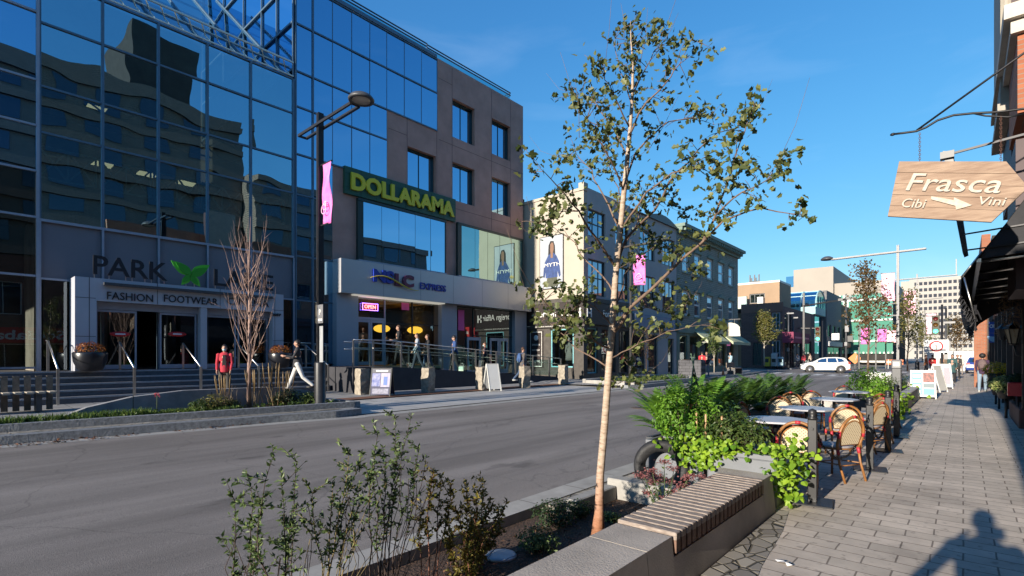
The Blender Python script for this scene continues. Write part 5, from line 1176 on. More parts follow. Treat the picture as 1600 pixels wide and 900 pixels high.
# dark hotel block further back
M_HB = brickmat('apartment brick', (.26, .20, .15), (.22, .17, .13), (.06, .05, .05), .3, .1, .01, 'yz', var=.1, bump=0)
G_AP = glassmat('apartment glass', (.5, .6, .7), .12, opaque=(.035, .042, .05))
def tall(lab, x, y0, y1, h, cap=None):
    t = thing('apartment_tower', lab, 'building', (x, y0, 0), group='tall blocks behind the near side houses')
    b = MB(); b.box(x, x + 18, y0, y1, 0, h)
    for k in range(int(h / 3)): b.box(x - .35, x - .001, y0, y1, k * 3 + 2.2, k * 3 + 3.0)
    b.build('wall', M_HB, t, world=True)
    w0 = None
    for k in range(3, int(h / 3)):
        for j in range(int((y1 - y0) / 4.2)):
            yy_ = y0 + .8 + j * 4.2
            if w0 is None: w0 = MB().box(-.03, .03, 0, 2.2, 0, 1.7).build('window', G_AP, t); o = w0
            else: o = w0.copy(); COL.objects.link(o)
            o.location = Vector((x - .05, yy_, k * 3 + .4)) - Vector(t.location)
    if cap: b = MB(); b.box(x + .4, x + 9, cap[0], cap[1], h, h + cap[2]); b.build('roof_block', M_DARK, t, world=True)
tall('dark brick apartment tower set back, mirrored in the atrium glass', 26, 2, 26, 31, (14, 21, 6.5))
tall('lower dark brick wing beside the apartment tower', 24, 26.1, 38, 24)
tall('stepped dark brick wing further along the apartment tower', 22, 38.1, 52, 18)
# ------------------------------------------------------------ hanging wooden sign with its bracket
YS = 8.5
sn = thing('hanging_wooden_sign', 'arrow shaped wooden plank sign reading Frasca Cibi Vini on chains', 'sign', on_y(1500, 250, YS))
M_PLK = mat('sign planks', (0.20, 0.125, 0.085), .75, scale=3.2, col2=(.34, .24, .17), stretch=(.8, 2, 6), bump=.3, bscale=12)
def sp(px, py, dy=0): v = on_y(px, py, YS + dy); return (v.x, v.z)
cor = [sp(1405, 252), sp(1572, 252), sp(1601, 286), sp(1603, 296), sp(1549, 347), sp(1387, 338)]
# cut the outline into five planks
def clip(poly, za, zb):
    def half(p, f):
        out = []
        for i in range(len(p)):
            a, c = p[i], p[(i + 1) % len(p)]; fa, fc = f(a), f(c)
            if fa >= 0: out.append(a)
            if (fa > 0) != (fc > 0) and abs(fa - fc) > 1e-9: t_ = fa / (fa - fc); out.append((a[0] + (c[0] - a[0]) * t_, a[1] + (c[1] - a[1]) * t_))
        return out
    return half(half(poly, lambda p: p[1] - za), lambda p: zb - p[1])
_o = Vector((cor[0][0], 0, cor[0][1])); _ex = Vector((cor[1][0] - cor[0][0], 0, cor[1][1] - cor[0][1])).normalized(); _ez = Vector((-_ex.z, 0, _ex.x))
def loc2(p): d_ = Vector((p[0], 0, p[1])) - _o; return (d_.dot(_ex), d_.dot(_ez))
def glb(u, v, y): q_ = _o + _ex * u + _ez * v; return Vector((q_.x, y, q_.z))
def splate(poly, y0, y1, name, m):
    n = len(poly); v = [glb(*p, y0) for p in poly] + [glb(*p, y1) for p in poly]
    return MB().add(v, [tuple(range(n - 1, -1, -1)), tuple(range(n, 2 * n))] + [(i, (i + 1) % n, n + (i + 1) % n, n + i) for i in range(n)]).build(name, m, sn, world=True)
cl = [loc2(p) for p in cor]; zlo = min(p[1] for p in cl); zhi = max(p[1] for p in cl)
for k in range(5):
    q = clip(cl, zlo + (zhi - zlo) * k / 5 + .002, zlo + (zhi - zlo) * (k + 1) / 5 - .002)
    if len(q) > 2: splate(q, YS - (.0 if k % 2 else .003), YS + .045, 'plank', M_PLK)
for u in (.10, .85): splate([(u, -.62), (u + .06, -.62), (u + .06, -.06), (u, -.06)], YS + .046, YS + .07, 'batten', M_BWD)
AX_S = Matrix(((_ex.x, _ez.x, 0), (0, 0, -1), (_ex.z, _ez.z, 0)))
M_CRL = mat('cream carved letters', (0.46, 0.40, 0.33), .7, var=.2, scale=20)
def sgl(s, pa, pb, pyb, pyt, bold=.02, sh=.15):
    a = loc2(sp(pa, pyb)); c = loc2(sp(pb, pyb)); e_ = loc2(sp(pa, pyt))
    for dx, dz, m_, dd, nm in ((0.006, -.007, M_BWD, .006, 'letter_shade'), (0, 0, M_CRL, .014, 'letters_' + s.lower())):
        lettering(nm, s, glb(a[0] + dx, a[1] + dz, YS - .004), c[0] - a[0], e_[1] - a[1], m_, sn, AX_S, dd, bold, shear=sh)
sgl('Frasca', 1415, 1563, 298, 271, .004, .12); sgl('Cibi', 1408, 1445, 324, 310, .0, .1); sgl('Vini', 1527, 1570, 320, 307, .0, .1)
ap = [(1455, 307), (1490, 313), (1491, 309), (1519, 321), (1494, 328), (1493, 322), (1455, 312)]
splate([loc2(sp(*p)) for p in ap], YS - .018, YS - .004, 'carved_arrow', M_CRL)
for px, pt in ((1437, 207), (1564, 180)):
    b = MB(); x, z1_ = sp(px, pt); _, z0_ = sp(px, 252); n = max(4, int((z1_ - z0_) / .026))
    for k in range(n):
        z = z0_ + (k + .5) * (z1_ - z0_) / n; r1, r2 = (.010, .018)
        pts = [(x + (r1 * math.cos(a) if k % 2 else 0), YS + .02 + (0 if k % 2 else r1 * math.cos(a)), z + r2 * math.sin(a)) for a in [R(45 * j) for j in range(9)]]
        b.tube(pts, .003, 4, cap=False)
    b.build('chain', mat('rusty chain', (.14, .07, .05), .6, metal=.5), sn, world=True)
bk = thing('sign_bracket', 'long black wrought iron bracket with a curved arm holding the wooden sign', 'bracket', on_y(1600, 170, YS))
def b3(px, py): v = on_y(px, py, YS + .02); return v
M_IRON = mat('wrought iron', (.02, .02, .022), .45, metal=.6, var=.1)
e = XW - YS * 0
b = MB(); b.tube([b3(1393, 210), b3(1410, 208), b3(1432, 205), b3(1447, 199), b3(1465, 188), b3(1490, 180), b3(1520, 177), b3(1560, 175), b3(1600, 170), Vector((XW, YS + .02, b3(1600, 170).z + .05))], .014, 7); b.build('curved_arm', M_IRON, bk, world=True)
b = MB(); b.tube([b3(1520, 177), b3(1540, 181), b3(1575, 183), b3(1600, 178)], .010, 6); b.build('scroll', M_IRON, bk, world=True)
b = MB(); p = b3(1432, 204); q = b3(1600, 83); d = q - p; b.tube([p, q, p + d * ((XW - p.x) / d.x)], .013, 7); b.build('tie_rod', M_IRON, bk, world=True)
b = MB(); b.ball(b3(1395, 210), (.032, .02, .02), 10, 6); b.build('tip', M_IRON, bk, world=True)
# second dark projecting sign seen edge on, with its rods
d2 = thing('edge_on_projecting_sign', 'narrow dark projecting sign seen edge on behind the wooden sign', 'sign', on_y(1490, 300, 10.0))
def b4(px, py, Y=10.0): return on_y(px, py, Y)
b = MB(); a, c, e, f = b4(1473, 236), b4(1488, 236), b4(1511, 392), b4(1504, 395)
for pts in ([a, c, e, f],):
    vs = [Vector(p) for p in pts] + [Vector(p) + Vector((0.02, .5, 0)) for p in pts]; b.add(vs, [(0, 1, 2, 3), (7, 6, 5, 4), (0, 4, 5, 1), (1, 5, 6, 2), (2, 6, 7, 3), (3, 7, 4, 0)])
b.build('panel', M_BLK, d2, world=True)
b = MB(); b.bar(b4(1476, 243), b4(1604, 209), .03); b.bar(b4(1508, 366), b4(1556, 358), .02); b.bar(b4(1510, 391), b4(1540, 387), .02)
v = b4(1604, 209); b.bar(v, (XW, v.y, v.z + .15), .03); v = b4(1540, 387); b.bar(v, (XW, v.y, v.z + .05), .02); v = b4(1556, 358); b.bar(v, (XW, v.y, v.z + .05), .02)
b.each('rod', M_IRON, d2, world=True)
b = MB(); b.obox(b4(1480, 243), (.16, .12, .10)); b.build('spot_lamp', M_DKG, d2, world=True)
# the big black awning
aw = thing('black_awning', 'large black fabric awning with silver ribs seen from below at the right edge', 'awning', (XW, 12, 2.9))
def profile(Y): return [(XW - .02, 4.22 + (Y - 10) * 0), (.63, 3.88), (-.02, 2.80), (.02, 2.62), (.13, 2.17)]
def awn(Yv, s=1.0):
    return [on_y(1640, 275, 10.0), on_y(1600, 312, 10.0), on_y(1573, 347, 10), on_y(1535, 393, 10), on_y(1502, 434, 10), on_y(1501, 460, 10), on_y(1509, 483, 10), on_y(1524, 499, 10)]
P0 = [(XW, 4.9)] + [(v.x, v.z) for v in awn(10)][1:]
M_AWB = mat('black awning fabric', (0.016, 0.016, 0.020), .75, var=.3, scale=3, bump=.2, bscale=30)
Y0_, Y1_ = 10.0, 17.5; b = MB(); n = len(P0); NY = 12; vs = []
rr = random.Random(6)
for j in range(NY + 1):
    Y = Y0_ + (Y1_ - Y0_) * j / NY
    for i, (x, z) in enumerate(P0):
        sag = .04 * math.sin(j * math.pi) - .02 * (j % 2)
        vs.append((x - (.03 * (j % 2) if 1 < i < 5 else 0), Y, z + (sag if 0 < i < 5 else 0) + (rr.uniform(-.05, .05) if i == n - 1 else 0)))
b.add(vs, [(j * n + i, j * n + i + 1, (j + 1) * n + i + 1, (j + 1) * n + i) for j in range(NY) for i in range(n - 1)], 0, True); b.build('fabric', M_AWB, aw, world=True, fix=False)
cheek = P0[:5] + [(XW, P0[4][1] + .15)]
b = MB()
for Y in (10.02,):
    b.add([(x, Y, z) for x, z in P0[:5]] + [(.17, Y, 3.02), (XW, Y, 3.10)], [(0, 1, 2, 3, 4, 5, 6)])
b.add([(x, Y1_, z) for x, z in P0] + [(.30, Y1_, 2.42), (.55, Y1_, 2.62), (XW, Y1_, 2.95)], [tuple(range(n + 3))])
b.each('end_panel', M_AWB, aw, world=True)
b = MB()
for k in range(6):
    Y = 10.15 + k * 1.35; b.tube([(.16, Y, 3.0), (XW, Y, 3.06)], .022, 6)
b.each('rib', M_STEEL, aw, world=True)
b = MB(); b.tube([(P0[4][0] + .03, 9.98, P0[4][1]), (P0[-1][0], 9.98, P0[-1][1])], .014, 6); b.bar((.17, 10.0, 3.0), (.17, Y1_, 3.0), .05); b.tube([(P0[3][0], 9.985, P0[3][1]), (P0[4][0], 9.985, P0[4][1])], .015, 6); b.build('end_pole', M_STEEL, aw, world=True)
b = MB(); rr = random.Random(9)
for k in range(130):
    Y = Y0_ + rr.random() * (Y1_ - Y0_); x = P0[-1][0] + rr.uniform(-.04, .02); z = P0[-1][1] + rr.uniform(-.02, .25); b.bar((x, Y, z), (x + rr.uniform(-.05, .05), Y + rr.uniform(-.03, .03), z - rr.uniform(.06, .16)), .012)
for k in range(40):
    t_ = rr.random(); x = P0[5][0] + (P0[7][0] - P0[5][0]) * t_; z = P0[5][1] + (P0[7][1] - P0[5][1]) * t_; b.bar((x, 10, z), (x - rr.uniform(.02, .06), 10, z - rr.uniform(.05, .12)), .014)
b.build('fringe', M_AWB, aw, world=True)['kind'] = 'stuff'
# ------------------------------------------------------------ leaf shapes
L_BIR = leafmat('young tree leaves', (0.035, 0.06, 0.014), (0.19, 0.205, 0.065), .30, .5)
M_BARK = None
def barkmat():
    m = bpy.data.materials.new('pale peeling bark'); m.use_nodes = True; nt = m.node_tree; b = nt.nodes['Principled BSDF']; b.inputs['Roughness'].default_value = .8
    t = _n(nt, 'ShaderNodeTexCoord'); mpp = _n(nt, 'ShaderNodeMapping'); mpp.inputs['Scale'].default_value = (9, 9, 34); nt.links.new(t.outputs['Object'], mpp.inputs['Vector'])
    n1 = _n(nt, 'ShaderNodeTexNoise', Scale=1.2, Detail=6.0, Roughness=.7); nt.links.new(mpp.outputs[0], n1.inputs['Vector'])
    r = _n(nt, 'ShaderNodeValToRGB'); e = r.color_ramp.elements; e[0].position = .30; e[0].color = (.12, .07, .045, 1); e[1].position = .62; e[1].color = (.46, .37, .29, 1)
    q = r.color_ramp.elements.new(.44); q.color = (.37, .275, .20, 1); nt.links.new(n1.outputs['Fac'], r.inputs['Fac'])
    sp_ = _n(nt, 'ShaderNodeSeparateXYZ'); nt.links.new(t.outputs['Object'], sp_.inputs[0])
    mr = _n(nt, 'ShaderNodeMapRange'); mr.inputs['From Min'].default_value = .15; mr.inputs['From Max'].default_value = .75; nt.links.new(sp_.outputs[2], mr.inputs['Value'])
    mx_ = _n(nt, 'ShaderNodeMixRGB', blend_type='MULTIPLY'); mx_.inputs['Fac'].default_value = 1; c = _n(nt, 'ShaderNodeMixRGB'); c.inputs['Color1'].default_value = (.85, .5, .36, 1); c.inputs['Color2'].default_value = (1, 1, 1, 1)
    nt.links.new(mr.outputs[0], c.inputs['Fac']); nt.links.new(r.outputs[0], mx_.inputs['Color1']); nt.links.new(c.outputs[0], mx_.inputs['Color2']); nt.links.new(mx_.outputs[0], b.inputs['Base Color'])
    bp = _n(nt, 'ShaderNodeBump', Strength=.7, Distance=.01); nt.links.new(n1.outputs['Fac'], bp.inputs['Height']); nt.links.new(bp.outputs[0], b.inputs['Normal'])
    return m
M_BARK = barkmat()
M_TWIG = mat('twig bark', (0.16, 0.105, 0.075), .8, var=.3, scale=20); M_TWIGD = mat('dark twig bark', (0.05, 0.032, 0.026), .8, var=.3, scale=20)
M_STEMG = mat('green stem', (0.06, 0.09, 0.03), .7, var=.3, scale=12); M_STEMR = mat('reddish stem', (0.17, 0.07, 0.045), .7, var=.3, scale=12)
def lobed(b, p, nrm, s, rnd, mi=0, droop=0.0):
    """a lobed leaf of seven points, folded a little along its rib"""
    n_ = Vector(nrm).normalized(); d = Vector((rnd.gauss(0, 1), rnd.gauss(0, 1), rnd.gauss(0, .6) - droop)); d = d - n_ * d.dot(n_)
    if d.length < 1e-4: d = n_.orthogonal()
    d.normalize(); w = n_.cross(d); f = n_ * s * rnd.uniform(.05, .22)
    P = lambda u, v, k=0: p + d * (u * s) + w * (v * s) + f * k
    b.add([P(0, 0), P(.22, .42, 1), P(.42, .22, .6), P(.66, .40, 1), P(1.0, 0, 0), P(.66, -.40, 1), P(.42, -.22, .6), P(.22, -.42, 1)], [(0, 1, 2, 3, 4), (0, 4, 5, 6, 7)], mi)
def wiggle(a, c, n, amt, rnd):
    a, c = Vector(a), Vector(c); L = (c - a).length; out = [a]
    off = Vector((0, 0, 0))
    for k in range(1, n):
        off += Vector((rnd.gauss(0, 1), rnd.gauss(0, 1), rnd.gauss(0, .6))) * amt * L / n
        out.append(a.lerp(c, k / n) + off * math.sin(math.pi * k / n))
    return out + [c]

# ------------------------------------------------------------ the foreground tree
rt = random.Random(21)
D0 = 4.96
base = at_d(934, 829, D0); base.z = -.14
tr = thing('young_tree', 'slim young tree with pale peeling trunk and sparse maple like leaves in the near bed', 'tree', base)
wood = MB(); lv = MB()
def A(px, py, dd=0.0): return at_d(px, py, D0 + dd)
trunk = [base, A(936, 800), A(938, 740), A(945, 660), A(951, 580), A(957, 500), A(962, 430), A(970, 350), A(977, 280), A(984, 210), A(988, 150), A(989, 100), A(986, 65), A(985, 32)]
wood.tube(trunk, [.072, .045, .038, .036, .034, .032, .030, .027, .025, .020, .015, .010, .006, .002], 10)
tb = MB(); tb.tube(trunk[:1], .01, 3) if False else None
# main limbs read off the photograph, each given its own depth
limbs = [  # (points px,py,depth offset), r
 ([(958, 520), (985, 480), (1030, 440), (1090, 385), (1130, 345), (1190, 325), (1250, 338)], [0, -.1, -.3, -.5, -.6, -.7, -.8], .020),
 ([(1098, 376), (1120, 330), (1135, 290), (1150, 240), (1168, 190), (1178, 178)], [-.5, -.6, -.7, -.8, -.9, -.95], .011),
 ([(1120, 335), (1160, 300), (1200, 280), (1215, 255)], [-.6, -.8, -.9, -1.0], .008),
 ([(964, 420), (1000, 350), (1045, 285), (1090, 235), (1150, 200), (1175, 182)], [0, .2, .4, .6, .8, .9], .015),
 ([(970, 360), (1010, 300), (1050, 270), (1090, 262), (1110, 270)], [0, -.2, -.4, -.5, -.6], .011),
 ([(977, 285), (1010, 220), (1045, 190), (1080, 185), (1115, 195)], [0, .3, .4, .5, .6], .011),
 ([(982, 215), (1010, 160), (1040, 130), (1062, 100), (1078, 62)], [0, -.2, -.3, -.4, -.4], .010),
 ([(987, 150), (1010, 105), (1030, 70), (1042, 40)], [0, .15, .2, .25], .007),
 ([(986, 160), (968, 110), (960, 70), (972, 35)], [0, .1, .15, .2], .007),
 ([(984, 200), (960, 150), (945, 125), (945, 105)], [0, -.2, -.3, -.35], .008),
 ([(980, 245), (950, 190), (930, 160), (910, 145), (900, 148)], [0, .2, .3, .4, .45], .009),
 ([(975, 300), (945, 235), (930, 205), (918, 185)], [0, -.3, -.4, -.5], .009),
 ([(969, 360), (940, 300), (925, 265), (900, 240), (870, 245)], [0, .2, .4, .5, .6], .010),
 ([(964, 420), (930, 370), (905, 330), (870, 290), (838, 258)], [0, -.2, -.5, -.7, -.9], .013),
 ([(905, 330), (880, 330), (850, 345), (842, 350)], [-.5, -.6, -.7, -.75], .006),
 ([(960, 460), (930, 420), (900, 380), (865, 355), (845, 365)], [0, .3, .5, .6, .7], .010),
 ([(955, 545), (925, 530), (905, 515), (880, 500), (850, 470), (835, 455)], [0, -.2, -.3, -.5, -.6, -.7], .011),
 ([(951, 575), (900, 545), (870, 515), (840, 490)], [0, .3, .5, .7], .009),
 ([(960, 480), (975, 430), (1000, 400), (1035, 380), (1060, 400), (1080, 430)], [0, .3, .5, .6, .7, .8], .009),
 ([(955, 560), (985, 545), (1020, 530), (1060, 515), (1110, 505)], [0, -.3, -.4, -.5, -.6], .007),
 ([(957, 520), (975, 490), (1010, 480), (1050, 490), (1080, 470)], [0, .4, .6, .8, .9], .008),
 ([(957, 510), (930, 480), (910, 470), (890, 490)], [0, -.3, -.4, -.5], .007),
 ([(966, 400), (990, 360), (1000, 320), (1030, 310), (1060, 330)], [0, .4, .5, .7, .8], .008),
 ([(972, 330), (958, 280), (950, 240), (940, 215)], [0, .4, .5, .6], .007),
 ([(952, 590), (965, 600), (985, 590), (1010, 585)], [0, .2, .3, .4], .005),
]
def cluster(p, d, n, s):
    for _ in range(n):
        q = p + Vector((rt.gauss(0, 1), rt.gauss(0, 1), rt.gauss(0, 1))) * s * .62
        lobed(lv, q, Vector((rt.gauss(0, .8), rt.gauss(0, .8) - .2, rt.uniform(.0, 1.2))), s * rt.uniform(.6, 1.15), rt, 0, .5)
for pts, dd, r in limbs:
    P = [A(x, y, z) for (x, y), z in zip(pts, dd)]; n = len(P)
    Q = [P[0]]
    for i in range(1, n): Q += wiggle(P[i - 1], P[i], 3, .10, rt)[1:]
    m_ = len(Q); wood.tube(Q, [r * (1 - .86 * i / (m_ - 1)) for i in range(m_)], 6, 1)
    for i in range(2, m_):
        k = 2 if i > m_ * .35 else 1
        for _ in range(k):
            if rt.random() < .36: continue
            d = Vector((rt.gauss(0, 1), rt.gauss(0, 1), rt.gauss(.5, .7))).normalized(); L = rt.uniform(.08, .26)
            e = Q[i] + d * L; wood.tube([Q[i], Q[i] + d * L * .5 + Vector((0, 0, .01)), e], [.0035, .0026, .0014], 4, 1)
            cluster(e, d, rt.randint(5, 10), .066); 
            if rt.random() < .6: cluster(Q[i] + d * L * .5, d, rt.randint(2, 4), .055)
    d = (Q[-1] - Q[-2]).normalized(); cluster(Q[-1], d, 7, .055)
    if rt.random() < .7: wood.tube([Q[-1], Q[-1] + d * .2 + Vector((0, 0, .1)), Q[-1] + d * .35 + Vector((0, 0, .3))], [.002, .0015, .001], 4, 1)
for i in range(7, 13):                            # small leafy shoots along the leader
    for _ in range(6):
        p = trunk[i].lerp(trunk[i - 1], rt.random()); d = Vector((rt.gauss(0, 1), rt.gauss(0, 1), .6)).normalized() * rt.uniform(.1, .28)
        wood.tube([p, p + d], [.003, .0015], 4, 1); cluster(p + d, d, rt.randint(4, 7), .055); cluster(p + d * .5, d, 3, .05)
for (a_, c_) in (((1000, 100), (1012, 12)), ((975, 60), (970, 5)), ((1030, 75), (1060, 20)), ((905, 215), (898, 120)), ((845, 262), (822, 240)), ((1010, 240), (1060, 150))):
    wood.tube([A(*a_), A((a_[0] + c_[0]) / 2 + 3, (a_[1] + c_[1]) / 2), A(*c_)], [.003, .002, .001], 4, 1)
wood.build('trunk', [M_BARK, M_TWIG], tr, world=True, fix=False); lv.build('crown', L_BIR, tr, world=True, fix=False)

# ------------------------------------------------------------ generic small street tree
def street_tree(name, lab, loc, H, spread, leafm, nl, ls, seed, barkm=None, upright=.6, trunk_r=.06, clear=.35, group='street trees along the pavements', nb=26):
    rnd = random.Random(seed); t = thing(name, lab, 'tree', loc, group=group); w = MB(); l = MB()
    tp = [Vector((0, 0, 0))]
    for k in range(1, 7): tp.append(Vector((rnd.gauss(0, .02) * H * k / 6, rnd.gauss(0, .02) * H * k / 6, H * .92 * k / 6)))
    w.tube(tp, [trunk_r * (1 - .9 * k / 6) for k in range(7)], 8)
    tips = []
    for k in range(nb):
        f = clear + (1 - clear) * (k + rnd.random()) / nb; i = min(5, int(f * .98 * 6)); p = tp[i].lerp(tp[i + 1], f * 6 - i if f * 6 - i < 1 else .95)
        an = k * 2.4 + rnd.uniform(-.4, .4); L = spread * (1.15 - f) * rnd.uniform(.75, 1.15) * 1.2
        d = Vector((math.cos(an), math.sin(an), upright * 1.6)).normalized() * L
        q = wiggle(p, p + d, 4, .25, rnd); w.tube(q, [trunk_r * .33 * (1 - .8 * j / 4) for j in range(5)], 5)
        for j in range(2, 5):
            tips.append(q[j])
            for _ in range(2):
                e = q[j] + Vector((rnd.gauss(0, 1), rnd.gauss(0, 1), abs(rnd.gauss(0, 1)) * (.5 + upright))).normalized() * spread * rnd.uniform(.15, .35)
                w.tube([q[j], e], [trunk_r * .1, trunk_r * .03], 4); tips.append(e)
    w.build('trunk', barkm or M_TWIG, t, fix=False)
    if nl:
        for _ in range(nl):
            p = rnd.choice(tips); q = p + Vector((rnd.gauss(0, 1), rnd.gauss(0, 1), rnd.gauss(0, 1))) * spread * .13
            leaf(l, q, (rnd.gauss(0, 1), rnd.gauss(0, 1), rnd.uniform(0, 1.4)), ls * rnd.uniform(.7, 1.3), rnd, asp=.8)
        l.build('crown', leafm, t, fix=False)
    return t
# bare upright tree across the street, with reddish twigs
rb = random.Random(5); pbx = on_x(389, 640, -13.6); bt = thing('bare_young_tree', 'bare upright young tree with many thin reddish twigs in front of the mall entrance', 'tree', (pbx.x, pbx.y, .25)); w = MB()
H = 4.9; w.tube([(0, 0, 0), (.01, 0, 1.2), (.02, .01, 2.4), (.0, 0, 3.6), (.05, .02, H)], [.06, .045, .035, .02, .005], 8)
for k in range(34):
    z = 1.0 + 2.6 * k / 34; an = k * 2.4; L = (1.55 - .3 * z * .5) * rb.uniform(.7, 1.1)
    p = Vector((.01, 0, z)); c = Vector((math.cos(an), math.sin(an), 0))
    q = [p, p + c * .18 * L + Vector((0, 0, .30 * L)), p + c * .36 * L + Vector((0, 0, .75 * L)), p + c * .46 * L + Vector((0, 0, 1.2 * L))]
    w.tube(q, [.014, .010, .006, .002], 5)
    for _ in range(6):
        s_ = rb.choice(q[1:]) ; e = s_ + Vector((rb.gauss(0, .12), rb.gauss(0, .12), rb.uniform(.15, .5))); w.tube([s_, (s_ + e) / 2 + Vector((rb.gauss(0, .015), rb.gauss(0, .015), 0)), e], [.005, .003, .001], 4)
w.build('trunk', mat('pinkish bark', (.30, .20, .165), .8, var=.25, scale=12), bt, fix=False)
L_GLD = leafmat('yellow green leaves', (0.07, 0.09, 0.02), (0.22, 0.19, 0.05)); L_MID = leafmat('mid green leaves', (0.03, 0.07, 0.015), (0.10, 0.14, 0.03)); L_RST = leafmat('rust green leaves', (0.07, 0.06, 0.02), (0.20, 0.11, 0.04)); L_DRK = leafmat('dark green leaves', (.012, .03, .010), (.04, .075, .02))
M_PALEB = mat('pale bark', (.36, .32, .27), .8, var=.2, scale=10)
p = on_z(1194, 571, .2); street_tree('street_tree', 'round headed yellowing street tree before the dark brick corner shop', at_d(1194, 571, 52), 5.4, 1.5, L_GLD, 2600, .17, 4, M_PALEB, upright=.5, trunk_r=.09, clear=.38)
street_tree('street_tree', 'slim green street tree before the pale green awnings', at_d(1116, 582, 40), 3.9, .8, L_MID, 1300, .13, 6, M_PALEB, upright=1.0, trunk_r=.05, clear=.3)
street_tree('street_tree', 'thin bare street tree beside the black lamp post in the far planter', at_d(1010, 592, 31), 3.2, .6, L_RST, 60, .09, 7, M_TWIGD, upright=1.1, trunk_r=.04)
street_tree('street_tree', 'loose tall young tree between the patio and the big pink banner', at_d(1356, 583, 24), 5.2, 1.25, L_RST, 1500, .12, 8, M_TWIG, upright=.8, trunk_r=.05, clear=.22, nb=34)
street_tree('street_tree', 'feathery young tree with yellowing leaves right of the silver lamp post', at_d(1418, 580, 34), 5.4, 1.3, L_GLD, 1400, .13, 9, M_TWIG, upright=.8, trunk_r=.05, clear=.22, nb=30)
for k, (px, d, H, s, m, lab) in enumerate(((1310, 95, 7, 2.2, L_RST, 'rusty tree far down the street left of the traffic lights'), (1338, 120, 8, 2.8, L_GLD, 'yellowing tree far down the street behind the first young tree'), (1378, 130, 8, 3, L_RST, 'far brownish tree behind the pink banner pole'), (1441, 140, 11, 3.6, L_GLD, 'golden tree far down the street below the white slab'), (1494, 110, 10, 3.0, L_RST, 'autumn tree before the white slab beside the awning tip'), (1255, 70, 4, 1.0, L_MID, 'small green tree behind the white car'))):
    v = at_d(px, 570, d); street_tree('street_tree', lab, (v.x, v.y, .1), H, s, m, 1500, .30 if d > 80 else .18, 20 + k, M_TWIGD, upright=.5, trunk_r=.12, clear=.25, group='autumn trees far down the street')

# ------------------------------------------------------------ foreground shrubs in the near bed
L_SHR = leafmat('shrub leaves', (0.03, 0.07, 0.022), (0.17, 0.23, 0.07), .3); L_SHR2 = leafmat('olive shrub leaves', (0.09, 0.10, 0.018), (0.32, 0.24, 0.05), .35)
def shrub(lab, stems, lm, sm, seed, lsz=.036, dens=1.2, XP=-2.95, lo=.56):
    rnd = random.Random(seed); bx = on_x(stems[0][2], 900, XP); o = thing('shrub', lab, 'shrub', (bx.x, bx.y, -.14), group='thin shrubs along the near kerb bed')
    w = MB(); l = MB()
    for px, py, pbx_ in stems:
        X = XP + rnd.uniform(-.18, .18); tp = on_x(px, py, X); b0 = on_x(pbx_, 900, X + rnd.uniform(-.05, .05)); b0.z = -.14
        q = wiggle(b0, tp, 9, .12, rnd); n = len(q); w.tube(q, [.0065 * (1 - .75 * i / (n - 1)) for i in range(n)], 5)
        ends = []
        for i in range(int(n * lo), n):
            for _ in range(2):
                if rnd.random() > .75: continue
                d = Vector((rnd.gauss(0, 1), rnd.gauss(0, 1), rnd.uniform(.3, 1.4))).normalized() * rnd.uniform(.05, .17); w.tube([q[i], q[i] + d], [.0025, .001], 4); ends.append((q[i], q[i] + d))
            ends.append((q[i - 1], q[i]))
        for a, c in ends:
            for _ in range(int(13 * dens)):
                t_ = rnd.random(); p = a.lerp(c, t_); d = (c - a).normalized() + Vector((rnd.gauss(0, .9), rnd.gauss(0, .9), rnd.gauss(0, .7)))
                nn = Vector((rnd.gauss(0, 1), rnd.gauss(0, 1), rnd.gauss(.6, 1))); leaf(l, p, nn, lsz * rnd.uniform(.6, 1.25), rnd, asp=.42, direc=d)
    for _ in range(len(stems) * 2):                # dry side stems without leaves
        s_ = rnd.choice(stems); b0 = on_x(s_[2] + rnd.uniform(-15, 15), 900, XP); b0.z = -.14; tp = on_x(s_[0] + rnd.uniform(-45, 45), s_[1] + rnd.uniform(30, 120), XP + rnd.uniform(-.2, .2)); w.tube(wiggle(b0, tp, 6, .2, rnd), .0022, 4)
    w.build('stems', sm, o, world=True, fix=False); l.build('foliage', lm, o, world=True, fix=False)
shrub('small dark leafy shrub at the left end of the near bed', [(367, 784, 372), (392, 760, 396), (410, 790, 400)], L_SHR, M_TWIGD, 1)
shrub('dark slender shrub second from the left in the near bed', [(427, 712, 445), (463, 722, 450), (440, 760, 448), (455, 800, 446)], L_SHR, M_TWIGD, 2)
shrub('leaning shrub with pale stems, left of the tallest shrub in the near bed', [(488, 770, 500), (520, 752, 512), (545, 708, 505), (566, 708, 500), (585, 725, 508), (560, 770, 515)], L_SHR, mat('straw stem', (.20, .15, .06), .7, var=.2, scale=12), 3)
shrub('tallest dark green shrub in the middle of the near bed', [(617, 650, 590), (590, 680, 580), (636, 680, 600), (655, 700, 612), (600, 715, 596), (645, 740, 605), (580, 735, 588), (625, 700, 600)], L_SHR, M_TWIGD, 4, dens=1.1)
shrub('reddish stemmed shrub between the tallest shrub and the bushy olive one', [(679, 735, 672), (690, 745, 676), (705, 760, 680), (660, 800, 660)], L_SHR2, M_STEMR, 5, lsz=.04)
shrub('bushy olive green shrub with red stems nearest to the metal cover', [(730, 770, 735), (757, 754, 730), (745, 775, 735), (787, 795, 740), (770, 790, 738), (780, 830, 742), (715, 800, 728), (760, 830, 736), (700, 830, 722), (740, 810, 730)], L_SHR2, M_STEMR, 6, lsz=.042, lo=.15, dens=1.1)
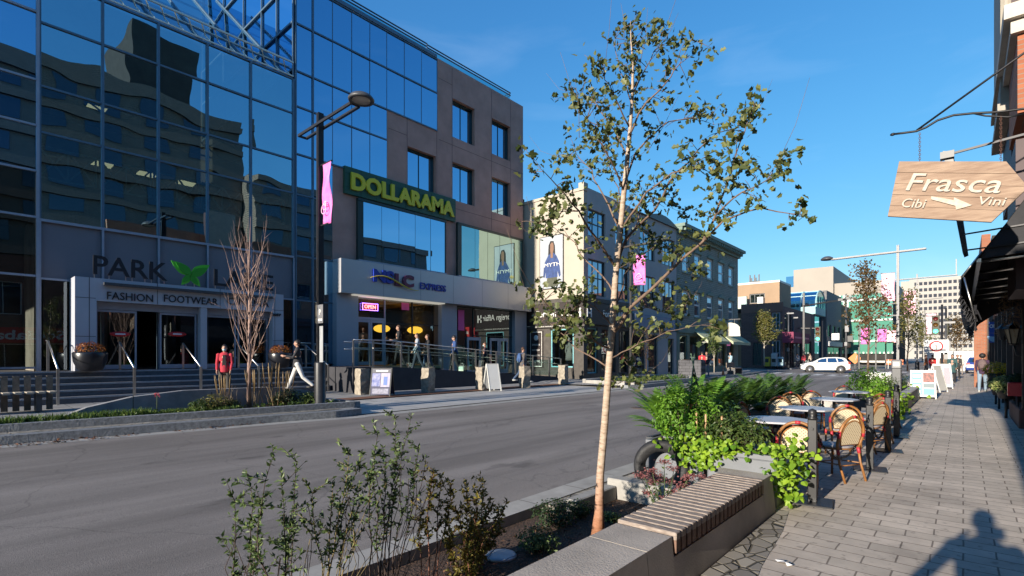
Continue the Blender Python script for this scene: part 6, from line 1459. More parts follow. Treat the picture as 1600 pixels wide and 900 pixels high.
# low plants by the tree
def bush(lab, c, r, n, ls, lm, seed, cat='plant', name='low_bush', group=None, up=.5):
    rnd = random.Random(seed); o = thing(name, lab, cat, c, group=group); l = MB(); w = MB()
    for k in range(14):
        an = rnd.uniform(0, 6.28); e = Vector((math.cos(an) * r[0] * rnd.random(), math.sin(an) * r[1] * rnd.random(), r[2] * 2 * rnd.uniform(.4, 1))); w.tube([(e.x * .2, e.y * .2, 0), e], [.006, .002], 4)
    for _ in range(n):
        d = Vector((rnd.gauss(0, 1), rnd.gauss(0, 1), rnd.gauss(0, 1))).normalized() * rnd.random() ** .45
        p = Vector((d.x * r[0], d.y * r[1], r[2] + d.z * r[2])) ; p += Vector((1, 0, 0)) * r[0] * .25 * mnoise.noise(p * 5 + Vector((seed, 0, 0)))
        leaf(l, p, d + Vector((rnd.gauss(0, .5), rnd.gauss(0, .5), up)), ls * rnd.uniform(.6, 1.3), rnd, asp=.5)
    w.build('stems', M_TWIGD, o, fix=False); l.build('foliage', lm, o, fix=False); return o
GB = 'low green bushes round the young tree'
for k, (px, py, r, n, m, lab) in enumerate(((868, 822, .26, 900, L_DRK, 'dark low bush left of the young tree trunk'), (842, 862, .20, 700, L_SHR, 'fresh green low bush beside the metal cover'), (905, 808, .17, 500, L_DRK, 'small dark low bush touching the young tree trunk'), (955, 815, .10, 220, L_SHR, 'tiny low bush right of the young tree trunk'))):
    v = on_z(px, py, -.14); bush(lab, v, (r, r, r * .55), n, .035, m, 40 + k, group=GB)
# flowering sedum at the end of the bed
v = on_z(1042, 800, -.14); v = Vector((-2.35, 5.1, -.13)); o = thing('flowering_sedum', 'dusty pink flowering sedum leaning over the wooden seat', 'plant', v); rnd = random.Random(3); w = MB(); f = MB(); l = MB()
for k in range(24):
    e = Vector((rnd.uniform(-.35, .42), rnd.uniform(-.3, .35), rnd.uniform(.25, .62))); w.tube([(e.x * .2, e.y * .2, 0), (e.x * .6, e.y * .6, e.z * .6), e], [.006, .005, .003], 5)
    for _ in range(90):
        q = e + Vector((rnd.gauss(0, .032), rnd.gauss(0, .032), rnd.gauss(0, .012))); leaf(f, q, (rnd.gauss(0, .6), rnd.gauss(0, .6), 1), .022, rnd, asp=.9)
    for j in range(9):
        t_ = rnd.uniform(.25, .9); q = Vector((e.x * t_, e.y * t_, e.z * t_)); leaf(l, q, (rnd.gauss(0, .5), rnd.gauss(0, .5), 1), .05, rnd, asp=.55)
w.build('stems', M_STEMG, o, fix=False); f.build('flower_heads', leafmat('dusty pink flowers', (.15, .04, .045), (.36, .16, .15), .2), o, fix=False); l.build('leaves', L_MID, o, fix=False)
# mulch scraps and fallen leaves
rnd = random.Random(7); b = MB()
for _ in range(1500):
    p = Vector((rnd.uniform(-3.28, -1.98), rnd.uniform(1.0, 5.5), rnd.uniform(-.150, -.125))); leaf(b, p, (rnd.gauss(0, .5), rnd.gauss(0, .5), 1), rnd.uniform(.02, .05), rnd)
o = b.build('fallen_leaves', leafmat('fallen leaves', (.06, .03, .015), (.26, .13, .06), .1), fix=False); o['kind'] = 'stuff'
b = MB()
for cx, cy, sx, sy, n in ((-12.35, 1.6, .10, .9, 170), (-12.25, 4.4, .08, .5, 80)):
    for _ in range(n):
        x = cx + rnd.gauss(0, sx); p = Vector((x, cy + rnd.gauss(0, sy), zroad(x) + .012)); leaf(b, p, (rnd.gauss(0, .4), rnd.gauss(0, .4), 1), rnd.uniform(.04, .09), rnd)
o = b.build('gutter_leaves', leafmat('gutter leaves', (.05, .025, .015), (.22, .10, .05), .1), fix=False); o['kind'] = 'stuff'

# ------------------------------------------------------------ far planters: wedge wall, beds
t = thing('wedge_wall', 'low grey concrete wedge wall rising behind the far planting bed', 'wall', (-14, 4, .25))
sec = [(1.6, .20), (1.8, .36), (2.2, .52), (3.0, .70), (4.0, .79), (6.0, .78), (7.0, .66), (7.5, .50), (7.6, .20)]
b = MB(); b.prism([(y, z) for y, z in sec], -14.2, -13.98, 'x'); b.build('wall_body', mat('wedge concrete', (.26, .26, .27), .85, var=.2, scale=3), t, world=True)
b = MB()
for y in (3.0, 4.6, 6.2): b.box(-13.979, -13.976, y - .008, y + .008, .22, .72)
b.build('joints', M_DKG, t, world=True)
t = thing('planter_kerb', 'raised concrete edge of the far planting bed beside the street lamp', 'kerb', (-13.3, 3, .2)); b = MB()
pk = [(-13.62, -20), (-13.45, 0), (-13.05, 4), (-12.75, 7.7)]
for (xa, ya_), (xb, yb_) in zip(pk, pk[1:]): b.add([(xa, ya_, .2), (xa, ya_, .36), (xa + .2, ya_, .36), (xa + .2, ya_, .2), (xb, yb_, .2), (xb, yb_, .36), (xb + .2, yb_, .36), (xb + .2, yb_, .2)], [(0, 1, 5, 4), (1, 2, 6, 5), (2, 3, 7, 6), (0, 3, 2, 1), (4, 5, 6, 7)])
b.box(-15.2, -12.56, 7.71, 7.88, .15, .358); b.build('edge', M_GRAN, t, world=True)
b = MB(); b.add([(-13.6, -20, .30), (-13.42, 0, .30), (-13.02, 4, .30), (-12.72, 7.7, .30), (-15.1, 7.7, .32), (-13.97, 6.9, .31), (-13.97, -20, .30)], [(0, 1, 2, 3, 4, 5, 6)]); struct('far_bed_soil', b, M_SOIL)
def grass(b, c, n, h, rnd, sp_=.15, mi=0, wd=.006):
    for _ in range(n):
        x, y = c[0] + rnd.gauss(0, sp_), c[1] + rnd.gauss(0, sp_); a = rnd.uniform(0, 6.28); L = h * rnd.uniform(.6, 1.2); bend = rnd.uniform(.1, .8) * L; d = Vector((math.cos(a), math.sin(a), 0)); w_ = Vector((-d.y, d.x, 0)) * wd * rnd.uniform(.7, 1.6)
        p = Vector((x, y, c[2])); m1 = p + Vector((0, 0, L * .6)) + d * bend * .35; m2 = p + Vector((0, 0, L * .9)) + d * bend
        b.add([p - w_, p + w_, m1 + w_ * .8, m1 - w_ * .8, m2], [(0, 1, 2, 3), (3, 2, 4)], mi)
L_GRS = leafmat('fresh grass blades', (.035, .09, .012), (.15, .21, .04)); L_STR = leafmat('straw grass', (.20, .13, .06), (.40, .29, .16), .3)
rnd = random.Random(12); b = MB()
for k in range(210):
    y = rnd.uniform(-1.5, 5.0); x = -13.85 + .5 * rnd.random() + .02 * y; grass(b, (x, y, .29), 16, .20 if y < 3.2 else .13, rnd, .06, wd=.008)
for k in range(260):
    y = rnd.uniform(-1.5, 7.4); leafball(b, (-13.7 + .7 * rnd.random() * (y + 3) / 9, y, .34), (.10, .10, .08), 7, .07, rnd)
o = b.build('bed_ground_cover', L_GRS, fix=False); o['kind'] = 'stuff'
FB = 'plants in the far bed before the mall'
for k, (px, d, r, n, m, lab) in enumerate(((335, 12.4, .34, 420, L_GLD, 'yellow green clump left of the bare tree in the far bed'), (312, 12.1, .25, 300, L_MID, 'small green clump at the left in the far bed'), (362, 12.8, .22, 260, L_GLD, 'low yellowing clump beside the bare trunk in the far bed'), (452, 13.9, .36, 500, L_DRK, 'dark green clump between bare tree and lamp post'), (484, 14.1, .30, 420, L_MID, 'mid green clump against the lamp post base'), (434, 13.6, .22, 280, L_GLD, 'pale clump between the straw grasses'))):
    a, c_ = ray(px); bush(lab, (a * d, c_ * d, .29), (r, r, r * .6), n, .075, m, 70 + k, group=FB)
for k, (px, d, h, lab) in enumerate(((400, 13.1, .85, 'straw coloured dry grass tuft nearest the bare tree'), (352, 12.6, .75, 'straw grass tuft left of the bare tree'), (425, 13.4, 1.0, 'tallest straw grass tuft in the far bed'), (443, 13.8, .8, 'straw grass tuft next to the lamp post clumps'))):
    a, c_ = ray(px); o = thing('dry_grass', lab, 'grass tuft', (a * d, c_ * d, .29), group='dry grass tufts in the far bed'); b = MB(); rnd = random.Random(90 + k); grass(b, (0, 0, 0), 26, h * .8, rnd, .10, wd=.004)
    for _ in range(9):
        x, y = rnd.gauss(0, .1), rnd.gauss(0, .1); b.tube([(x, y, h * .5), (x * 1.3, y * 1.3, h), (x * 1.4, y * 1.4, h * 1.15)], [.006, .016, .004], 4)
    b.build('blades', L_STR, o, fix=False)
v = on_x(245, 620, -13.75); o = thing('pink_flower', 'single pink flower standing in the far bed', 'flower', (v.x, v.y, .3)); b = MB(); b.tube([(0, 0, 0), (.02, 0, .42)], .006, 5); b.build('stem', M_STEMG, o); b = MB(); leafball(b, (.02, 0, .44), (.05, .05, .04), 30, .04, random.Random(1)); b.build('petals', leafmat('pink petals', (.45, .05, .08), (.7, .12, .15)), o, fix=False)
# far planter by the corner building
t = thing('far_planter', 'long low concrete planter with green plants in front of the cream corner building', 'planter', (-13.2, 26, .2)); b = MB()
for x0, x1, y0, y1, h in ((-14.6, -14.4, 22.0, 31, .45), (-12.2, -12.0, 22.6, 31, .32), (-14.4, -12.2, 22.0, 22.2, .40), (-14.4, -12.2, 30.8, 31, .35)): b.rbox(x0, x1, y0, y1, .1, h, .02)
b.build('kerb_walls', M_CONCL, t, world=True); b = MB(); b.add([(-14.4, 22.2, .26), (-12.2, 22.2, .26), (-12.2, 30.8, .26), (-14.4, 30.8, .26)], [(0, 1, 2, 3)]); b.build('soil', M_SOIL, t, world=True)
rnd = random.Random(13); b = MB()
for k in range(70): leafball(b, (rnd.uniform(-14.2, -12.3), rnd.uniform(22.6, 30.5), .33), (.22, .22, .14), 22, .11, rnd)
o = b.build('planter_ground_cover', L_GRS, fix=False); o['kind'] = 'stuff'
# ------------------------------------------------------------ lamp posts and banners
M_PNKB = mat('pink banner cloth', (0.80, 0.10, 0.46), .75, scale=2.2, col2=(.86, .28, .60)); M_PNKP = mat('pale pink banner cloth', (.85, .35, .50), .75, scale=5, col2=(.92, .72, .74))
M_PNKD = mat('banner lighter print', (.92, .55, .75), .7, var=.05)
def wavy_banner(name, lab, X, Y, z0, z1, w, m, ax='x', group='pink street banners', seed=0, letters=True):
    """cloth hanging across the pavement from the post side outwards"""
    t = thing(name, lab, 'banner', (X, Y, z1), group=group); b = MB(); nx, nz = 6, 14; vs = []
    for j in range(nz + 1):
        for i in range(nx + 1):
            u, v = i / nx, j / nz; f = .07 * math.sin(v * 7 + seed + u * 2) * (u * .8 + .2) * math.sin(math.pi * min(1, v * 1.1))
            vs.append((u * w + .02 * math.sin(v * 9), f, -v * (z1 - z0) + .04 * u * math.sin(v * 3 + seed)))
    b.add(vs, [(j * (nx + 1) + i, j * (nx + 1) + i + 1, (j + 1) * (nx + 1) + i + 1, (j + 1) * (nx + 1) + i) for j in range(nz) for i in range(nx)], 0, True)
    cl_ = b.build('cloth', m, t, fix=False); so_ = cl_.modifiers.new('thickness', 'SOLIDIFY'); so_.thickness = .004
    b = MB()
    for k in range(3):
        cz = -(z1 - z0) * (.78 - .05 * k); b.tube([(w * .5 + w * (.30 - .08 * k) * math.cos(R(30 * a)), -.09 + .02 * k, cz + w * (.30 - .08 * k) * math.sin(R(30 * a))) for a in range(13)], .012, 4)
    b.build('printed_rings', M_PNKD, t, fix=False)
    b = MB(); b.bar((-.1, 0, .01), (w + .04, 0, .01), .03); b.bar((-.1, 0, -(z1 - z0) - .01), (w * .7, 0, -(z1 - z0) - .01), .03); b.each('rod', M_BLK, t)
    return t
def lamp_head(b, c, r, mi=0):
    c = Vector(c); b.lathe([(0, .17), (r * .45, .16), (r * .8, .10), (r, .02), (r * .97, -.02), (r * .80, -.03), (r * .74, .0), (0, .0)], c, 24, mi)
def street_lamp(lab, x, y, z0, H, side=1, left=1.0, right=1.9, head=True, m=None, base=True, rail=True, hr=.32, seed=0):
    m = m or M_BLK; t = thing('street_lamp', lab, 'street lamp', (x, y, z0), group='tall street lamps')
    b = MB(); b.box(-.055, -.015, -.08, .08, .3, H); b.box(.015, .055, -.08, .08, .3, H); b.box(-.0149, .0149, -.05, .05, .3, H - .05)
    b.build('pole', m, t)
    if base:
        MB().lathe([(.17, 0), (.17, .02), (.15, .04), (.15, 1.12), (.13, 1.16), (.0, 1.16)], n=24).build('base_sleeve', M_BLK, t)
        b = MB()
        for k in range(4): a = R(45 + 90 * k); b.lathe([(.02, 0), (.02, .05), (0, .06)], (.2 * math.cos(a), .2 * math.sin(a), 0), 8)
        b.lathe([(.24, -.02), (.24, .015), (0, .015)], n=24); b.build('base_plate', M_DKG, t)
    b = MB(); za = H - .35
    for yy_ in (-.12, .12): b.bar((-left, yy_, za - .02), (right, yy_, za + .02), .05, .07)
    b.bar((-left, -.12, za - .02), (-left, .12, za - .02), .05); b.bar((right, -.12, za + .02), (right, .12, za + .02), .05)
    b.build('arm', m, t)
    if head:
        b = MB(); lamp_head(b, (right + .28, 0, za + .04), hr); b.build('lamp_head', M_DKG, t)
        MB().lathe([(0, -.005), (hr * .7, -.005), (hr * .7, .0), (0, .0)], (right + .28, 0, za + .035), 20).build('lamp_glass', mat('lamp lens', (.55, .50, .42), .25, var=.1), t)
    return t
a_, c_ = ray(500); L1 = (a_ * 14, c_ * 14); street_lamp('black street lamp by the bare tree, nearest of all, with a bright pink banner', L1[0], L1[1], .3, 7.95, left=1.0, right=1.75)
wavy_banner('street_banner', 'bright pink banner on the nearest black lamp post before the mall', L1[0] + .16, L1[1], 5.18, 6.80, .42, M_PNKB, seed=1)
t = thing('parking_sign', 'grey parking notice plates fixed on the nearest black lamp post', 'sign', (L1[0], L1[1], 2)); b = MB(); b.box(L1[0] + .05, L1[0] + .34, L1[1] - .10, L1[1] - .085, 2.5, 3.0); b.build('upper_plate', mat('plate grey', (.17, .17, .18), .5), t, world=True)
MB().box(L1[0] + .16, L1[0] + .34, L1[1] - .10, L1[1] - .085, 1.45, 2.42).build('lower_plate', mat('plate pale', (.32, .33, .34), .5), t, world=True)
MB().box(L1[0] - .22, L1[0] - .10, L1[1] + .0, L1[1] + .02, 2.5, 3.1).build('side_plate', mat('plate cream', (.5, .45, .35), .5), t, world=True)
lettering('plate_letter', 'P', (L1[0] + .14, L1[1] - .101, 2.72), .09, .15, M_WLT, t, AX_Y, .004, .02)
MB().box(L1[0] + .09, L1[0] + .30, L1[1] - .104, L1[1] - .1005, 2.56, 2.62).build('plate_lines', M_WLT, t, world=True)
a_, c_ = ray(986); L2 = (a_ * 30, c_ * 30); street_lamp('black street lamp half hidden behind the young tree, in the far planter', L2[0], L2[1], .2, 8.2, left=1.0, right=1.75)
wavy_banner('street_banner', 'pink banner seen through the young tree, before the pale narrow building', L2[0] + .15, L2[1], on_y(999, 445, L2[1]).z, on_y(999, 398, L2[1]).z, .75, M_PNKB, seed=2)
# silver lamp posts on our side
def pole_at(px, d): a_, c_ = ray(px); return a_ * d, c_ * d
x3, y3 = pole_at(1403, 26); H3 = EYE + (556 - 383) * 26 / 800
M_SPOLE = mat('galvanised pole', (.16, .16, .165), .5, metal=.2, var=.08)
street_lamp('silver street lamp nearest on our side with a long cross arm', x3, y3, 0, H3, left=2.9, right=1.1, m=M_SPOLE, head=False)
tt = [o for o in COL.objects if o.name.startswith('street_lamp') and o.type == 'EMPTY'][-1]
b = MB(); lamp_head(b, (-3.1, 0, H3 - .35), .32); b.build('lamp_head', M_DKG, tt)
x4, y4 = pole_at(1433, 42); H4 = EYE + (556 - 428) * 42 / 800
street_lamp('second silver street lamp on our side, farther and darker', x4, y4, 0, H4, left=1.9, right=2.5, m=M_SPOLE, head=False)
for (lx, ly), pa, pb_, pt, pbm, m_, lab, sd in (((x3, y3), 1377, 1398, 428, 470, M_PNKP, 'largest pale pink flowered banner on the nearest silver lamp post', 3), ((x4, y4), 1412, 1431, 455, 491, M_PNKP, 'second pink flowered banner right of the nearest silver lamp post', 4)):
    a1, a2 = on_y(pa, pt, ly), on_y(pb_, pbm, ly); wavy_banner('street_banner', lab, a1.x, ly, a2.z, a1.z, a2.x - a1.x, m_, seed=sd)
for px, py, d, w, h, lab in ((1352, 525, 60, .9, 1.9, 'small far pink banner left of the crossing'), (1378, 524, 62, .9, 1.5, 'small pink banner in the middle above the crossing'), (1393, 526, 66, .9, 1.6, 'small pale pink banner right of the two above the crossing'), (1455, 506, 60, .9, 2.4, 'pale pink banner left of the near traffic light')):
    v = at_d(px, py, d); wavy_banner('street_banner', lab, v.x - w / 2, v.y, v.z - h / 2, v.z + h / 2, w, M_PNKP if px > 1385 else M_PNKB, seed=px)
    t = thing('banner_pole', 'thin dark pole carrying the ' + lab.replace('small ', '').replace('far ', ''), 'pole', (v.x - w / 2 - .15, v.y, 0), group='thin poles by the crossing'); MB().bar((0, 0, 0), (0, 0, v.z + h / 2 + .4), .14).build('shaft', M_BLK, t)

# ------------------------------------------------------------ traffic lights
M_TLG = mat('lit green lamp', (.1, .8, .5), .4, var=0, emit=(.05, .9, .5), estr=2.0); M_TLR = mat('unlit red lamp', (.10, .012, .012), .4, var=0); M_TLY = mat('unlit amber lamp', (.10, .05, .01), .4, var=0)
def signal(lab, px, py, d, pole=True, arm=0, rz_=0, s=1.0, zpole=None, lit=True):
    v = at_d(px, py, d); t = thing('traffic_light', lab, 'traffic light', (v.x, v.y, 0), rz_, group='traffic lights at the crossing')
    if pole: MB().lathe([(.14, 0), (.12, .3), (.08, .35), (.07, v.z + 1.6)], (.3 * s, .15, 0), 10).build('pole', M_BLK, t)
    b = MB(); b.rbox(-.19 * s, .19 * s, -.12, .12, v.z - .6 * s, v.z + .6 * s, .03); b.build('housing', mat('signal housing', (.05, .05, .03), .6), t)
    for k, m in enumerate((M_TLR, M_TLY, M_TLG if lit else mat('dark lens', (.02, .03, .02), .5))):
        b = MB(); b.lathe([(0, 0), (.12 * s, 0), (.12 * s, .02), (0, .03)], n=16); b.v = [(x, -.122 - z, y + v.z + (.38 - .38 * k) * s) for x, y, z in b.v]; b.build('lens', m, t)
        b = MB(); b.add([(math.cos(R(a)) * .14 * s, yy_, math.sin(R(a)) * .14 * s + v.z + (.38 - .38 * k) * s) for yy_ in (-.125, -.32) for a in range(0, 181, 30)], [(i, i + 1, 8 + i, 7 + i) for i in range(6)]); b.build('visor', M_BLK, t, fix=False)
    if arm: b = MB(); b.bar((0, 0, v.z + .7), (arm, 0, v.z + 1.0), .10); b.build('arm', M_BLK, t)
    return t
signal('green traffic light over the no turn sign, right of the silver lamp posts', 1462, 508, 40, s=1.25, arm=-4)
signal('small green traffic light before the glass vault, over the white car', 1278, 522, 62, s=1.5, arm=-7)
signal('green traffic light seen between the pink banners near the silver pole', 1390, 486, 50, pole=False, s=.9, arm=4)
signal('traffic light seen from the side, dark, right of the no turn sign', 1480, 510, 44, s=1.2, rz_=R(80), lit=False)
v = at_d(1463, 541, 40); t = thing('no_turn_sign', 'square white sign with a red circle and a barred arrow under the traffic light', 'sign', v)
b = MB(); b.box(-.75, .75, -.03, .0, -.5, .5); b.build('plate', mat('sign white', (.6, .6, .6), .5, var=.02), t)
b = MB(); b.tube([(.38 * math.cos(R(20 * k)), -.045, .38 * math.sin(R(20 * k))) for k in range(19)], .05, 5); b.bar((-.27, -.05, .27), (.27, -.05, -.27), .06, .02); b.build('red_ring', mat('sign red paint', (.6, .02, .03), .5, var=0), t)
b = MB(); b.bar((.0, -.04, -.26), (.0, -.04, .1), .06, .01); b.bar((0, -.04, .1), (-.2, -.04, .1), .06, .01); b.build('arrow', M_BLK, t)
t = thing('signal_mast', 'long dark traffic light arm with a camera over the crossing', 'mast', at_d(1272, 570, 60)); v1, v2, v3 = at_d(1256, 478, 60), at_d(1330, 466, 48), at_d(1256, 575, 60)
b = MB(); b.bar(v3, v1 + Vector((0, 0, 1.5)), .2); b.bar(v1, v2, .14); b.build('arm', M_BLK, t, world=True); b = MB(); b.obox(v2, (.8, .4, .2)); b.obox(v1.lerp(v2, .85), (.7, .4, .22)); b.build('lamp_units', M_BLK, t, world=True)
for k, (px, pt, pb_, d, lab) in enumerate(((1232, 487, 572, 58, 'utility pole with boxes in front of the purple awning'), (1239, 494, 572, 61, 'white topped pole beside the corner shop'), (1322, 460, 576, 56, 'grey pole beyond the first loose tree'), (1478, 500, 578, 40, 'dark pole behind the no turn sign'))):
    v = at_d(px, pb_, d); zt_ = at_d(px, pt, d).z; t = thing('utility_pole', lab, 'pole', (v.x, v.y, 0), group='utility poles at the crossing'); MB().lathe([(.12, 0), (.09, zt_ * .5), (.07, zt_)], n=10).build('shaft', M_DKG, t)
    b = MB(); b.obox((.1, -.15, zt_ * .55), (.35, .25, .7)); b.obox((0, -.12, zt_ * .35), (.25, .2, .4)); b.obox((.2, 0, zt_ - .2), (.7, .15, .15)); b.each('box', M_SPOLE, t)

# ------------------------------------------------------------ stone bollards and sandwich boards
M_STB = mat('rough bollard stone', (.19, .165, .13), .9, scale=7, col2=(.40, .35, .28), bump=1.0, bscale=26)
rnd = random.Random(17); blabs = ['left of the sandwich board with photos', 'between the two sandwich boards, standing alone', 'touching the white sandwich board', 'in front of the empty shop doors beside the walking person', 'farthest, at the corner of the cream building']
def stone_bollard(px, d, lab, h=1.0):
    a_, c_ = ray(px); t = thing('stone_bollard', 'rough square stone bollard ' + lab, 'bollard', (a_ * d, c_ * d, .15), rnd.uniform(-.2, .2), group='row of rough stone bollards'); b = MB(); n = 8; vs = []; fs = []
    for j in range(n + 1):
        for i, (sx, sy) in enumerate(((-1, -1), (0, -1), (1, -1), (1, 0), (1, 1), (0, 1), (-1, 1), (-1, 0))):
            vs.append((sx * .19 + rnd.uniform(-.018, .018), sy * .19 + rnd.uniform(-.018, .018), h * j / n + (rnd.uniform(-.02, .02) if j == n else 0)))
    for j in range(n):
        for i in range(8): fs.append((j * 8 + i, j * 8 + (i + 1) % 8, (j + 1) * 8 + (i + 1) % 8, (j + 1) * 8 + i))
    fs.append(tuple(range(n * 8, n * 8 + 8))); b.add(vs, fs); b.build('shaft', M_STB, t)
for (px, d), lab in zip(((566, 18.6), (669, 20), (753, 21.8), (820, 23.5), (880, 26)), blabs): stone_bollard(px, d, lab)
def aboard(lab, px, d, rz_, w, h, mp, mf, prints=True, z=.16, spread=.55, group='sandwich boards on the pavements', lean=None):
    a_, c_ = ray(px); t = thing('sandwich_board', lab, 'sandwich board', (a_ * d, c_ * d, z), rz_, group=group)
    s2_ = spread / 2; ang = math.atan2(s2_, h)
    for sg_, nm in ((-1, 'front_panel'), (1, 'back_panel')):
        b = MB()
        def Pn(u, v, o): return (u, sg_ * (s2_ * (1 - v / h) + o), v)
        o0, o1 = 0, .025
        b.add([Pn(-w / 2, .08, o0), Pn(w / 2, .08, o0), Pn(w / 2, h, o0), Pn(-w / 2, h, o0), Pn(-w / 2, .08, o1), Pn(w / 2, .08, o1), Pn(w / 2, h, o1), Pn(-w / 2, h, o1)], [(0, 1, 2, 3), (7, 6, 5, 4), (0, 4, 5, 1), (1, 5, 6, 2), (2, 6, 7, 3), (3, 7, 4, 0)])
        p = b.build(nm, mp, t)
        b = MB()
        for u in (-w / 2, w / 2): b.bar(Pn(u, 0, .012), Pn(u, h + .02, .012), .04)
        b.bar(Pn(-w / 2, h, .012), Pn(w / 2, h, .012), .04); b.build('frame', mf, t)
    return t, Pn, w, h
def panel_quad(t, s2_, w, h, u0, u1, v0, v1, m, name, off=.030):
    def Pn(u, v): return (u, -(s2_ * (1 - v / h) + off), v)
    MB().add([Pn(u0, v0), Pn(u1, v0), Pn(u1, v1), Pn(u0, v1)], [(0, 1, 2, 3)]).build(name, m, t, fix=False)
M_NAV = mat('navy panel', (.035, .035, .09), .5, var=.2); M_LIL = mat('lilac print', (.30, .29, .45), .5, scale=6, col2=(.5, .45, .5)); M_BPH = mat('blue photo print', (.06, .09, .30), .5, scale=8, col2=(.35, .35, .5))
t, Pn, w, h = aboard('dark framed sandwich board with photo panels beside the first stone bollard', 597, 18.5, R(38), .72, 1.02, M_NAV, M_BLK, z=.15)
panel_quad(t, .275, w, h, -.34, .34, .86, 1.0, mat('charcoal print', (.12, .12, .14), .6), 'printed_header'); panel_quad(t, .275, w, h, -.32, -.02, .38, .84, M_BPH, 'printed_photo'); panel_quad(t, .275, w, h, .0, .33, .36, .85, M_LIL, 'printed_photo'); panel_quad(t, .275, w, h, -.28, .3, .12, .30, mat('grey print', (.25, .25, .32), .6, var=.4, scale=15), 'printed_lines')
panel_quad(t, .275, w, h, -.20, .24, .905, .955, M_WLT, 'printed_title', .033)
panel_quad(t, .275, w, h, .10, .24, .42, .72, mat('blue figure print', (.08, .14, .50), .5, scale=5, col2=(.12, .2, .6)), 'printed_figure', .033)
aboard('plain white sandwich board beside the third stone bollard', 769, 21.6, R(75), .55, 1.12, mat('white board', (.62, .62, .60), .5, var=.04), M_WWF, z=.15)
M_WBD = mat('white board', (.62, .62, .60), .5)
t, Pn, w, h = aboard('white framed sandwich board with teal menu and photo, nearest on our pavement', 1442, 19.5, R(6), .72, 1.05, M_WBD, M_WWF, z=0)
M_TEA = mat('teal print', (.12, .38, .42), .5, var=.1); panel_quad(t, .275, w, h, -.33, -.04, .15, .98, M_TEA, 'menu_panel'); panel_quad(t, .275, w, h, .0, .33, .62, .98, mat('food photo', (.05, .03, .03), .5, scale=12, col2=(.35, .12, .10)), 'photo_panel'); panel_quad(t, .275, w, h, .0, .33, .42, .58, mat('grey text', (.15, .2, .22), .5), 'text_panel'); panel_quad(t, .275, w, h, .0, .33, .15, .38, M_TEA, 'lower_panel')
for k in range(4): panel_quad(t, .275, w, h, -.30, -.08, .20 + k * .2, .32 + k * .2, M_WLT, 'menu_box', .033)
aboard('white sandwich board seen edge on behind the teal menu board', 1463, 23, R(70), .7, 1.15, M_WBD, M_WWF, z=0)
t, Pn, w, h = aboard('white sandwich board with small red dots, third along our pavement', 1471, 25.5, R(20), .7, 1.2, M_WBD, M_WWF, z=0)
panel_quad(t, .275, w, h, .05, .3, .2, 1.05, mat('pale print', (.35, .38, .42), .5, scale=20, col2=(.6, .3, .35)), 'printed_text')

# ------------------------------------------------------------ slatted bench at the far left
t = thing('slatted_bench', 'wooden bench with upright back slats at the left edge before the mall steps', 'bench', (-17, 1, .3))
M_GWD = mat('greyed wood', (.20, .16, .12), .8, var=.3, scale=8); M_GWL = mat('lit slat tops', (.42, .36, .28), .8, var=.2, scale=8)  # seat slats lighter than the back: light on them put into the colour
for k in range(12):
    y = 2.0 - k * .20; b = MB(); b.rbox(-17.0, -16.93, y - .12, y, .30, 1.12, .01); b.box(-17.0, -16.93, y - .12, y, 1.1205, 1.135); b.build('back_slat', M_GWD, t, world=True)
for k in range(12): y = 2.0 - k * .20; b = MB(); b.box(-16.92, -16.38, y - .12, y, .72, .765); b.build('seat_slat', M_GWL, t, world=True)
b = MB()
for y in (1.7, -.1): b.box(-16.9, -16.45, y - .05, y + .05, .3, .71)
b.each('leg', M_DKG, t, world=True)

# ------------------------------------------------------------ patio: planters, ferns, vines
M_PLN = mat('grey planter box', (.155, .165, .185), .55, var=.12, scale=3); M_PLN2 = mat('dark planter box', (.05, .052, .06), .55, var=.15, scale=3)
def pbox(lab, x0, x1, y0, y1, h, m, group='grey planter boxes round the patio'):
    t = thing('planter_box', lab, 'planter', ((x0 + x1) / 2, (y0 + y1) / 2, 0), group=group); b = MB()
    b.rbox(x0 + .02, x1 - .02, y0 + .02, y1 - .02, 0, h - .05, .02); b.build('box', m, t, world=True)
    b = MB()
    for a, c, e, f in ((x0, x1, y0, y0 + .05), (x0, x1, y1 - .05, y1), (x0, x0 + .05, y0 + .05, y1 - .05), (x1 - .05, x1, y0 + .05, y1 - .05)): b.box(a, c, e, f, h - .05, h)
    b.build('rim', m, t, world=True); MB().box(x0 + .055, x1 - .055, y0 + .055, y1 - .055, h - .049, h - .02).build('soil', M_SOIL, t, world=True)
pbox('grey planter box at the patio corner behind the wooden seat, full of lime vines', -2.25, -1.47, 5.92, 6.36, .55, M_PLN)
pbox('second grey planter box left of the patio corner, under the tall mixed plants', -3.05, -2.3, 6.05, 6.5, .55, M_PLN)
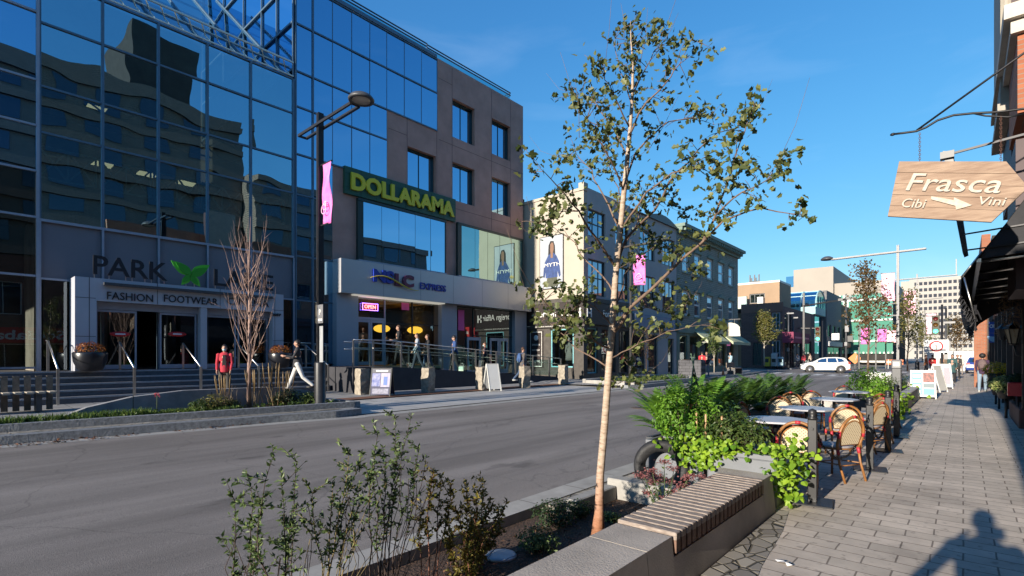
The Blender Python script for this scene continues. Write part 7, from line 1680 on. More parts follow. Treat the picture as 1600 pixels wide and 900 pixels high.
def fern(lab, c, r, h, n, seed, lm, group='ferns along the patio edge'):
    rnd = random.Random(seed); o = thing('fern', lab, 'fern', c, group=group); l = MB(); w = MB()
    for k in range(n):
        an = rnd.uniform(0, 6.283); L = r * rnd.uniform(.75, 1.15); up = h * rnd.uniform(.35, 1.0); d = Vector((math.cos(an), math.sin(an), 0)); sd = Vector((-d.y, d.x, 0)); P = []
        for j in range(11):
            t_ = j / 10; P.append(d * L * t_ ** .9 + Vector((0, 0, up * (1.7 * t_ - .95 * t_ * t_ * (1.1 if up < h * .6 else .85)))) + sd * .05 * math.sin(t_ * 3 + k))
        w.tube(P, [.004 * (1 - .8 * j / 10) for j in range(11)], 3)
        for j in range(2, 22):
            t_ = j / 22 * 10; i = min(9, int(t_)); p = P[i].lerp(P[i + 1], t_ - i); tg = (P[i + 1] - P[i]).normalized(); s_ = .085 * L / .5 * math.sin(math.pi * (.12 + .85 * j / 22)) * rnd.uniform(.85, 1.1)
            for q in (-1, 1):
                e = sd * q + tg * .35 + Vector((0, 0, -.15)); e.normalize(); wv = tg * .011 * L / .5
                l.add([p - wv, p + wv, p + e * s_ * .6 + wv * .9, p + e * s_, p + e * s_ * .6 - wv * .9], [(0, 1, 2, 3, 4)])
    w.build('stems', M_STEMG, o, fix=False); l.build('fronds', lm, o, fix=False); return o
L_FER = leafmat('fern fronds', (.07, .19, .012), (.20, .38, .04), .4); L_FER2 = leafmat('deep fern fronds', (.03, .09, .012), (.11, .21, .035), .35); L_LIM = leafmat('lime vine leaves', (.08, .20, .010), (.34, .50, .04), .4, .45)
fl = [('large bright fern nearest the camera, above the black tyre', (-3.0, 6.75, .48), .56, .82, 85, L_FER), ('second bright fern, right behind the nearest one', (-3.0, 7.7, .5), .55, .95, 70, L_FER), ('third fern along the patio road side', (-3.1, 8.7, .5), .52, .85, 60, L_FER2), ('fourth fern along the patio road side', (-3.1, 9.9, .5), .52, .85, 60, L_FER2), ('fifth fern along the patio road side', (-3.1, 11.1, .5), .52, .85, 54, L_FER2), ('sixth fern along the patio road side', (-3.1, 12.3, .5), .52, .85, 54, L_FER2), ('last fern of the row, farthest from the camera', (-3.1, 13.6, .5), .52, .8, 40, L_FER2)]
for k, (lab, c, r, h, n, m) in enumerate(fl):
    if k: pbox(['', 'dark planter box under the second fern', 'dark planter box under the third fern', 'dark planter box under the fourth fern', 'dark planter box under the fifth fern', 'dark planter box under the sixth fern', 'dark planter box under the last fern'][k], -3.35, -2.85, c[1] - .5, c[1] + .5, .5, M_PLN2)
    else:
        pbox('dark planter box under the nearest bright fern', -3.3, -2.7, 6.55, 7.0, .5, M_PLN2)
    fern(lab, c, r, h, n, 100 + k, m)
def heart(b, p, nrm, s, rnd):
    n_ = Vector(nrm).normalized(); d = Vector((rnd.gauss(0, .5), rnd.gauss(0, .5), -1)); d = d - n_ * d.dot(n_); d.normalize(); w = n_.cross(d); f = n_ * s * .1
    P = lambda u, v, k=0: p + d * (u * s) + w * (v * s) - f * k
    b.add([P(.12, 0), P(0, .22, 1), P(.12, .46, 2), P(.42, .50, 2), P(.72, .28, 1), P(1, 0), P(.72, -.28, 1), P(.42, -.50, 2), P(.12, -.46, 2), P(0, -.22, 1)], [(0, 1, 2, 3, 4, 5), (0, 5, 6, 7, 8, 9)])
def vine(lab, c, segs, seed, n=300, ls=.062, group='lime green trailing vines'):
    rnd = random.Random(seed); o = thing('trailing_vine', lab, 'vine', c, group=group); l = MB(); w = MB()
    for (x, y, z), r, k in segs:
        for _ in range(int(k * 1.6)):
            p = Vector((x + rnd.gauss(0, r[0]), y + rnd.gauss(0, r[1]), z + rnd.gauss(0, r[2]))); heart(l, p, (rnd.gauss(.25, .6), rnd.gauss(-.7, .5), rnd.uniform(.1, 1.2)), ls * rnd.uniform(.6, 1.25), rnd)
        w.tube([(0, 0, 0), (x * .6, y * .6, max(z, .05)), (x, y, z)], .004, 4)
    w.build('stems', M_STEMG, o, fix=False); l.build('leaves', L_LIM, o, fix=False)
vine('lime green vine cascading over the right corner of the patio planter', (-1.55, 6.0, .55), [((.05, -.02, .06), (.10, .12, .05), 40), ((.10, -.02, -.08), (.07, .12, .08), 60), ((.12, .04, -.25), (.07, .10, .08), 50), ((.14, .10, -.40), (.06, .07, .05), 20), ((.20, .25, -.05), (.08, .12, .12), 40)], 1)
vine('lime green vine spilling over the left front of the patio planter', (-2.2, 5.95, .55), [((.0, -.05, .05), (.16, .08, .06), 70), ((-.10, -.05, -.12), (.12, .05, .08), 50), ((.22, -.06, .04), (.14, .06, .05), 26), ((-.35, .0, .02), (.12, .08, .10), 40)], 2)
vine('lime green vine over the far end planter of the patio', (-1.45, 16.6, .5), [((0, 0, .05), (.25, .25, .12), 120), ((.15, -.1, -.2), (.12, .2, .12), 90)], 3, ls=.09)
pbox('grey planter box at the far end of the patio', -2.4, -1.3, 16.4, 17.0, .5, M_PLN2)
for k, (c, r, n, m, ls, lab) in enumerate((((-2.0, 6.15, .5), (.40, .20, .24), 1700, L_MID, .055, 'dark leafy mixed plants in the patio corner planter'), ((-2.65, 6.3, .5), (.46, .26, .40), 2300, L_FER, .055, 'taller mid green mixed plants in the second patio planter'), ((-1.95, 16.7, .5), (.5, .3, .42), 1200, L_FER, .08, 'bushy light green plants in the far patio planter'), ((-2.4, 7.0, .35), (.35, .35, .35), 900, L_FER2, .06, 'green plants between the corner planters and the second fern'))):
    bush(lab, c, r, n, ls, m, 130 + k, group='mixed plants of the patio planters')
for k, (x, y, lab) in enumerate(((-2.55, 6.25, 'orange pink bloom on the left in the patio planter'), (-2.75, 6.35, 'orange pink bloom at the left edge of the mixed plants'), (-1.95, 6.2, 'red bloom low in the patio corner planter'))):
    o = thing('bloom', lab, 'flower', (x, y, 1.0 - .18 * k), group='blooms in the patio planters'); b = MB(); leafball(b, (0, 0, 0), (.035, .035, .025), 26, .035, random.Random(k)); b.build('petals', leafmat('salmon petals', (.45, .08, .03), (.6, .22, .12)), o, fix=False); MB().tube([(0, 0, -.25), (0, 0, 0)], .004, 4).build('stem', M_STEMG, o)
# cane tripods
def tripod(lab, x, y, z, h, r, group='green cane tripods in the planters'):
    o = thing('cane_tripod', lab, 'plant support', (x, y, z), group=group)
    for k in range(3): a = R(120 * k + 20); MB().tube([(r * math.cos(a), r * math.sin(a), 0), (-.03 * math.cos(a), -.03 * math.sin(a), h)], .008, 6).build('cane', mat('green cane', (.10, .17, .10), .6), o)
    b = MB(); rnd = random.Random(int(x * 100)); 
    for k in range(90):
        t_ = rnd.random(); a = t_ * 14; rr_ = r * (1 - t_); leaf(b, Vector((rr_ * math.cos(a), rr_ * math.sin(a), h * t_ * .8)), (rnd.gauss(0, 1), rnd.gauss(0, 1), .5), .05, rnd)
    b.build('climbing_leaves', L_MID, o, fix=False)
tripod('cane tripod in the corner planters, nearer to the young tree', -2.55, 6.35, .5, 1.15, .20); 
b_ = MB()
for k, (x, y) in enumerate(((-2.3, 6.1), (-2.12, 6.12), (-2.45, 6.2))):
    o = b_ and MB().lathe([(.012, .5), (.012, .92), (.0, .93)], n=6).build('plant_stake', mat('tan stake', (.45, .28, .15), .7)); o.location = (x, y, 0); tag(o, ['tan wooden plant stake on the left among the patio plants', 'tan wooden plant stake on the right among the patio plants', 'tan wooden plant stake beside the cane tripod'][k], 'stake', 'wooden stakes in the patio planters')
# black tyre ring
v = at_d(1033, 735, 6.32); t = thing('rubber_tyre', 'worn black rubber tyre standing upright between the sedum and the fern', 'tyre', (v.x, v.y, -.05), R(25)); b = MB(); pr = [(.27, -.09), (.31, -.085), (.325, -.05), (.33, 0), (.325, .05), (.31, .085), (.27, .09), (.20, .075), (.185, .04), (.185, -.04), (.20, -.075)]
N_ = 36; vs = [(r * math.cos(2 * math.pi * k / N_), w_, .31 + r * math.sin(2 * math.pi * k / N_)) for k in range(N_) for r, w_ in pr]; m_ = len(pr)
b.add(vs, [(k * m_ + i, k * m_ + (i + 1) % m_, ((k + 1) % N_) * m_ + (i + 1) % m_, ((k + 1) % N_) * m_ + i) for k in range(N_) for i in range(m_)], 0, True); b.build('tread_ring', mat('black rubber', (.018, .018, .02), .65, var=.3, scale=12, bump=.3, bscale=30), t)

# ------------------------------------------------------------ post and chain barrier
posts = [(-1.25, 6.44), (-1.0, 8.85), (-.96, 10.75), (-1.0, 12.7), (-1.02, 13.1)]
plab = ['nearest black barrier post beside the lime vine', 'second black barrier post beside the rattan chairs', 'third black barrier post along the patio', 'fourth black barrier post, the nearer of the close pair', 'last black barrier post, the farther of the close pair']
for (x, y), lab in zip(posts, plab):
    t = thing('barrier_post', lab, 'barrier post', (x, y, 0), R(8), group='black barrier posts along the patio')
    b = MB(); b.rbox(-.045, .045, -.045, .045, .02, .92, .008); b.build('shaft', M_BLK, t)
    b = MB(); b.rbox(-.2, .2, -.2, .2, .001, .02, .006); b.build('base_plate', M_BLK, t)
    b = MB(); b.lathe([(.05, .92), (.055, .935), (.03, .95), (.045, .985), (.04, 1.02), (.0, 1.04)], n=12); b.build('finial', M_BLK, t)
    b = MB(); b.lathe([(.03, 0), (.03, .02)], (0, 0, .8), 8); b.bar((0, -.07, .82), (0, .07, .82), .02); b.build('eyelet', M_BLK, t)
for k in range(3):
    (xa, ya_), (xb, yb_) = posts[k], posts[k + 1]; n = 46; b = MB(); dip = .48
    pts = [Vector((xa + (xb - xa) * i / n, ya_ + (yb_ - ya_) * i / n, .82 - dip * 4 * (i / n) * (1 - i / n))) for i in range(n + 1)]
    for i in range(n):
        c = (pts[i] + pts[i + 1]) / 2; d = (pts[i + 1] - pts[i]); L = d.length * .68; d.normalize(); sd = Vector((1, 0, 0)) if i % 2 else d.cross(Vector((1, 0, 0))).normalized()
        b.tube([c + d * L * math.cos(R(45 * j)) + sd * .014 * math.sin(R(45 * j)) for j in range(9)], .005, 4, cap=False)
    o = b.build('chain', M_IRON, fix=False); tag(o, ['black chain sagging between the nearest and the second barrier post', 'black chain sagging between the second and third barrier post', 'black chain sagging between the third and fourth barrier post'][k], 'chain', 'black chains of the patio barrier')

# ------------------------------------------------------------ rattan chairs and tables
M_RAT = mat('honey rattan', (.26, .115, .035), .45, var=.3, scale=14); M_RED = mat('red rattan wrap', (.42, .03, .045), .5, var=.1)
def weave():
    m = bpy.data.materials.new('cream woven dots'); m.use_nodes = True; nt = m.node_tree; b = nt.nodes['Principled BSDF']; b.inputs['Roughness'].default_value = .6
    t = _n(nt, 'ShaderNodeTexCoord'); mp_ = _n(nt, 'ShaderNodeMapping'); mp_.inputs['Rotation'].default_value = (0, R(45), 0); nt.links.new(t.outputs['Object'], mp_.inputs['Vector'])
    sp_ = _n(nt, 'ShaderNodeSeparateXYZ'); nt.links.new(mp_.outputs[0], sp_.inputs[0]); outs = []
    for ax_ in (0, 2):
        q = _n(nt, 'ShaderNodeMath', operation='MULTIPLY'); q.inputs[1].default_value = 210.0; nt.links.new(sp_.outputs[ax_], q.inputs[0]); s_ = _n(nt, 'ShaderNodeMath', operation='SINE'); nt.links.new(q.outputs[0], s_.inputs[0]); outs.append(s_)
    m1 = _n(nt, 'ShaderNodeMath', operation='ADD'); nt.links.new(outs[0].outputs[0], m1.inputs[0]); nt.links.new(outs[1].outputs[0], m1.inputs[1])
    r = _n(nt, 'ShaderNodeValToRGB'); e = r.color_ramp.elements; e[0].position = .78; e[0].color = (.60, .50, .34, 1); e[1].position = .86; e[1].color = (.07, .03, .02, 1)
    mr = _n(nt, 'ShaderNodeMapRange'); mr.inputs['From Min'].default_value = -2; mr.inputs['From Max'].default_value = 2; nt.links.new(m1.outputs[0], mr.inputs['Value']); nt.links.new(mr.outputs[0], r.inputs['Fac']); nt.links.new(r.outputs[0], b.inputs['Base Color']); return m
M_WEV = weave()
def chair_proto(loc, rz_, lab):
    t = thing('rattan_chair', lab, 'chair', loc, rz_, group='rattan bistro chairs round the patio tables')   # faces +Y, back at -Y
    leg = [[(-.19, .19, 0), (-.185, .18, .44)], [(.19, .19, 0), (.185, .18, .44)]]
    for l in leg: MB().tube(l, .015, 8).build('leg', M_RAT, t)
    for s in (-1, 1):
        b = MB(); b.tube([(s * .20, -.30, 0), (s * .205, -.22, .25), (s * .20, -.19, .45)], .016, 8); b.build('leg', M_RAT, t)
    b = MB(); arch = []
    for k in range(15): a = math.pi * k / 14; arch.append((.235 * math.cos(a) * (1.0), -.19 - .10 * (.45 + .45 * math.sin(a)) , .62 + .27 * math.sin(a)))
    pts = [(.20, -.19, .43), (.225, -.205, .52)] + arch + [(-.225, -.205, .52), (-.20, -.19, .43)]
    b.tube(pts, .020, 8); b.build('back_frame', M_RAT, t)
    b = MB(); inn = [(p[0] * .82, p[1] + .004, .62 + (p[2] - .62) * .80) for p in arch] + [(-.17, -.205, .50), (.17, -.205, .50)]
    b.tube(inn + [inn[0]], .010, 6); b.build('inner_hoop', M_RAT, t)
    b = MB(); n = len(inn); b.add([(p[0], p[1] - .006, p[2]) for p in inn] + [(p[0], p[1] + .008, p[2]) for p in inn], [tuple(range(n)), tuple(range(2 * n - 1, n - 1, -1))] + [(i, (i + 1) % n, n + (i + 1) % n, n + i) for i in range(n)]); b.build('backrest', M_WEV, t)
    b = MB(); b.lathe([(0, .445), (.20, .445), (.225, .455), (.225, .475), (.20, .482), (0, .478)], n=20); b.build('seat', mat('grey woven seat', (.24, .23, .25), .6, var=.3, scale=30), t)
    b = MB(); b.tube([(.21 * math.cos(R(20 * k)), .21 * math.sin(R(20 * k)) * .95, .44) for k in range(19)], .015, 6); b.tube([(-.19, .18, .2), (.19, .18, .2)], .009, 6); b.tube([(-.2, -.22, .22), (.2, -.22, .22)], .009, 6); b.tube([(-.19, .18, .22), (-.2, -.22, .24)], .009, 6); b.tube([(.19, .18, .22), (.2, -.22, .24)], .009, 6); b.build('stretcher', M_RAT, t)
    for s in (-1, 1):
        b = MB(); b.tube([(s * .236, -.232, .60), (s * .232, -.245, .70)], .0225, 8); b.tube([(s * .203, -.205, .37), (s * .20, -.19, .45)], .0225, 8); b.tube([(s * .187, .183, .36), (s * .186, .181, .43)], .019, 8); b.each('red_wrap', M_RED, t)
    b = MB(); b.tube([(s, -.19 - .10 * .9, .888) for s in (-.03, .03)], .0225, 8); b.each('red_wrap', M_RED, t)
    return t
CH = [(-1.50, 7.02, 8, 'rattan chair nearest the camera, behind the nearest barrier post'), (-1.28, 7.95, 62, 'rattan chair turned sideways at the nearest table, right side'), (-1.48, 9.75, 25, 'fully visible rattan chair with splayed legs beside the second barrier post'), (-1.25, 10.55, 66, 'rattan chair sideways beside the third barrier post'),
      (-1.30, 11.75, 50, 'fourth rattan chair along the right side of the tables'), (-1.45, 13.0, 45, 'fifth rattan chair along the right side of the tables'), (-1.35, 14.2, 80, 'last rattan chair on the right, seen from its side'),
      (-2.55, 10.5, 200, 'rattan chair facing the camera left of the second table'), (-2.55, 9.0, 262, 'rattan chair turned edge on left of the second table'), (-2.65, 11.9, 205, 'rattan chair facing the camera left of the third table'), (-2.45, 12.7, 200, 'rattan chair right behind the one left of the third table'), (-2.75, 14.2, 255, 'rattan chair left of the farthest table'), (-2.3, 15.4, 185, 'rattan chair at the far head of the farthest table')]
cp = None
for x, y, rz_, lab in CH:
    if cp is None: cp = chair_proto((x, y, 0), R(rz_), lab); cp.scale = (.94,) * 3
    else: dup(cp, (x, y, 0), R(rz_), lab)
M_TBL = mat('pale grey table top', (.42, .42, .45), .4, var=.08, scale=6)
tp_ = None
for k, (x, y, lab) in enumerate(((-1.95, 7.75, 'pale table top nearest the camera, half hidden by plants'), (-1.98, 9.75, 'second pale angular table, most visible'), (-1.98, 12.2, 'third pale angular table'), (-2.1, 14.9, 'farthest pale table by the end planter'))):
    if tp_ is None:
        t = thing('cafe_table', lab, 'table', (x, y, 0), R(15), group='pale bistro tables on the patio'); tp_ = t
        MB().lathe([(0, .715), (.42, .715), (.44, .722), (.44, .738), (.43, .745), (0, .745)], n=8, sm=False, a0=R(22.5)).build('table_top', M_TBL, t); MB().lathe([(.028, .02), (.028, .70), (.10, .712)], n=12).build('pedestal', M_BLK, t)
        b = MB()
        for a in (0, 90, 180, 270): b.bar((0, 0, .06), (.26 * math.cos(R(a)), .26 * math.sin(R(a)), .015), .04, .03)
        b.build('base', M_BLK, t)
    else: dup(tp_, (x, y, 0), R(15 + k * 9), lab)

# ------------------------------------------------------------ second planter wall further along our side
t = thing('long_planter_wall', 'long low concrete planter wall beyond the patio, near the silver lamp post', 'wall', (-1.5, 22, 0)); b = MB(); b.rbox(-1.55, -1.25, 17.6, 30, -.1, .45, .02); b.rbox(-3.3, -1.551, 17.6, 17.9, -.1, .40, .02); b.rbox(-3.3, -1.551, 29.7, 30, -.1, .40, .02); b.rbox(-3.3, -3.1, 17.901, 29.69, -.1, .12, .02); b.build('wall_body', M_CONC, t, world=True)
b = MB(); b.add([(-3.1, 17.9, .1), (-1.55, 17.9, .1), (-1.55, 29.7, .1), (-3.1, 29.7, .1)], [(0, 1, 2, 3)]); b.build('soil', M_SOIL, t, world=True)
for k, (x, y, r, lab) in enumerate(((-2.1, 20.5, .5, 'leafy bush in the long planter behind the patio end'), (-2.2, 24, .5, 'leafy bush beside the parking meter in the long planter'), (-2.2, 28, .5, 'farthest leafy bush in the long planter'))): bush(lab, (x, y, .1), (r, r, .4), 700, .08, L_MID, 150 + k, group='bushes in the long planter')
v = on_z(1400, 600, .1); a_, c_ = ray(1401); d = 22; t = thing('parking_meter', 'grey parking pay station standing behind the long planter wall', 'pay station', (a_ * d, c_ * d, .1)); b = MB(); b.rbox(-.17, .17, -.14, .14, 0, 1.0, .03); b.build('cabinet', M_DKG, t); b = MB(); b.rbox(-.18, .18, -.15, .15, 1.0, 1.35, .04); b.build('head', M_SPOLE, t); MB().box(-.1, .1, -.156, -.151, 1.08, 1.25).build('screen', mat('meter screen', (.5, .55, .55), .3), t)
t = thing('white_crate', 'white box cabinet behind the far patio planter', 'cabinet', pole_at(1378, 24) + (.0,)); b = MB(); b.rbox(-.6, .6, -.3, .3, .1, .85, .03); b.build('body', M_WBD, t)
for k in range(3): MB().box(-.55 + k * .38, -.22 + k * .38, -.312, -.303, .2, .78).build('door', M_WWF, t)

# ------------------------------------------------------------ wall lanterns, flower baskets on the right
M_YEL2 = leafmat('yellow chrysanthemums', (.42, .28, .01), (.70, .50, .03), .3); L_VAR = leafmat('variegated leaves', (.12, .20, .04), (.55, .55, .22), .35)
t = thing('wall_lantern', 'large old style black wall lantern with pale glass on the dark shop front', 'lantern', on_y(1582, 515, 17.2)); v = on_y(1584, 525, 17.2)
b = MB(); hw = .17
for z, r in ((0.26, .10), (.30, .17)): pass
b.lathe([(.06, -.22), (.09, -.20), (.09, -.18), (0, -.18)], v, 6, sm=False); b.lathe([(.21, .17), (.15, .24), (.05, .30), (.02, .36), (0, .36)], v, 6, sm=False)
for k in range(6): a = R(60 * k); b.bar(v + Vector((.085 * math.cos(a), .085 * math.sin(a), -.19)), v + Vector((.18 * math.cos(a), .18 * math.sin(a), .17)), .018)
b.build('lantern_frame', M_BLK, t, world=True); b = MB(); b.lathe([(.08, -.175), (.168, .16)], v, 6, sm=False); b.build('lantern_glass', mat('milky glass', (.40, .38, .30), .3, var=.1), t, world=True)
MB().tube([v + Vector((0, 0, -.2)), v + Vector((.05, 0, -.45)), Vector((XW, v.y, v.z - .5))], .02, 6).build('bracket', M_BLK, t, world=True)
v = on_y(1566, 522, 24); t = thing('small_wall_lantern', 'small black wall lantern behind the large one', 'lantern', v); b = MB(); b.lathe([(.06, -.2), (.17, .15), (.19, .17), (.05, .3), (0, .34)], v, 6, sm=False); b.build('lantern_body', M_BLK, t, world=True); MB().tube([v, v + Vector((.1, 0, .1)), Vector((XW, v.y, v.z + .15))], .015, 6).build('bracket', M_BLK, t, world=True)
def basket(lab, px, py, Y, r, lm, n, ls, pot=None, hang=.0):
    v = on_y(px, py, Y); o = thing('flower_basket', lab, 'flowers', v, group='flower pots along the right wall'); rnd = random.Random(px); b = MB(); leafball(b, (0, 0, r * .3), (r, r, r * .75), n, ls, rnd); leafball(b, (0, 0, 0), (r * .8, r * .8, r * .6), n // 3, ls, rnd, 1); b.build('flowers', [lm, L_DRK], o, fix=False)
    MB().lathe([(r * .45, -r * .95), (r * .62, -r * .4), (r * .66, -.02), (0, -.02)], n=14).build('pot', pot or M_BLK, o)
    if hang == 0: MB().lathe([(.03, -v.z), (.03, -r * .9)], n=8).build('stand', M_BLK, o)
    return v
basket('yellow flowers in a pot by the farther dark posts', 1556, 582, 23.5, .34, M_YEL2, 700, .06)
basket('dark green plant pot below the yellow flowers', 1561, 603, 21.5, .30, L_DRK, 500, .07)
basket('variegated cream and green plant at the foot of the right wall', 1572, 606, 18.5, .30, L_VAR, 700, .08)
v = basket('dark leafy plant in a red pot at the right edge', 1590, 598, 17.0, .22, L_DRK, 500, .07, pot=mat('red enamel pot', (.45, .02, .03), .4))
b = MB(); v = on_y(1590, 608, 16.8); b.rbox(v.x - .17, v.x + .17, 16.65, 16.95, v.z - .16, v.z + .16, .02); o = b.build('red_box', mat('red enamel pot', (.45, .02, .03), .4)); tag(o, 'square red metal box hanging at the right wall', 'box')
t = thing('planter_trough', 'dark brown low trough along the foot of the right wall', 'planter', (XW, 18, 0)); b = MB(); b.rbox(.93, XW - .003, 16.0, 19.2, 0, .42, .02); b.build('trough', mat('brown trough', (.10, .05, .04), .8, var=.2), t, world=True)
# dried twig garland under the awning
v = on_y(1588, 475, 16.5); o = thing('dry_twig_basket', 'bundle of pale dry twigs hanging under the awning above the lantern', 'dry plant', v); b = MB(); rnd = random.Random(31)
for _ in range(260):
    p = Vector((rnd.gauss(0, .16), rnd.gauss(0, .18), rnd.gauss(0, .30))); q = p + Vector((rnd.gauss(0, .09), rnd.gauss(0, .09), rnd.gauss(0, .12))); b.tube([p, (p + q) / 2 + Vector((rnd.gauss(0, .03), rnd.gauss(0, .03), rnd.gauss(0, .03))), q], [.006, .005, .002], 4)
b.build('twigs', mat('straw twigs', (.30, .20, .11), .8, var=.3), o, fix=False)

# ------------------------------------------------------------ white car on the cross street
def car(lab, c, rz_, body=None, s=1.0):
    t = thing('parked_car' if body else 'white_hatchback', lab, 'car', c, rz_); body = body or mat('white car paint', (.62, .61, .58), .3, var=.02, spec=.6)
    # outline facing +X, length 4.1
    sec = [(-2.0, .35), (-2.05, .55), (-2.02, .85), (-1.88, 1.02), (-1.72, 1.32), (-1.55, 1.44), (-.9, 1.49), (-.1, 1.47), (.45, 1.36), (1.05, 1.02), (1.55, .93), (1.92, .78), (2.05, .55), (2.02, .32), (1.75, .24), (-1.7, .24)]
    b = MB(); ws = [(-.86, 0.0), (-.80, .03)]
    def wid(z): return .86 - max(0, z - .85) * .36
    n = len(sec); vs = [(x, -wid(z), z) for x, z in sec] + [(x, wid(z), z) for x, z in sec]; vs2 = [(x * .985, -wid(z) * .0, z) for x, z in sec]
    b.add(vs, [tuple(range(n - 1, -1, -1)), tuple(range(n, 2 * n))] + [(i, (i + 1) % n, n + (i + 1) % n, n + i) for i in range(n)])
    o = b.build('body', body, t); bv = o.modifiers.new('bevel', 'BEVEL'); bv.width = .05; bv.segments = 3; bv.limit_method = 'ANGLE'
    for s_ in (-1, 1):
        for poly in ([(.90, 1.0), (.36, 1.29), (-.12, 1.385), (-.12, .98)], [(-.20, .98), (-.20, 1.39), (-.88, 1.40), (-1.0, .98)], [(-1.08, .99), (-.98, 1.39), (-1.36, 1.34), (-1.62, 1.08)]):
            vs = [(x, s_ * (wid(z) + .006), z) for x, z in poly]; MB().add(vs, [tuple(range(len(poly)))]).build('side_window', G_WIN, t, fix=False)
        b = MB(); b.box(-.17, -.15, s_ * .862 - .002, s_ * .862 + .002, .32, .97); b.box(.7, .72, s_ * .862 - .002, s_ * .862 + .002, .35, .95); b.box(-1.02, -1.0, s_ * .862 - .002, s_ * .862 + .002, .5, .95); b.build('door_gaps', M_DKG, t)
        b = MB(); b.rbox(.62, .82, s_ * .86, s_ * 1.02, .98, 1.10, .02); b.build('mirror', body, t)
        b = MB(); b.box(1.70, 1.99, s_ * .62, s_ * .84, .66, .78); b.build('headlight', mat('headlight', (.7, .7, .7), .1), t)
        b = MB(); b.box(-2.07, -1.86, s_ * .60, s_ * .85, .82, .98); b.build('tail_light', mat('tail light', (.35, .02, .02), .3), t)
        for x in (-1.28, 1.27):
            b = MB(); b.lathe([(0, -.10), (.24, -.10), (.31, -.08), (.32, .0), (.31, .08), (.24, .10), (0, .10)], n=24); b.v = [(v[0] + x, v[2] + s_ * .79, v[1] + .32) for v in b.v]; w = b.build('wheel', mat('tyre rubber', (.02, .02, .02), .8), t)
            b = MB(); b.lathe([(0, 0), (.20, 0), (.20, .02), (0, .03)], n=20); b.v = [(v[0] + x, s_ * (.90 + v[2]), v[1] + .32) for v in b.v]; q = b.build('rim', mat('alloy rim', (.35, .35, .36), .35, metal=.6), None); q.parent = w
            b = MB(); b.lathe([(.33, -.02), (.40, -.02), (.40, .0), (.33, .0)], n=24); b.v = [(v[0] + x, s_ * (.872 + v[2] * .5), v[1] + .32) for v in b.v]; b.build('wheel_arch', M_BLK, t)
    MB().add([(1.02, -.70, 1.04), (1.02, .70, 1.04), (.48, .62, 1.36), (.48, -.62, 1.36)], [(0, 1, 2, 3)]).build('windscreen', G_WIN, t, fix=False)
    MB().add([(-1.90, -.66, 1.04), (-1.90, .66, 1.04), (-1.72, .60, 1.36), (-1.72, -.60, 1.36)], [(3, 2, 1, 0)]).build('rear_window', G_WIN, t, fix=False)
    b = MB(); b.box(-2.06, -2.045, -.3, .3, .55, .7); b.build('number_plate', M_WBD, t)
    return t
a_, c_ = ray(1288); car('white hatchback crossing the street at the junction', (a_ * 50, c_ * 50, zroad(a_ * 50) + .0), R(195))
car('dark blue car parked far down on the right by the brick wall', (1.05 + .0, 64.5, .0), R(90), mat('blue car paint', (.03, .06, .25), .3)); 
# traffic cones, mailbox, planters and street clutter over the road
M_ORG = mat('orange cone', (.65, .13, .02), .5, var=.05)
def cone(lab, px, d, z=.1, s=1.0): a_, c_ = ray(px); t = thing('traffic_cone', lab, 'traffic cone', (a_ * d, c_ * d, z), group='orange traffic cones'); MB().lathe([(.17 * s, .02), (.13 * s, .04), (.03 * s, .7 * s), (0, .7 * s)], n=14).build('cone', M_ORG, t); b = MB(); b.rbox(-.2 * s, .2 * s, -.2 * s, .2 * s, 0, .03, .01); b.build('foot', M_ORG, t); MB().lathe([(.088 * s, .32 * s), (.064 * s, .48 * s)], n=14).build('band', M_WBD, t)
cone('small orange cone at the far kerb near the pale green awnings', 1130, 38, .2, .8); cone('orange cone right behind the white car', 1326, 56, .1, 1.3)
a_, c_ = ray(1081); d = 34; t = thing('stone_planter_block', 'dark grey square block planter at the far kerb beside people', 'planter', (a_ * d, c_ * d, .2), R(5)); b = MB(); b.rbox(-.75, .75, -.5, .5, 0, 1.15, .03); b.build('block', brickmat('dark blocks', (.10, .10, .11), (.08, .08, .09), (.03, .03, .03), .5, .19, .012, 'xz', bump=.4), t); MB().box(-.65, .65, -.4, .4, 1.151, 1.17).build('soil', M_SOIL, t)
for k, (px, d, col, lab) in enumerate(((1199, 58, (.55, .42, .04), 'yellow newspaper box before the dark brick corner shop'), (1210, 58, (.5, .5, .5), 'tall white newspaper box before the dark brick corner shop'), (1220, 58, (.35, .5, .55), 'pale blue newspaper box before the dark brick corner shop'))):
    a_, c_ = ray(px); t = thing('newspaper_box', lab, 'newspaper box', (a_ * d, c_ * d, .2), group='newspaper boxes at the corner'); b = MB(); b.rbox(-.28, .28, -.25, .25, .25, 1.3 + .4 * (k == 1), .04); b.build('cabinet', mat('paper box %d' % k, col, .5), t); b = MB(); b.box(-.22, .22, -.2, .2, 0, .25); b.build('stand', M_BLK, t); MB().box(-.2, .2, -.262, -.255, .7, 1.1).build('door_pane', G_DKS, t)
a_, c_ = ray(1148); d = 40; t = thing('street_bench', 'dark bench seen end on at the far kerb under the awnings', 'bench', (a_ * d, c_ * d, .2)); b = MB(); b.box(-.3, .3, -.9, .9, .42, .48); b.build('seat', M_GWD, t)
b = MB(); b.box(-.36, -.31, -.9, .9, .5, .9); b.build('backrest', M_GWD, t)
for s_ in (-1, 1): MB().box(-.3, .3, s_ * .8 - .05, s_ * .8 + .05, 0, .42).build('leg', M_DKG, t)
a_, c_ = ray(1497); t = thing('white_barrier', 'white boarding across the end of the right pavement', 'barrier', (a_ * 55, c_ * 55, 0)); b = MB(); b.box(-2.6, 2.6, 0, .1, 0, 2.1); b.build('boards', M_WBD, t)
for k in range(4): MB().box(-2.55 + k * 1.3, -2.5 + k * 1.3, -.06, -.005, 0, 2.15).build('post', M_WWF, t)
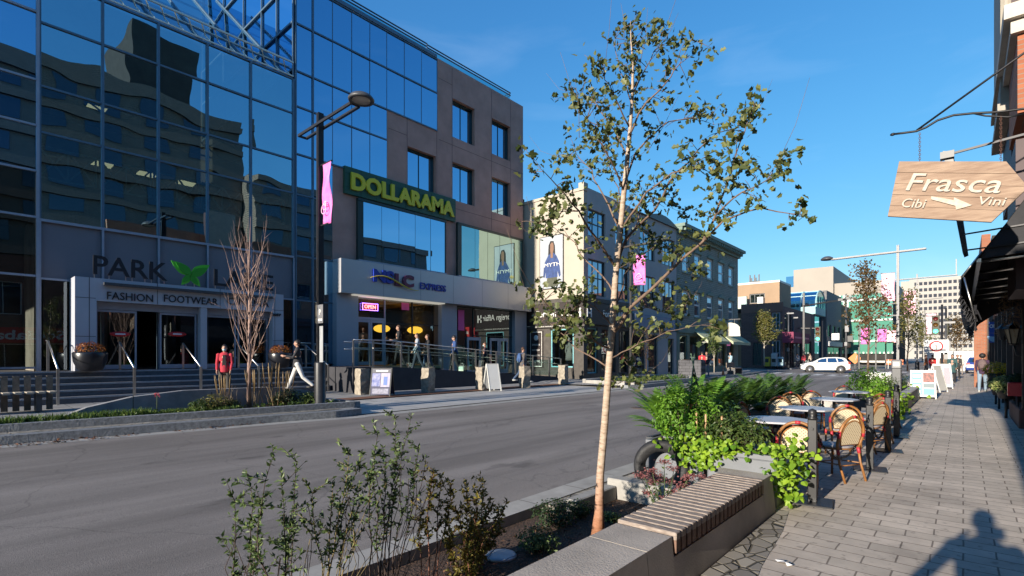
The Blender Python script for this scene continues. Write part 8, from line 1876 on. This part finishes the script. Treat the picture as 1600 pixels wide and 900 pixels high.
for k, (px, d, w_, h_, m_, lab) in enumerate(((1398, 60, 1.6, .9, M_ORG, 'orange barricade at the crossing behind the parking meter'), (1336, 62, 1.2, 1.1, mat('orange board', (.55, .20, .05), .6), 'orange diamond road work sign beyond the crossing'))):
    a_, c_ = ray(px); t = thing('road_barricade', lab, 'barricade', (a_ * d, c_ * d, .1), group='road work barricades')
    if k == 0:
        for z in (.5, .85): MB().box(-w_ / 2, w_ / 2, -.03, .03, z, z + .22).build('board', m_, t)
        b = MB(); b.bar((-.6, -.3, 0), (-.6, 0, 1.1), .05); b.bar((-.6, .3, 0), (-.6, 0, 1.1), .05); b.bar((.6, -.3, 0), (.6, 0, 1.1), .05); b.bar((.6, .3, 0), (.6, 0, 1.1), .05); b.each('leg', M_WWF, t)
    else:
        b = MB(); b.prism([(0, .5), (.7, 1.2), (0, 1.9), (-.7, 1.2)], -.02, .02, 'y'); b.build('board', m_, t); b = MB(); b.bar((0, 0, 0), (0, 0, .6), .06); b.build('stand', M_DKG, t)
# ------------------------------------------------------------ people: one remeshed body each, clothes and hair as children
def caps(b, pts, rs, n=10, flat=1.0): b.tube(pts, rs, n, 0, True, True, flat); [b.ball(p, (r, r, r), n, 6) for p, r in zip(pts, rs)]
def remeshed(name, b, mats, parent, vox, pick=None):
    o = b.build('tmp', mats, None, fix=False); md = o.modifiers.new('r', 'REMESH'); md.mode = 'VOXEL'; md.voxel_size = vox; md.use_smooth_shade = True
    s = o.modifiers.new('s', 'SMOOTH'); s.iterations = 2; s.factor = .4
    dg = bpy.context.evaluated_depsgraph_get(); dg.update(); me = bpy.data.meshes.new_from_object(o.evaluated_get(dg)); bpy.data.objects.remove(o)
    me.materials.clear(); me.name = name
    for m in mats: me.materials.append(m)
    if pick:
        for p in me.polygons: p.material_index = pick(p.center)
    q = bpy.data.objects.new(name, me); COL.objects.link(q); q.parent = parent; return q
M_SKIN = mat('skin', (.42, .24, .17), .55, var=.06, sub=.0); M_SKND = mat('darker skin', (.24, .13, .09), .55, var=.06); M_EYE = mat('eye and lip tone', (.05, .02, .02), .4, var=0)
M_HBR = mat('brown hair', (.07, .035, .02), .7, var=.3, scale=30); M_HBK = mat('black hair', (.012, .010, .010), .6, var=.3, scale=30); M_SHO = mat('dark shoes', (.02, .02, .02), .5); M_SHW = mat('pale shoes', (.45, .45, .43), .6)
def cl(n, c): return mat(n, c, .85, var=.16, scale=9)
def person(lab, px, d, z, heading, top, legs, hair=M_HBR, stride=.0, arms=((10, 15), (-10, 15)), H=1.74, skin=M_SKIN, shoes=M_SHO, long=False, coat=False, vox=.017, loc=None, group='people on the street', cap_=None, mask=False, slim=1.0, elbow_out=.035, inw=.02):
    a_, c_ = ray(px); loc = loc or (a_ * d, c_ * d, z); t = thing('person', lab, 'person', loc, heading, group=group); k = H / 1.74
    V = lambda x, y, z_: Vector((x, y, z_)) * k
    st = R(stride); hip = .90 - .05 * abs(math.sin(st)); B = MB(); J = MB(); T = MB(); S = MB()
    for s in (-1, 1):
        th = st * s; kn = V(s * .10, .44 * math.sin(th), hip - .44 * math.cos(th)); sh = th - (R(stride * .9) if s < 0 else R(stride * .15)); an = kn + V(0, .42 * math.sin(sh), -.42 * math.cos(sh)); hp = V(s * .09, 0, hip)
        if s > 0 or stride < 5: an.z = max(an.z, .08)
        toe = an + V(s * .02, .16, -.04 if an.z < .2 else -.10)
        caps(B, [hp, kn, an], [.078 * k, .050 * k, .036 * k]); caps(B, [an + V(0, -.03, -.03), toe], [.036 * k, .026 * k])
        caps(T, [hp + V(0, 0, .04), kn, an + V(0, 0, .03)], [.098 * k * slim, .068 * k * slim, .055 * k * slim]); caps(S, [an + V(0, -.04, -.035), toe + V(0, .02, 0)], [.046 * k, .034 * k])
    caps(B, [V(0, 0, hip), V(0, 0, 1.12), V(0, 0, 1.32), V(0, 0, 1.42)], [.12 * k, .10 * k, .12 * k, .09 * k])
    for z_, rx, ry in ((hip + .03, .155, .115), (1.10, .135, .10), (1.28, .165, .115), (1.38, .16, .10)): J.ball(V(0, 0, z_), (rx * k * slim, ry * k, .14 * k), 14, 8)
    T.ball(V(0, 0, hip + .02), (.15 * k, .11 * k, .11 * k), 14, 8)
    if coat: J.lathe([(.20 * k, .62 * k), (.19 * k, .9 * k), (.14 * k, 1.05 * k), (0, 1.1 * k)], n=14)
    else: J.lathe([(.158 * k * slim, (hip - .06) * k), (.15 * k * slim, (hip + .1) * k), (.12 * k, 1.15 * k), (0, 1.2 * k)], n=14)
    caps(B, [V(0, -.01, 1.44), V(0, .01, 1.56)], [.052 * k, .048 * k])
    hc = V(0, .02, 1.635); B.ball(hc, (.072 * k, .088 * k, .108 * k), 16, 12); B.ball(hc + V(0, .03, -.06), (.05 * k, .055 * k, .05 * k), 12, 8); caps(B, [hc + V(0, .08, .0), hc + V(0, .102, -.03)], [.010 * k, .014 * k], 6)
    for s in (-1, 1): B.ball(hc + V(s * .074, -.005, -.01), (.012 * k, .022 * k, .03 * k), 8, 6)
    for s, (sw, el) in zip((-1, 1), arms):
        sh = V(s * .185, 0, 1.41); a = R(sw); e = sh + V(s * elbow_out, .28 * math.sin(a), -.28 * math.cos(a)); f = a + R(el); w = e + V(-s * inw, .25 * math.sin(f), -.25 * math.cos(f)); dn = (w - e).normalized()
        caps(B, [sh, e, w], [.045 * k, .036 * k, .026 * k]); caps(J, [sh, e, w - dn * .03], [.058 * k, .048 * k, .040 * k]); J.ball(sh, (.064 * k,) * 3)
        caps(B, [w, w + dn * .07 * k], [.026 * k, .030 * k]); sd = Vector((0, 1, 0)) - dn * dn.y
        if sd.length < .1: sd = Vector((1, 0, 0))
        sd.normalize()
        for q, L in zip((-1.5, -.5, .5, 1.5), (.055, .07, .075, .065)):
            p = w + dn * .085 * k + sd * q * .019 * k; m_ = p + dn * L * .5 * k; caps(B, [p, m_, m_ + (dn + Vector((-s * .8, 0, 0))).normalized() * L * .45 * k], [.0095 * k, .009 * k, .008 * k], 6)
        caps(B, [w + dn * .03 * k + sd * .028 * k, w + dn * .07 * k + sd * .052 * k, w + dn * .095 * k + sd * .05 * k], [.011 * k, .010 * k, .009 * k], 6)
    def pick(c):
        for s in (-1, 1):
            if (c - (hc + V(s * .03, .085, .01))).length < .016 * k: return 1
        q = c - (hc + V(0, .085, -.062)); return 1 if abs(q.z) < .008 * k and abs(q.x) < .024 * k and q.y > -.02 else 0
    remeshed('body', B, [skin, M_EYE], t, min(vox, .012), pick); remeshed('top', J, [top], t, vox); remeshed('trousers', T, [legs], t, vox); S.build('shoes', shoes, t, fix=False)
    h = MB(); h.ball(hc + V(0, -.018, .03), (.083 * k, .092 * k, .098 * k), 16, 10)
    h.v = [((x, y, z_) if not (y > hc.y + .045 * k and z_ < hc.z + .05 * k) else (x, hc.y + .045 * k, z_)) for x, y, z_ in h.v]
    if long: h.ball(hc + V(0, -.05, -.09), (.075 * k, .05 * k, .13 * k), 12, 8)
    if cap_ is None: h.build('hair', hair, t, fix=False)
    else:
        h.build('hair', hair, t, fix=False); c = MB(); c.ball(hc + V(0, -.01, .055), (.09 * k, .10 * k, .08 * k), 14, 8); c.prism([(-.06 * k, hc.y + .06 * k), (.06 * k, hc.y + .06 * k), (.05 * k, hc.y + .17 * k), (-.05 * k, hc.y + .17 * k)], hc.z + .03 * k, hc.z + .04 * k, 'z'); c.build('cap', cap_, t, fix=False)
    if mask: c = MB(); c.ball(hc + V(0, .055, -.055), (.055 * k, .055 * k, .045 * k), 12, 8); c.build('face_mask', mat('face mask', (.35, .50, .55), .8), t)
    return t
def backpack(lab, p, m, dist=.20, z=1.22):
    h = p.rotation_euler.z; t = thing('backpack', lab, 'backpack', Vector(p.location) + Vector((math.sin(h) * dist, -math.cos(h) * dist, z)), h, group='backpacks worn by walkers'); b = MB(); b.ball((0, 0, 0), (.16, .10, .24), 14, 10); b.build('bag', m, t); b = MB(); b.ball((0, -.07, -.07), (.11, .06, .12), 12, 8); b.build('front_pocket', m, t)
    for s in (-1, 1): b = MB(); b.tube([(s * .09, .04, .18), (s * .11, .16, .24), (s * .12, .33, .10), (s * .14, .26, -.12), (s * .12, .06, -.16)], .014, 6); b.build('strap', m, t)
hd = lambda deg: R(deg)        # 0 = walking away along the street, 90 = towards the far shops, 180 = towards the camera
p = person('person in an open red jacket over black, white mask, standing before the mall steps', 351, 16.5, .27, hd(-120), cl('red jacket', (.42, .025, .045)), cl('dark olive trousers', (.05, .045, .04)), M_HBK, arms=((5, 20), (5, 20)), mask=True, H=1.70)
b = MB(); b.prism([(-.075, .95), (.06, .95), (.03, 1.38), (-.045, 1.38)], .085, .128, 'y'); b.build('dark_shirt', cl('black shirt', (.012, .012, .014)), p)
person('man in a dark jacket and white trousers striding left past the lamp post', 465, 17.6, .40, hd(150), cl('dark leather jacket', (.03, .03, .035)), cl('white trousers', (.55, .54, .52)), M_HBK, stride=24, arms=((25, 75), (5, 85)), H=1.76, shoes=M_SHO)
person('man in black t shirt and trousers walking left on the ramp landing', 623, 23.0, 1.19, hd(150), cl('black t shirt', (.018, .018, .02)), cl('black trousers', (.015, .015, .018)), stride=12, arms=((10, 70), (-5, 60)), H=1.80)
person('person in a light grey hooded top walking behind another on the ramp', 652, 22.6, rz(15.6) - .0, hd(150), cl('grey hoodie', (.30, .33, .38)), cl('dark jeans', (.03, .04, .06)), long=True, stride=16, H=1.66, arms=((15, 20), (-15, 20)))
person('person in black top beside the one in the grey hooded top', 668, 24.0, rz(16.4), hd(160), cl('black top', (.02, .02, .022)), cl('blue jeans', (.05, .08, .14)), stride=14, H=1.72, arms=((15, 25), (-10, 20)))
person('heavy person in cap and blue and black jacket carrying shopping on the ramp', 710, 24.0, rz(18.2), hd(150), cl('blue black jacket', (.03, .07, .20)), cl('black trousers', (.015, .015, .018)), stride=14, H=1.78, slim=1.2, cap_=M_BLK, arms=((5, 30), (-15, 20)))
t = thing('shopping_bag', 'pale green shopping bag carried by the heavy person on the ramp', 'bag', at_d(722, 577, 23.8)); b = MB(); b.rbox(-.16, .16, -.10, .10, -.2, .14, .03); b.build('bag_body', mat('pale green bag', (.35, .48, .40), .6, var=.3, scale=8), t); b = MB(); b.tube([(-.08, 0, .13), (-.06, 0, .28), (.06, 0, .28), (.08, 0, .13)], .008, 5); b.build('handles', M_WWF, t)
person('person in dark clothes and sunglasses at the empty shop doors', 758, 25.8, rz(21.0), hd(150), cl('plum dark top', (.035, .02, .03)), cl('black trousers', (.015, .015, .018)), M_HBR, stride=10, H=1.70, mask=True)
p = person('person with a bright blue backpack walking right past the corner shop', 817, 25.4, .30, hd(-25), cl('grey brown sweater', (.10, .085, .08)), cl('blue jeans', (.05, .08, .14)), M_HBR, stride=22, H=1.74, arms=((25, 30), (-15, 20)), shoes=M_SHW)
backpack('blue backpack on the person walking right past the corner shop', p, cl('blue nylon', (.04, .09, .22)))
p = person('person seen from behind in a plum hoodie and light jeans on the right pavement', 1535, 23.0, 0, hd(-3), cl('plum hoodie', (.045, .02, .05)), cl('light blue jeans', (.20, .27, .34)), M_HBK, stride=14, H=1.70, arms=((14, 15), (-12, 15)), skin=M_SKND, shoes=M_SHW)
b = MB(); b.ball((0, -.015, 1.63), (.118, .115, .115), 14, 10); b.build('hair_volume', M_HBK, p); backpack('grey brown backpack on the person in the plum hoodie', p, cl('grey brown nylon', (.13, .09, .09)))
person('person in a long dark teal coat walking towards the camera', 1488, 31, 0, hd(176), cl('dark teal coat', (.03, .075, .08)), cl('black trousers', (.015, .015, .018)), M_HBK, stride=8, coat=True, H=1.70, long=True, shoes=M_SHO)
for lab, px, d, h, tp, lg, hr in (('person in black just behind the one in the teal coat', 1496, 36, 180, (.03, .03, .03), (.02, .02, .02), M_HBK), ('person in a pale top farther behind the teal coat', 1501, 44, 178, (.45, .42, .40), (.25, .22, .2), M_HBR), ('person in a brown coat left of the teal coat, partly behind the menu boards', 1474, 40, 175, (.14, .10, .07), (.04, .04, .05), M_HBR), ('person in a bright red top by the traffic light pole', 1457, 42, 0, (.55, .03, .03), (.03, .03, .05), M_HBK), ('person in an orange brown jacket left of the one in bright red', 1447, 43, 100, (.35, .12, .05), (.05, .05, .06), M_HBR),
    ('person with a red top standing by the dark block planter', 1097, 35, 10, (.50, .03, .04), (.45, .42, .40), M_HBK), ('person in dark top right beside the red one at the block planter', 1104, 36, 190, (.05, .04, .045), (.30, .33, .38), M_HBR), ('person in a pale blue jacket under the far awning', 1141, 41, 150, (.25, .36, .42), (.35, .36, .38), M_HBR),
    ('person in a red coat left of the white car', 1256, 59, 60, (.50, .05, .07), (.06, .05, .06), M_HBK), ('person in white and grey left of the red coated one', 1246, 60, 200, (.40, .42, .46), (.06, .06, .09), M_HBK), ('person in a cream coat hidden to the waist by the white car', 1266, 61, 70, (.45, .36, .28), (.1, .08, .07), M_HBR), ('person crouching dark near the cone behind the white car', 1339, 62, 90, (.40, .38, .36), (.06, .06, .07), M_HBR), ('person in a white shirt inside the corner shop by the pillar', 961, 33, 190, (.45, .38, .38), (.10, .08, .08), M_HBR)):
    person(lab, px, d, .2 if px < 1400 else 0, hd(h), cl('cloth ' + lab[10:22], tp), cl('cloth leg ' + lab[10:22], lg), hr, stride=10, H=1.70, vox=.03)
# the photographer, standing at the camera; only the shadow falls into the picture
p = person('person holding a camera up to the face, casting the shadow at the lower right', 0, 0, 0, R(14), cl('dark jacket', (.03, .03, .04)), cl('dark jeans', (.03, .04, .06)), M_HBR, loc=(.0, -.31, 0), H=1.88, arms=((22, 140), (18, 146)), elbow_out=.13, inw=.19, group=None)
t = thing('photo_camera', 'black photo camera held by the person behind the view', 'camera', (0, 0, EYE), YAW); b = MB(); b.rbox(-.075, .075, -.15, -.09, -.05, .05, .008); b.build('camera_body', M_BLK, t); b = MB(); b.lathe([(.035, .089), (.038, .06), (.036, .03)], n=16); b.v = [(x, -z_, y) for x, y, z_ in b.v]; b.build('lens_barrel', M_BLK, t)
